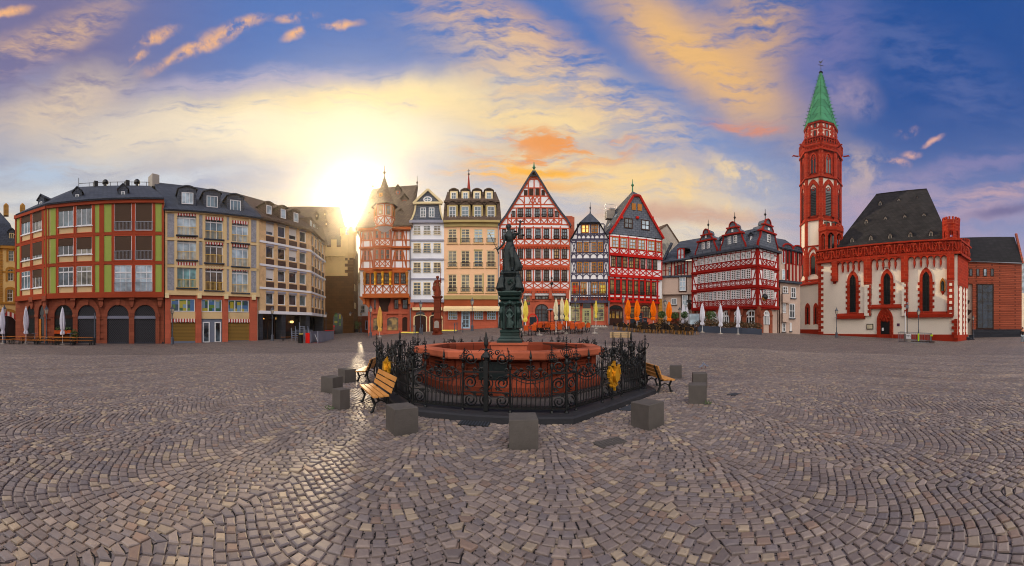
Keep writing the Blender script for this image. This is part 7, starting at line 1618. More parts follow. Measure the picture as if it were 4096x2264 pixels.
def make_wicker():
    t = thing('wicker_chair', 'chair', 'chair')
    MB().bx((0, 0, .4), (.5, .5, .08)).build('seat', m.wick, t)
    b = MB()
    for i in range(8):
        a, c = PI + PI * i / 8 - .0, PI + PI * (i + 1) / 8; p = lambda t_, r, z: (r * cos(t_), r * sin(t_) * .95 + .05, z); ha = lambda t_: .62 + .26 * max(0, -sin(t_)) ** .7
        b.hexa([p(a, .27, .42), p(c, .27, .42), p(c, .31, ha(c)), p(a, .31, ha(a))], [p(a, .24, .42), p(c, .24, .42), p(c, .275, ha(c)), p(a, .275, ha(a))])
    b.build('backrest', m.wick, t)
    for sx in (-1, 1):
        for sy in (-1, 1): MB().bar((sx * .2, sy * .2, .4), (sx * .24, sy * .23, 0), .045).build('leg', m.bamboo, t)
        MB().tube([(sx * .27, .05, .62), (sx * .28, .2, .63), (sx * .25, .28, .55), (sx * .24, .25, .4)], .022, 5).build('armrest', m.bamboo, t)
    return t
wc = Rep(make_wicker()); tw = Rep(make_table(m.bamboo, .8, .8)); WG = 'dark wicker chairs on the terrace'
for px, d in ((2485, 36.5), (2530, 35), (2565, 38.5), (2570, 34), (2612, 36), (2622, 33.4), (2655, 37.5), (2665, 34.3), (2700, 36.4), (2705, 33.4), (2738, 35), (2755, 33.2), (2745, 38)):
    x, y, z = spot(px, d); a = away(x, y) + random.uniform(-.4, .4); tw.put((x, y, z), a, 'small bare wooden table among dark wicker terrace chairs', 'small terrace tables')
    for sx, sy, f_ in ((0, -.68, 0), (0, .68, PI), (-.68, 0, -PI / 2), (.68, 0, PI / 2)):
        gx, gy = x + sx * cos(a) - sy * sin(a), y + sx * sin(a) + sy * cos(a)
        wc.put((gx, gy, G(gx, gy)), a + f_ + random.uniform(-.3, .3), 'dark wicker armchair with pale bamboo legs at a small terrace table', WG)
# ---- beer benches
def make_beer(top, h, w):
    t = thing('beer_table' if h > .6 else 'beer_bench', 'x', 'table' if h > .6 else 'bench'); MB().bx((0, 0, h - .03), (2.2, w, .03)).build('plank', m.bwood, t)
    for s_ in (-1, 1): MB().bar((s_ * .8, -w * .4, h), (s_ * .85, -w * .5, 0), .035).bar((s_ * .8, w * .4, h), (s_ * .85, w * .5, 0), .035).bar((s_ * .84, -w * .45, .2), (s_ * .84, w * .45, .2), .025).bar((s_ * .82, 0, h * .5), (s_ * .4, 0, h), .025).build('folding_leg', m.iron, t)
    return t
bt_ = Rep(make_beer(1, .78, .6)); bb = Rep(make_beer(0, .47, .25))
fdir = math.atan2(pol(407, 36)[1] - pol(188, 37.4)[1], pol(407, 36)[0] - pol(188, 37.4)[0])
for px, d in ((20, 35), (70, 36.2), (115, 34.3), (175, 36), (185, 33.8), (255, 34.8), (262, 33), (330, 33.6)):
    x, y, z = spot(px, d); bt_.put((x, y, z), fdir, 'folding beer table with orange wooden top before the sandstone tavern', 'beer tables before the tavern')
    for s_ in (-1, 1): gx, gy = x - s_ * .62 * sin(fdir), y + s_ * .62 * cos(fdir); bb.put((gx, gy, G(gx, gy)), fdir, 'narrow folding beer bench drawn up to a beer table before the tavern', 'beer benches before the tavern')
def bar_table(px, d, lab):
    p = spot(px, d); t = thing('standing_table', lab, 'table', p, 'high round tables'); MB().lathe(p, [(.35, 1.1), (.35, 1.14)], 14).build('table_top', m.greyp, t); MB().lathe(p, [(.28, 0), (.1, .05), (.06, .1), (.06, 1.1)], 8).build('pedestal', m.greyp, t)
bar_table(139, 36, 'high round grey table outside the narrow tavern door'); bar_table(281, 35, 'high round grey table beside the potted bush'); 
p = spot(297, 35.6); t = thing('potted_bush', 'dark potted bush beside the big diamond grille', 'plant', p); b = MB(); leaves(b, (p[0], p[1], p[2] + 1.0), (.45, .45, .55), 260, .1); b.build('foliage', m.leaf, t); MB().lathe(p, [(.22, 0), (.3, .5)], 8).build('pot', m.blackp, t)
p = spot(378, 33.5); t = thing('tall_bollard', 'tall thin grey post on black foot before the first diamond grille', 'post', p); MB().lathe(p, [(.06, .6), (.055, 3.3)], 8).build('post', m.lampiron, t); MB().lathe(p, [(.11, -.05), (.11, .7), (.06, .72)], 8).build('post_foot', m.iron, t)
# ---- bar front
def make_stack():
    t = thing('chair_stack', 'stack', 'chair stack'); 
    return t
k = 0
for px, n in ((1174, 4), (1190, 5), (1206, 7), (1226, 5), (1240, 5)):
    for i in range(n):
        x, y, z = spot(px, 36.3); o = thing('stacked_chair', 'grey plastic chair in a stack of %s outside the bar, before the %s' % ({4: 'four', 5: 'five', 7: 'seven'}[n], 'column'), 'chair', (x, y, z), 'grey chairs stacked outside the bar') if i == 0 and k == 0 else None
        if o: ST0 = o; MB().bx((x, y, z + .42), (.46, .42, .06)).build('seat', m.greyp, o); MB().hexa([(x - .24, y - .2, z + .45), (x - .2, y + .2, z + .45), (x - .26, y + .2, z + .9), (x - .3, y - .18, z + .9)], [(x - .2, y - .2, z + .45), (x - .16, y + .2, z + .45), (x - .22, y + .2, z + .9), (x - .26, y - .18, z + .9)]).build('backrest', m.greyp, o); b = [MB().bar((x + sx * .2, y + sy * .18, z + .42), (x + sx * .22, y + sy * .2, z), .03).build('leg', m.steel, o) for sx in (-1, 1) for sy in (-1, 1)]
        else:
            o = copy_tree(ST0); o.location = (x, y, z + i * .2); o.rotation_euler = (0, 0, .9)
        o['label'] = {1174: 'grey chair in the four high stack nearest the bar door', 1190: 'grey chair in the second stack outside the bar', 1206: 'grey chair in the tallest stack outside the bar', 1226: 'grey chair in the stack just beyond the tallest one', 1240: 'grey chair in the last stack towards the gap'}[px]; o['group'] = 'grey chairs stacked outside the bar, stack %s' % {1174: 'one', 1190: 'two', 1206: 'three', 1226: 'four', 1240: 'five'}[px]
        o.rotation_euler = (0, 0, .9); k += 1
p = spot(1203, 33); t = thing('litter_bin', 'dark round litter bin with overflowing top before the stair enclosure', 'bin', p); MB().lathe(p, [(.26, -.03), (.29, .8), (.3, .82), (.3, .88), (.25, .88)], 14).build('bin_body', m.iron, t, True); b = MB(); leaves(b, (p[0], p[1], p[2] + .92), (.22, .22, .08), 40, .06); b.build('litter', m.faby, t)
for px, d, lab in ((1160, 37, 'long orange wooden bench under the bar window'), (1260, 41, 'orange wooden bench beyond the stacked grey chairs')):
    x, y, z = spot(px, d); bb.put((x, y, z), 1.1, lab, 'wooden benches outside the bar')
a, c, e, g2 = Vector(spot(1222, 33.2)), Vector(spot(1238, 32.8)), Vector(spot(1271, 32.9)), Vector(spot(1336, 41)); h2_ = Vector(spot(1318, 43))
t = thing('stair_enclosure', 'low grey ribbed metal enclosure with red end panel around a stairway', 'barrier', tuple(a))
def panel(p, q, h, mt, nm, rib=True):
    F_ = Fac.xy(p[:2], q[:2]); b = MB().box(F_, 0, F_.L, min(p.z, q.z) - .1, (p.z + q.z) / 2 + h, -.04, .0)
    if rib:
        for i in range(int(F_.L / .16)): b.box(F_, i * .16 + .05, i * .16 + .11, (p.z + q.z) / 2, (p.z + q.z) / 2 + h - .04, 0, .025)
        b.box(F_, 0, F_.L, (p.z + q.z) / 2 + h, (p.z + q.z) / 2 + h + .05, -.06, .03)
    return b.build(nm, mt, t)
panel(a, c, 1.05, m.red1, 'red_end_panel', False); panel(e, g2, 1.05, m.galv, 'side_panel'); b_ = Vector(spot(1300, 42)); panel(c + Vector((.0, .1, 0)), b_, 1.05, m.galv, 'side_panel'); panel(b_, g2, 1.05, m.red1, 'red_end_panel', False)
MB().bar(c + Vector((.3, .5, .9)), e + Vector((-.1, .2, .1)), .04).build('handrail', m.wf, t); MB().face(c + Vector((0, 0, .02)), e + Vector((0, 0, .02)), e + Vector((0, .9, .02)), c + Vector((0, .9, .02))).build('red_step', m.red1, t)
MB().tube([g2, g2 + Vector((0, 0, 1.5))], .03).ball(g2 + Vector((0, 0, 1.55)), .1).build('marker_post', m.red1, t)
p = spot(1292, 42); t = thing('tall_pole', 'tall thin dark pole at the corner of the tan office building', 'pole', p); MB().lathe(p, [(.06, 0), (.05, 5.2), (.03, 5.25)], 8).build('pole', m.iron, t)
p = spot(1437, 58); t = thing('round_table', 'small dark round table beside plants in the gap', 'table', p); MB().lathe(p, [(.1, 0), (.05, .1), (.05, 1.0), (.45, 1.02), (.45, 1.08)], 10).build('pedestal_top', m.iron, t)
p = spot(1427, 60); t = thing('potted_palm', 'leafy potted plant at the tower corner in the gap', 'plant', p); b = MB(); leaves(b, (p[0], p[1], p[2] + 1.3), (.9, .7, .8), 200, .16); b.build('foliage', m.leaf, t); MB().lathe(p, [(.3, 0), (.4, .6)], 8).build('pot', m.plinth, t)
# ---- red column fountain
p = spot(1750, 37.5); x, y, z = p; t = thing('column_fountain', 'red sandstone column with carved standing figure and wall basin at its foot', 'monument', p)
MB().lathe(p, [(.62, -.1), (.62, .12), (.5, .2), (.5, .5), (.56, .56)], 8, PI / 8).build('foot', m.basin, t); MB().bx((x, y, z + .5), (.85, .85, 1.25)).build('pillar_base', m.basin, t)
MB().bx((x, y, z + 1.72), (.98, .98, .12)).bx((x, y, z + 1.8), (.7, .7, 2.05)).build('pillar_shaft', m.basin, t); MB().lathe((x, y, z), [(.5, 3.8), (.56, 3.95), (.5, 4.0), (.6, 4.2), (.74, 4.3), (.74, 4.42)], 4, PI / 4).build('capital', m.basin, t)
MB().lathe((x, y - .62, z + .35), [(.2, -.1), (.35, .15), (.4, .3), (.3, .3), (.2, .15)], 10).build('wall_basin', m.basin, t); MB().prism(Fac.xy((x - .28, y - .43), (x + .28, y - .43)), rarch(0, .56, z + .75, z + 1.3, 1), 0, .03).build('niche', m.stone, t)
b = MB(); b.bx((x, y, z + 4.42), (.6, .6, .15)); draped(b, (x, y, z + 4.55), 2.1, 18, 0, .12); b.tube([(x + .25, y - .1, z + 6.2), (x + .42, y - .15, z + 5.9), (x + .4, y - .2, z + 6.5)], [.12, .1, .07], 6); b.tube([(x - .22, y - .1, z + 6.2), (x - .4, y - .2, z + 5.8), (x - .3, y - .3, z + 5.5)], [.12, .1, .08], 6); b.ball((x, y, z + 6.58), (.2, .2, .18)); b.ball((x - .35, y - .25, z + 5.3), (.22, .1, .35)); remesh(b.build('figure', m.basin, t), .04, 2)
MB().bar((x + .42, y - .2, z + 4.6), (x + .36, y - .2, z + 8.0), .05).build('spear', m.basin, t)
def bollard_():
    t = thing('bollard', 'b', 'bollard'); MB().lathe((0, 0, 0), [(.07, -.05), (.06, .1), (.05, .15), (.045, .95), (.07, 1.0), (.07, 1.06), (.04, 1.1), (.05, 1.16), (.01, 1.22)], 8).build('post', m.lampiron, t); return t
bo = Rep(bollard_())
for px, d, l in ((1656, 39.3, 'thin grey bollard by the corner downpipe of the turreted house'), (1661, 37.6, 'thin bollard nearest the viewer below the white house'), (1690, 38.5, 'thin bollard behind the lamp base before the white house'), (1737, 37.5, 'thin bollard beside the red column fountain'), (1818, 38.5, 'first thin bollard before the cafe window of the peach house'), (1828, 40, 'taller looking bollard before the peach house cafe window'), (1851, 39, 'thin bollard before the pale blue cafe door')): bo.put(spot(px, d), 0, l, 'thin bollards before the row of houses')
for px, l in ((1640, 'yellow kerb ramp on the ground by the turreted house door'), (1795, 'yellow kerb ramp on the ground at the corner of the peach house')): x, y, z = spot(px, 43.5); tag(MB().hexa([(x - 1.2, y - .3, z), (x + 1.2, y - .3, z), (x + 1.2, y + .3, z), (x - 1.2, y + .3, z)], [(x - 1.1, y - .1, z + .16), (x + 1.1, y - .1, z + .16), (x + 1.1, y + .25, z + .16), (x - 1.1, y + .25, z + .16)]).build('kerb_ramp', m.gold if False else m.faby, None, org=(x, y, z)), l, 'ramp', 'yellow kerb ramps')
# parasol feet lying about, boards, heaters
for px, d, l in ((2157, 30.5, 'white parasol foot lying on the cobbles near the orange chairs'), (2379, 31.6, 'white parasol foot with short stub alone on the cobbles')): p = spot(px, d); tag(MB().lathe(p, [(.33, -.02), (.33, .05), (.1, .09), (.04, .12), (.035, .42)], 14).build('parasol_foot', m.conc, None, org=p), l, 'parasol foot', 'parasol feet on the cobbles')
for i in range(6): p = spot(2372 + i * 10, 40.5); tag(MB().lathe(p, [(.3, -.02), (.3, .07), (.1, .12), (.04, .3)], 12).build('parasol_foot', m.conc, None, org=p), 'grey parasol foot in a line along the sage green shop front', 'parasol foot', 'parasol feet along the shop front')
p = spot(2131, 37); t = thing('menu_board', 'chalkboard sign in red oval frame on the orange chair terrace', 'sign', p); F_ = Fac.xy((p[0] - .5, p[1]), (p[0] + .5, p[1]))
MB().ring(F_, [(.5 + .62 * cos(2 * PI * i / 20), p[2] + .95 + .95 * sin(2 * PI * i / 20)) for i in range(21)], [(.5 + .52 * cos(2 * PI * i / 20), p[2] + .95 + .85 * sin(2 * PI * i / 20)) for i in range(21)], 0, .08).build('oval_frame', m.red1, t); MB().box(F_, .15, .85, p[2] + .15, p[2] + 1.5, 0, .05).build('board', m.chalk, t)
def aboard(px, d, w, h, l):
    p = spot(px, d); t = thing('chalk_board', l, 'sign', p, 'chalkboards before the red house'); F_ = Fac.xy((p[0] - w / 2, p[1]), (p[0] + w / 2, p[1] - .1)); MB().box(F_, 0, w, p[2], p[2] + h, -.04, 0).build('frame', m.owood, t); o = MB().box(F_, .06, w - .06, p[2] + .06, p[2] + h - .06, 0, .02).build('board', m.chalk, t); b = MB()
    for i in range(5): b.box(F_, .15, w - .15 - random.random() * w * .4, p[2] + h - .25 - i * h * .16, p[2] + h - .21 - i * h * .16, .02, .03)
    b.build('lettering', m.greytrim, o)
aboard(2554, 41.5, 1.2, 2.0, 'largest chalkboard menu before the red house window'); aboard(2532, 41, .9, 1.2, 'smaller chalkboard beside the largest one, towards the gate'); aboard(2577, 42, .8, 1.3, 'chalkboard propped under the arched window of the red house')
p = spot(2203, 38); t = thing('patio_heater', 'tall patio heater with flat round hood on the orange chair terrace', 'heater', p); MB().lathe(p, [(.28, 0), (.28, .6), (.05, .65), (.04, 2.0), (.12, 2.1), (.12, 2.2)], 10).build('body', m.iron, t); MB().lathe(p, [(.05, 2.2), (.55, 2.2), (.3, 2.35), (.05, 2.42)], 14).build('hood', m.steel, t)
p = spot(2777, 38.5); t = thing('menu_case', 'large pale framed menu case on posts beside the planters', 'sign', p); F_ = Fac.xy((p[0] - .6, p[1] + .25), (p[0] + .6, p[1] - .25)); MB().box(F_, -.05, .02, p[2], p[2] + 2.1, -.05, .05).box(F_, 1.28, 1.35, p[2], p[2] + 2.1, -.05, .05).box(F_, .02, 1.28, p[2] + .75, p[2] + 2.1, -.05, 0).build('frame', m.steel, t); MB().box(F_, .1, 1.2, p[2] + .85, p[2] + 2.0, 0, .02).build('menu_sheet', m.curt, t)
# ---- planters and topiary
def make_planter(w):
    t = thing('planter', 'x', 'planter'); MB().bx((0, 0, -.15), (w, .6, .8), 0, 1.06).build('trough', m.planter, t); b = MB(); leaves(b, (0, 0, .98), (w * .55, .34, .42), int(260 * w), .085); b.build('hedge_foliage', m.leafr, t); return t
pn = Rep(make_planter(1.05)); PA, PE = Vector(spot(2790, 37.5)), Vector(spot(3043, 37))
ord_ = ['first, beside the menu case', 'second from the menu case', 'third from the menu case', 'fourth from the menu case', 'fifth from the menu case', 'sixth from the menu case', 'sixth from the house corner', 'fifth from the house corner', 'fourth from the house corner', 'third from the house corner', 'second from the house corner', 'last, at the house corner']
for i in range(12): q_ = PA.lerp(PE, (i + .3) / 12); pn.put((q_.x, q_.y, G(q_.x, q_.y)), math.atan2(PE.y - PA.y, PE.x - PA.x) + random.uniform(-.05, .05), 'dark slate planter with russet hedge, ' + ord_[i], 'hedge planters before the volute gabled house', (1, 1, random.uniform(.9, 1.12)))
def topiary(px, d, h, r, mt, l):
    p = spot(px, d); t = thing('topiary_tree', l, 'small tree', p, 'round topiary trees on the terraces'); b = MB(); leaves(b, (p[0], p[1], p[2] + h), (r, r, r * .9), 420, .1); b.build('crown', mt, t); MB().tube([p, (p[0], p[1], p[2] + h)], .035).build('trunk', m.dwood, t); MB().lathe(p, [(.25, 0), (.3, .55)], 8).build('pot', m.planter, t)
topiary(2647, 41, 1.75, .5, m.leaf, 'round topiary tree before the yellow stone pier of the red house'); topiary(2701, 41, 1.7, .48, m.leaf, 'round topiary tree before the red brown door of the pale house'); topiary(2738, 40, 1.85, .45, m.leaf, 'leafy topiary tree beside the pale menu case'); topiary(2842, 38.5, 1.9, .65, m.leaf, 'bright bushy topiary tree standing behind the middle planters')
p = spot(2690, 43); t = thing('terrace_hedge', 'low dark russet hedge behind the wicker chairs', 'hedge', p); b = MB()
for i in range(8): q_ = spot(2640 + i * 18, 41.5); leaves(b, (q_[0], q_[1], q_[2] + .7), (.8, .5, .5), 150, .1)
b.build('foliage', m.leafr, t)
# ---- barrier ring before the church
t0 = thing('site_barrier', 'ring of grey mesh barriers with yellow tapes around a lamp before the church', 'barrier', spot(3660, 39.5)); q4 = [Vector(spot(px, d)) for px, d in ((3593, 39), (3640, 37.2), (3720, 38.2), (3726, 41), (3600, 42))]
def fencep(p, q):
    b = MB(); 
    for z in (.05, 1.1): b.bar(p + Vector((0, 0, z)), q + Vector((0, 0, z)), .045)
    n = 14
    for i in range(n + 1): e = p.lerp(q, i / n); b.bar(e + Vector((0, 0, .05)), e + Vector((0, 0, 1.1)), .045 if i % n == 0 else .016)
    return b.build('barrier_panel', m.steel, t0)
for i in (0, 1, 2, 3): fencep(q4[i], q4[i + 1])
x, y, z = spot(3668, 38.6); MB().bx((x, y, z + .0), (.5, 4.2, .12), .15).bx((x + 1.2, y - .9, z), (3.0, .4, .12), .1).build('foot_beams', m.dwood, t0)
e = q4[1].lerp(q4[2], .42); MB().bx((e.x, e.y, e.z + .2), (.06, .16, .9)).build('yellow_tape', mat('hi_vis_yellow', S(200, 240, 40), .5), t0); e = q4[2]; MB().bx((e.x, e.y - .2, e.z + .8), (.06, .3, .2)).build('yellow_tape', bpy.data.materials['hi_vis_yellow'], t0)
e = q4[1].lerp(q4[2], -.02) + Vector((-.1, 0, 0)); F_ = Fac.xy((e.x, e.y + .35), (e.x + .05, e.y - .45)); o = MB().box(F_, .0, .55, e.z + .45, e.z + 1.0, .05, .08).build('sign_plate', m.wf, t0)
def text(s, F_, u, z, size, mt, parent, n=.1, name='lettering'):
    cu = bpy.data.curves.new(name, 'FONT'); cu.body = s; cu.size = size; cu.extrude = .004; cu.align_x = 'CENTER'; cu.align_y = 'CENTER'; cu.materials.append(mt)
    o = bpy.data.objects.new(name, cu); me = bpy.data.meshes.new_from_object(o); bpy.data.objects.remove(o); o = bpy.data.objects.new(name, me); C.objects.link(o); o.parent = parent
    p = Vector(F_.P(u, z, n)); ux = F_.U.to_3d(); nn = F_.Nn.to_3d(); up = Vector((0, 0, 1))
    if ux.cross(up).dot(nn) < 0: ux = -ux
    mtx = Matrix((ux, up, nn)).transposed().to_4x4(); mtx.translation = p - ORG.get(parent.name, Vector()); o.matrix_local = mtx
    return o
text('TTS', F_, .28, e.z + .72, .3, m.blackp, t0, .095)
p = spot(3629, 38.2); t = thing('concrete_ballast', 'round grey concrete ballast drum carrying a thin mast before the church', 'ballast', p); MB().lathe(p, [(.4, -.05), (.42, .95), (.36, 1.0)], 16).build('drum', m.stone, t, True); MB().lathe(p, [(.045, .95), (.04, 4.3)], 8).build('mast', m.iron, t); MB().bx((p[0], p[1], p[2] + 3.95), (.3, .3, .4)).ball((p[0], p[1], p[2] + 4.55), .12).build('mast_box', m.steel, t); MB().lathe((p[0] - .02, p[1] + .25, p[2]), [(.07, .9), (.06, 3.6)], 6).build('cable_post', m.wf, t)
b = MB(); p = spot(3866, 50); 
for i in range(3): b.bx((p[0] - .0, p[1] - .5 * i, p[2] - .05 + 0), (1.2, .5, .55 - .18 * i))
tag(b.build('dark_steps', m.plinth, None, org=p), 'short flight of dark stone steps at the church corner', 'steps')
p = spot(3885, 52); tag(MB().bx((p[0], p[1], p[2] - .02), (.9, .7, .62), 0, .92).bx((p[0], p[1], p[2] + .6), (.96, .76, .06)).build('low_box', m.plinth, None, org=p), 'low dark box beside the steps at the church corner', 'box')
b = MB(); p0 = pol(3872, 56); 
for zz_, s_ in ((3.2, .9), (4.6, 1.1), (6.4, .8)): F_ = Fac.xy((p0[0], p0[1] + .8), (p0[0] + .2, p0[1] - .8)); b.box(F_, .18, .3, 2.6, 6.8, -.12, -.05); b.prism(F_, [(.2, zz_ - s_ * .5), (.9, zz_ - s_ * .4), (1.4 * s_, zz_ + s_ * .3), (.7, zz_ + s_ * .5), (.25, zz_ + s_ * .1)], -.15, .1)
tag(b.build('metal_leaf_sculpture', m.dwood, None, org=(p0[0], p0[1], 2)), 'dark red leaf shaped sculpture on the wall between church and museum', 'sculpture')
# ---- the person at the edge
p = spot(4091, 37.3); x, y, z = p; t = thing('person', 'person walking in black jacket and pale trousers at the edge of the square', 'person', p)
def skin(name, pts, edges, rads, mt, parent, root=0):
    me = bpy.data.meshes.new(name); me.from_pydata([(a[0] + x - p[0], a[1] + y - p[1], a[2]) for a in pts], edges, []); me.materials.append(mt); o = bpy.data.objects.new(name, me); C.objects.link(o); o.parent = parent
    sm = o.modifiers.new('skin', 'SKIN'); sv = me.skin_vertices[0].data if me.skin_vertices else None
    if sv is None:
        bm = bmesh.new(); bm.from_mesh(me); bm.verts.layers.skin.verify(); bm.to_mesh(me); bm.free(); sv = me.skin_vertices[0].data
    for i, r in enumerate(rads): sv[i].radius = (r, r)
    sv[root].use_root = True; sm.use_smooth_shade = True; s2 = o.modifiers.new('sub', 'SUBSURF'); s2.levels = 1; s2.render_levels = 1
    return o
me_pts = [(0, 0, .95), (0, 0, 1.2), (0, 0, 1.42), (0, 0, 1.5), (0, .01, 1.62), (0, .01, 1.74), (.02, .19, 1.4), (.04, .26, 1.12), (-.08, .28, .9), (.02, -.19, 1.4), (.06, -.26, 1.12), (-.04, -.29, .88), (.0, .1, .9), (.1, .11, .5), (.02, .11, .08), (-.12, .12, .04), (0, -.1, .9), (-.1, -.11, .5), (.04, -.11, .12), (-.08, -.12, .05)]
skin('body', me_pts, [(0, 1), (1, 2), (2, 3), (3, 4), (4, 5), (2, 6), (6, 7), (7, 8), (2, 9), (9, 10), (10, 11), (0, 12), (12, 13), (13, 14), (14, 15), (0, 16), (16, 17), (17, 18), (18, 19)], [.15, .14, .15, .055, .1, .07, .07, .05, .04, .07, .05, .04, .1, .07, .05, .04, .1, .07, .05, .04], mat('skin', S(196, 140, 112), .6), t)
skin('jacket', [(0, 0, .85), (0, 0, 1.2), (0, 0, 1.43), (.02, .2, 1.4), (.04, .27, 1.12), (-.07, .29, .93), (.02, -.2, 1.4), (.06, -.27, 1.12), (-.04, -.3, .92)], [(0, 1), (1, 2), (2, 3), (3, 4), (4, 5), (2, 6), (6, 7), (7, 8)], [.19, .175, .17, .09, .075, .065, .09, .075, .065], m.blackp, t)
skin('trousers', [(0, 0, .95), (0, .1, .88), (.1, .11, .5), (.02, .11, .12), (0, -.1, .88), (-.1, -.11, .5), (.04, -.11, .14)], [(0, 1), (1, 2), (2, 3), (0, 4), (4, 5), (5, 6)], [.17, .12, .09, .08, .12, .09, .08], m.curt, t)
MB().ball((x + .02, y + .01, z + 1.74), (.12, .12, .12)).build('hair', m.dwood, t, True)
# window signs of the houses
# ================================================================== ground
b = MB(); rings = [0, 1.5, 3, 5, 7, 9, 11, 13, 15, 17, 19, 21, 24, 27, 30, 33, 36, 39, 42, 45, 48, 52, 56, 60, 66, 74, 90, 120]; na = 120
vs = [(0, 0, 0)]; fs = []
for i, r in enumerate(rings[1:]):
    for j in range(na): a = 2 * PI * j / na; X_, Y_ = r * sin(a), r * cos(a); vs.append((X_, Y_, G(X_, Y_) - (.022 if r <= 21.5 else 0.0)))
for j in range(na): fs.append((0, 1 + j, 1 + (j + 1) % na))
for i in range(len(rings) - 2):
    o0, o1 = 1 + i * na, 1 + (i + 1) * na; fs += [(o0 + j, o1 + j, o1 + (j + 1) % na, o0 + (j + 1) % na) for j in range(na)]
WL, AMP, PITCH, XO = 2.1, .64, .128, -.45
def cobble_mat(name, geo):
    mt, nt, bs = nodes(name); co = objco(nt)
    pal = [S(114, 104, 101), S(122, 111, 107), S(131, 119, 113), S(116, 108, 108), S(150, 136, 119), S(130, 111, 100), S(141, 129, 122)]
    def palette(v):
        r = N(nt, 'ShaderNodeValToRGB'); r.color_ramp.interpolation = 'CONSTANT'; e = r.color_ramp.elements
        e[0].position = 0; e[0].color = pal[0] + (1,); e[1].position = .2; e[1].color = pal[1] + (1,)
        for p_, c_ in zip((.42, .6, .78, .88, .94), pal[2:]): q_ = e.new(p_); q_.color = c_ + (1,)
        nt.links.new(v, r.inputs[0]); return r.outputs[0]
    n1 = noise(nt, co, 22, 4, .65); n2 = noise(nt, co, .12, 4, .6); n3 = noise(nt, co, 60, 2)
    if geo:
        at = N(nt, 'ShaderNodeAttribute', attribute_name='tone'); s = N(nt, 'ShaderNodeSeparateColor'); nt.links.new(at.outputs['Color'], s.inputs[0]); c = palette(s.outputs[0]); val = s.outputs[1]
        h = n1.outputs[0]
    else:
        s = N(nt, 'ShaderNodeSeparateXYZ'); nt.links.new(co, s.inputs[0]); wob = noise(nt, co, 2.5, 1)
        ph = M2(nt, 'MULTIPLY', M2(nt, 'SUBTRACT', s.outputs[0], XO + WL / 2), PI / WL); cs = M2(nt, 'COSINE', ph)
        fx = M2(nt, 'MULTIPLY', M2(nt, 'SQRT', M2(nt, 'ADD', M2(nt, 'MULTIPLY', cs, cs), .02)), AMP)
        yy = M2(nt, 'DIVIDE', M2(nt, 'ADD', M2(nt, 'ADD', s.outputs[1], M2(nt, 'MULTIPLY', wob.outputs[0], .08)), fx), PITCH)
        ua = M2(nt, 'DIVIDE', s.outputs[0], .115); row = M2(nt, 'FLOOR', yy); lane = row
        w0 = N(nt, 'ShaderNodeTexWhiteNoise', noise_dimensions='2D'); cv = N(nt, 'ShaderNodeCombineXYZ'); nt.links.new(row, cv.inputs[0]); nt.links.new(lane, cv.inputs[1]); nt.links.new(cv.outputs[0], w0.inputs['Vector'])
        ua = M2(nt, 'ADD', ua, w0.outputs['Value']); cell = M2(nt, 'FLOOR', ua)
        cv2 = N(nt, 'ShaderNodeCombineXYZ'); nt.links.new(row, cv2.inputs[0]); nt.links.new(lane, cv2.inputs[1]); nt.links.new(cell, cv2.inputs[2])
        w1 = N(nt, 'ShaderNodeTexWhiteNoise', noise_dimensions='3D'); nt.links.new(cv2.outputs[0], w1.inputs['Vector'])
        def edge(v, k): f_ = M2(nt, 'FRACT', v); return M2(nt, 'MINIMUM', f_, M2(nt, 'SUBTRACT', 1, f_))
        ed = M2(nt, 'MINIMUM', edge(yy, 0), edge(ua, 0)); j = mr(nt, ed, .02, .09)
        c = palette(w1.outputs['Value']); c = mixc(nt, j, (.012, .011, .012), c); val = w0.outputs['Value']; h = M2(nt, 'ADD', M2(nt, 'MULTIPLY', j, 1.0), M2(nt, 'MULTIPLY', w1.outputs['Value'], .4))
    c = mixc(nt, .55, c, mixc(nt, n1.outputs[0], (.6, .6, .6), (1.4, 1.4, 1.4)), 'MULTIPLY')
    c = mixc(nt, .9, c, mixc(nt, val, (.82, .82, .84), (1.2, 1.18, 1.14)), 'MULTIPLY'); n5 = noise(nt, co, .7, 5, .7); c = mixc(nt, M2(nt, 'MULTIPLY', mr(nt, n5.outputs[0], .5, .72), .5), c, mixc(nt, 1., c, (.62, .6, .6), 'MULTIPLY'))
    c = mixc(nt, .8, c, mixc(nt, n2.outputs[0], (.72, .72, .76), (1.25, 1.2, 1.15)), 'MULTIPLY')
    nt.links.new(c, bs.inputs['Base Color']); bs.inputs['Specular IOR Level'].default_value = .3
    nt.links.new(mr(nt, n2.outputs[0], .3, .7, .48, .68), bs.inputs['Roughness'])
    bump(nt, bs, h, .5 if geo else .8, .006 if geo else .03)
    return mt
gm = cobble_mat('cobble_ground', False)
gnd = b.add(vs, fs).build('ground', gm, None); struct(gnd)
gnd.data.shade_smooth()
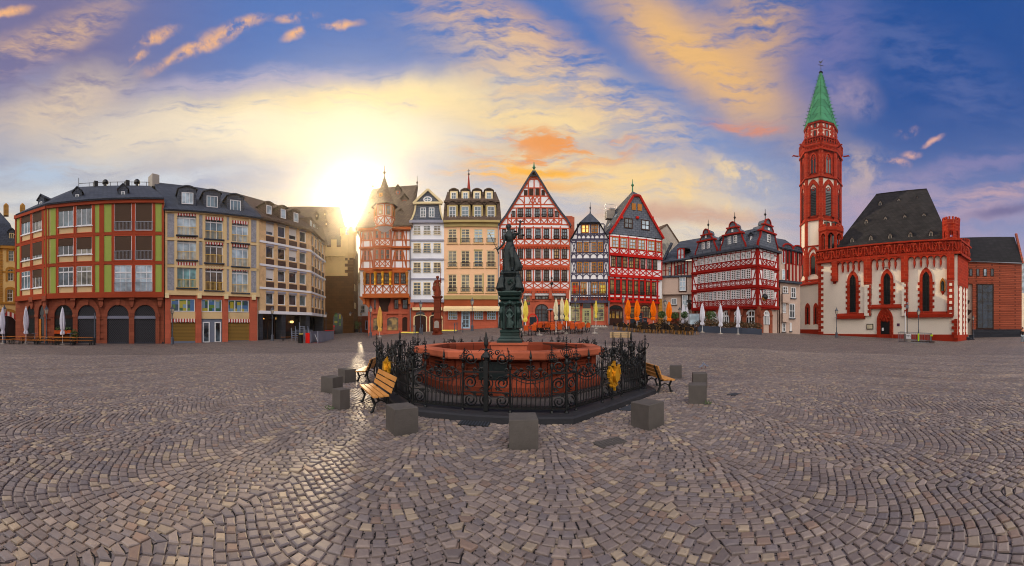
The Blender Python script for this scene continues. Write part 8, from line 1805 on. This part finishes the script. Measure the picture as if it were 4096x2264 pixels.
def cobbles():
    V = []; rng = np.random.default_rng(3); RM = 22
    fx = lambda x: -AMP * np.sqrt(np.cos((x - XO - WL / 2) * PI / WL) ** 2 + .02)
    X0 = np.arange(-RM - 1, RM + 1, .01); ds = np.hypot(.01, np.diff(fx(X0))); S0 = np.concatenate([[0], np.cumsum(ds)])
    for j in range(int(-2.5 / PITCH), int((RM + 1.5) / PITCH)):
        w_ = rng.uniform(.105, .15, int(S0[-1] / .105)); sc_ = np.cumsum(w_) - .1 * rng.random(); sc_ = sc_[sc_ < S0[-1]]; x = np.interp(sc_, S0, X0)
        e = .004; d1 = (fx(x + e) - fx(x - e)) / (2 * e); x2 = x - d1 * PITCH / (1 + d1 * d1); x2 = np.maximum.accumulate(x2); y = j * PITCH + .02 * np.sin(x * 1.3 + j * .05); y2 = (j + 1) * PITCH + .02 * np.sin(x2 * 1.3 + (j + 1) * .05)
        lo = np.stack([x, y + fx(x)], 1); hi = np.stack([x2, y2 + fx(x2)], 1)
        q = np.stack([lo[:-1], lo[1:], hi[1:], hi[:-1]], 1); c = q.mean(1); r = np.hypot(c[:, 0], c[:, 1])
        ok = (r < RM) & (r > 1.2) & (c[:, 1] > -1.4) & (np.hypot(c[:, 0] - FC[0], c[:, 1] - FC[1]) > 4.3) & (hi[1:, 0] - hi[:-1, 0] > .03)
        V.append(q[ok])
    V = np.concatenate(V)
    Q = np.array(V); k = len(Q)
    ctr = Q.mean(1, keepdims=True)
    d = Q - ctr; g = .0075 + .006 * rng.random((k, 1, 1)); ln = np.linalg.norm(d, axis=2, keepdims=True)
    jit_ = rng.uniform(-.004, .004, Q.shape)
    g = g * np.array([1.25, 1.25, 1.25, 1.25])[None, :, None]; top = ctr + d * np.maximum(.3, (ln - g * 2.6) / ln) + jit_; mid_ = ctr + d * np.maximum(.3, (ln - g * 1.25) / ln) + jit_; bot = ctr + d * np.maximum(.3, (ln - g) / ln) + jit_
    zc = gz(ctr[:, 0, 0], ctr[:, 0, 1]); tilt = rng.uniform(-.035, .035, (k, 2)); hz = rng.uniform(-.006, .004, k)
    def Zz(P_, off): return zc[:, None] + hz[:, None] + off + ((P_ - ctr) * tilt[:, None, :]).sum(2)
    ver = np.concatenate([np.dstack([top, Zz(top, 0)]), np.dstack([mid_, Zz(mid_, -.007)]), np.dstack([bot, Zz(bot, -.04)])], 1).reshape(-1, 3)
    fb = [(0, 1, 2, 3)] + [(4 + i, 4 + (i + 1) % 4, (i + 1) % 4, i) for i in range(4)] + [(8 + i, 8 + (i + 1) % 4, 4 + (i + 1) % 4, 4 + i) for i in range(4)]
    fcs = (np.array(fb)[None] + (np.arange(k) * 12)[:, None, None]).reshape(-1)
    me = bpy.data.meshes.new('pavement'); nf = k * 9
    me.vertices.add(len(ver)); me.vertices.foreach_set('co', ver.astype(np.float32).ravel()); me.loops.add(nf * 4); me.loops.foreach_set('vertex_index', fcs.astype(np.int32)); me.polygons.add(nf); me.polygons.foreach_set('loop_start', np.arange(0, nf * 4, 4, dtype=np.int32)); me.polygons.foreach_set('use_smooth', np.tile(np.array([0] + [1] * 8, bool) * False, k))
    me.update(calc_edges=True)
    at = me.color_attributes.new('tone', 'FLOAT_COLOR', 'CORNER'); col = np.zeros((k, 36, 4), np.float32); col[:, :, 0] = rng.random(k)[:, None]; col[:, :, 1] = rng.random(k)[:, None]; col[:, :, 3] = 1; at.data.foreach_set('color', col.ravel())
    me.materials.append(cobble_mat('cobblestone', True)); o = bpy.data.objects.new('pavement', me); C.objects.link(o); struct(o, 'structure'); return o
cobbles()

# ================================================================== sky, sun, camera
SUNA, SUNE = (1430 - 2048) / F, math.atan((HY - 826) / F)
w = bpy.data.worlds.new('World'); sc.world = w; w.use_nodes = True; nt = w.node_tree; nt.nodes.clear()
out = nt.nodes.new('ShaderNodeOutputWorld'); bg = nt.nodes.new('ShaderNodeBackground'); nt.links.new(bg.outputs[0], out.inputs[0])
gen = N(nt, 'ShaderNodeTexCoord').outputs['Generated']; sx = N(nt, 'ShaderNodeSeparateXYZ'); nt.links.new(gen, sx.inputs[0]); X, Y, Zc = sx.outputs
az = M2(nt, 'ARCTAN2', X, Y); hyp = M2(nt, 'SQRT', M2(nt, 'ADD', M2(nt, 'MULTIPLY', X, X), M2(nt, 'MULTIPLY', Y, Y)))
tt = M2(nt, 'MINIMUM', M2(nt, 'DIVIDE', Zc, M2(nt, 'MAXIMUM', hyp, .02)), 4.)
cv = N(nt, 'ShaderNodeCombineXYZ'); nt.links.new(az, cv.inputs[0]); nt.links.new(tt, cv.inputs[1]); P0 = cv.outputs[0]
def vm(op, a, b_=None, s=None):
    n_ = N(nt, 'ShaderNodeVectorMath', operation=op)
    nt.links.new(a, n_.inputs[0])
    if b_ is not None:
        if hasattr(b_, 'links'): nt.links.new(b_, n_.inputs[1])
        else: n_.inputs[1].default_value = b_
    if s is not None: n_.inputs['Scale'].default_value = s
    return n_
nA = noise(nt, P0, 2.6, 5, .6); wob = vm('SCALE', vm('SUBTRACT', nA.outputs['Color'], (.5, .5, .5)).outputs[0], s=.16).outputs[0]
P1 = vm('ADD', P0, wob).outputs[0]
def stretch(rz_, kx, ky):
    mp = N(nt, 'ShaderNodeMapping'); mp.inputs['Rotation'].default_value = (0, 0, rz_); mp.inputs['Scale'].default_value = (kx, ky, 1); nt.links.new(P1, mp.inputs[0]); return mp.outputs[0]
wisp = noise(nt, stretch(rad(-6), 2.0, 9.5), 2.2, 10, .66).outputs[0]; wisp2 = noise(nt, stretch(rad(28), 2.6, 8.5), 2.3, 10, .67).outputs[0]; wisp3 = noise(nt, stretch(rad(-32), 2.2, 8.0), 2.3, 10, .66).outputs[0]; fine = noise(nt, P1, 9, 8, .65).outputs[0]
strk = noise(nt, stretch(rad(-7), 3.2, 13), 2.0, 10, .68).outputs[0]
def L3(r, g_, b_, k=1.): return tuple(v * k for v in lin((r, g_, b_)))
# blue gradient
ny = N(nt, 'ShaderNodeTexSky'); ny.sky_type = 'NISHITA'; ny.sun_disc = False; ny.sun_elevation = SUNE; ny.sun_rotation = SUNA
nyc = vm('SCALE', ny.outputs[0], s=.06).outputs[0]
col = mixc(nt, mr(nt, tt, .25, .95), L3(150, 172, 216), L3(74, 118, 192))
rt = mr(nt, az, .45, 1.25); col = mixc(nt, rt, col, mixc(nt, mr(nt, tt, .2, .75), L3(124, 142, 194), L3(30, 80, 156)))
lf = mr(nt, az, -.7, -1.4); col = mixc(nt, lf, col, mixc(nt, mr(nt, tt, .3, .8), L3(150, 178, 216), L3(120, 116, 160)))
col = mixc(nt, .12, col, nyc)
# warm band above the roofs
hz_ = mr(nt, tt, .62, .2); hzf = M2(nt, 'MULTIPLY', hz_, mr(nt, az, 1.15, .55)); hzf = M2(nt, 'MULTIPLY', hzf, mr(nt, wisp, .3, .62, .55, 1))
col = mixc(nt, hzf, col, L3(246, 226, 190))
col = mixc(nt, M2(nt, 'MULTIPLY', mr(nt, tt, .42, .1), mr(nt, az, .5, 1.3, 0, .75)), col, L3(196, 176, 190))
def blob(px, py, wx, wy, rot_, c, s=1., nz=None, lo=.35, hi=.62, soft=.15, k=1.0):
    """cloud bank: centre and half-axes given in picture units of the sky's (azimuth, height) chart"""
    global col
    px, py, wx, wy = px * 1.59, py * 1.59, wx * 1.59, wy * 1.59
    mp = N(nt, 'ShaderNodeMapping'); mp.vector_type = 'TEXTURE'; mp.inputs['Location'].default_value = ((px - 2048) / F, (HY - py) / F, 0); mp.inputs['Rotation'].default_value = (0, 0, rad(rot_)); mp.inputs['Scale'].default_value = (wx / F, wy / F, 1); nt.links.new(P1, mp.inputs[0])
    f_ = mr(nt, vm('LENGTH', mp.outputs[0]).outputs['Value'], 1.25, soft)
    if nz is not None: f_ = M2(nt, 'MULTIPLY', f_, mr(nt, nz, lo, hi))
    if s != 1.: f_ = M2(nt, 'MULTIPLY', f_, s)
    col = mixc(nt, f_, col, L3(*c, k))
blob(520, 330, 620, 120, 2, (244, 226, 196), .85, wisp, .2, .5)
blob(150, 250, 260, 90, 18, (232, 208, 176), .75, wisp2, .25, .6)
blob(120, 100, 260, 60, 27, (226, 184, 146), .8, wisp2, .36, .62)
blob(960, 250, 520, 75, 3, (255, 228, 168), .95, wisp, .22, .5, k=1.05)
blob(860, 340, 420, 90, 0, (255, 240, 206), .9, wisp, .15, .45, k=1.1)
blob(120, 430, 260, 45, 6, (176, 200, 228), .7, wisp, .35, .6)
blob(1260, 70, 280, 80, -18, (222, 176, 138), .8, wisp3, .36, .6)
blob(1430, 230, 460, 120, -24, (240, 204, 156), .85, wisp3, .36, .6)
blob(1760, 130, 400, 120, -36, (236, 186, 120), .97, wisp3, .2, .52)
blob(1900, 60, 150, 130, -60, (226, 178, 122), .8, wisp3, .3, .6)
blob(1480, 440, 420, 90, -12, (252, 216, 150), .9, wisp, .25, .55)
blob(1330, 300, 300, 60, -4, (255, 224, 160), .85, wisp, .25, .5)
for q_ in ((1370, 345, 170, 30), (1440, 372, 170, 34), (1330, 396, 190, 26), (1500, 352, 110, 20)): blob(*q_, -6, (240, 152, 76), .85, strk, .44, .57)
for q_ in ((1290, 425, 160, 20), (1230, 445, 140, 14), (1380, 436, 130, 14)): blob(*q_, -4, (255, 184, 60), .9, strk, .34, .55)
blob(1340, 470, 190, 22, -3, (246, 180, 96), .7, wisp, .36, .56)
blob(1700, 470, 260, 60, -14, (250, 214, 150), .8, fine, .4, .6)
blob(1860, 306, 120, 22, -4, (226, 148, 112), .6, strk, .34, .58); blob(1920, 325, 90, 14, -8, (222, 140, 110), .8, strk, .32, .55)
blob(1860, 430, 110, 40, -20, (252, 220, 160), .75, fine, .42, .58)
blob(1700, 545, 300, 30, 0, (206, 164, 146), .85, wisp, .3, .5)
blob(2130, 440, 160, 90, -10, (214, 186, 170), .7, fine, .38, .62)
blob(2300, 545, 420, 70, 2, (186, 160, 180), .75, wisp, .3, .6)
blob(2520, 490, 160, 36, 12, (206, 168, 172), .7, wisp, .35, .6); blob(2530, 540, 110, 20, 8, (110, 106, 150), .85, wisp, .3, .5)
for a in ((390, 80, 70, 18, 24), (345, 130, 36, 12, 30), (500, 110, 160, 22, 24), (590, 60, 90, 24, 12), (745, 45, 70, 16, 8), (735, 85, 44, 14, 25), (860, 60, 70, 12, 10), (20, 30, 60, 18, 12)): blob(*a, (248, 186, 128), .95, fine, .38, .58, .1)
for a in ((2282, 332, 36, 14, 8), (2352, 366, 30, 11, 14), (2292, 393, 34, 14, 0), (2255, 415, 40, 14, -8)): blob(*a, (234, 178, 158), .85, fine, .38, .58, .1)
# fibrous streaks through all cloud, soft mauve beside the golden band
blob(2080, 130, 130, 200, -12, (150, 136, 180), .45, wisp3, .2, .6); blob(2130, 250, 90, 60, -20, (190, 166, 180), .55, fine, .3, .6)
blob(300, 470, 420, 26, 6, (214, 222, 232), .7, wisp, .3, .55); blob(640, 200, 420, 40, 4, (206, 190, 200), .55, wisp, .3, .55); blob(60, 200, 120, 60, 30, (120, 130, 180), .5, wisp2, .35, .6)
st = noise(nt, stretch(rad(-12), 3.0, 16), 3.0, 10, .7).outputs[0]; col = mixc(nt, M2(nt, 'MULTIPLY', mr(nt, st, .3, .7), .3), col, mixc(nt, .5, col, (1.35, 1.25, 1.12), 'MULTIPLY')); col = mixc(nt, M2(nt, 'MULTIPLY', mr(nt, st, .5, .28), .25), col, mixc(nt, .9, col, (.8, .8, .9), 'MULTIPLY'))
blob(2350, 180, 330, 130, -30, (112, 124, 176), .45, wisp3, .35, .65); blob(2230, 500, 260, 70, 8, (190, 168, 186), .5, wisp, .32, .6); blob(2440, 430, 240, 40, 14, (170, 150, 186), .4, wisp2, .35, .6)
# glow round the sun
sd = N(nt, 'ShaderNodeMapping'); sd.vector_type = 'TEXTURE'; sd.inputs['Location'].default_value = (SUNA, tan_ := (HY - 850) / F, 0); nt.links.new(P0, sd.inputs[0]); sr = vm('LENGTH', sd.outputs[0]).outputs['Value']
col = mixc(nt, mr(nt, sr, .6, .0, 0, .45), col, L3(255, 236, 196, 1.)); col = mixc(nt, mr(nt, sr, .045, .005), col, (5, 4.6, 3.6))
# the unseen half of the sky behind the square, brightened to light the facades
bk_ = mr(nt, Y, -.02, -.45); bc = mixc(nt, mr(nt, Zc, .12, .45), (.8, .75, .72), (2.5, 2.4, 2.35)); bc = mixc(nt, M2(nt, 'MULTIPLY', mr(nt, wisp, .4, .62), mr(nt, Zc, .1, .5)), bc, (2.3, 2.1, 1.9))
col = mixc(nt, bk_, col, bc)
nt.links.new(col, bg.inputs[0]); bg.inputs[1].default_value = 1.0
sun = bpy.data.lights.new('sun', 'SUN'); sun.energy = 3.0; sun.angle = rad(.5); sun.color = (1, .78, .5)
so = bpy.data.objects.new('sun', sun); sc.collection.objects.link(so)
d = Vector((sin(SUNA) * cos(SUNE), cos(SUNA) * cos(SUNE), sin(SUNE))); so.rotation_euler = d.to_track_quat('Z', 'Y').to_euler()
cam = bpy.data.cameras.new('camera'); co_ = bpy.data.objects.new('camera', cam); sc.collection.objects.link(co_); sc.camera = co_
co_.location = (0, 0, H); co_.rotation_euler = (PI / 2, 0, 0); cam.clip_end = 2000; cam.clip_start = .05
cam.type = 'PANO'; cam.panorama_type = 'CENTRAL_CYLINDRICAL'
cam.central_cylindrical_range_u_min = -PI / 2; cam.central_cylindrical_range_u_max = PI / 2
cam.central_cylindrical_range_v_min = -(2264 - HY) / F; cam.central_cylindrical_range_v_max = HY / F; cam.central_cylindrical_radius = 1.0
sc.view_settings.view_transform = 'Standard'; sc.view_settings.look = 'None'; sc.view_settings.exposure = 0; sc.view_settings.gamma = 1
sc.cycles.use_denoising = True; sc.cycles.filter_width = 1.05; sc.cycles.max_bounces = 5; sc.cycles.diffuse_bounces = 3; sc.cycles.caustics_reflective = False; sc.cycles.caustics_refractive = False
# ---- air
hz_m = bpy.data.materials.new('haze_air'); hz_m.use_nodes = True; nt = hz_m.node_tree; nt.nodes.clear(); o_ = nt.nodes.new('ShaderNodeOutputMaterial'); v_ = nt.nodes.new('ShaderNodeVolumePrincipled'); nt.links.new(v_.outputs[0], o_.inputs['Volume'])
v_.inputs['Color'].default_value = (1, .9, .72, 1); v_.inputs['Density'].default_value = .0008; v_.inputs['Anisotropy'].default_value = .93
hb = MB(); hb.bx((0, 0, -2), (264, 264, 60)); hzo = hb.build('haze', hz_m, None); struct(hzo, 'stuff')
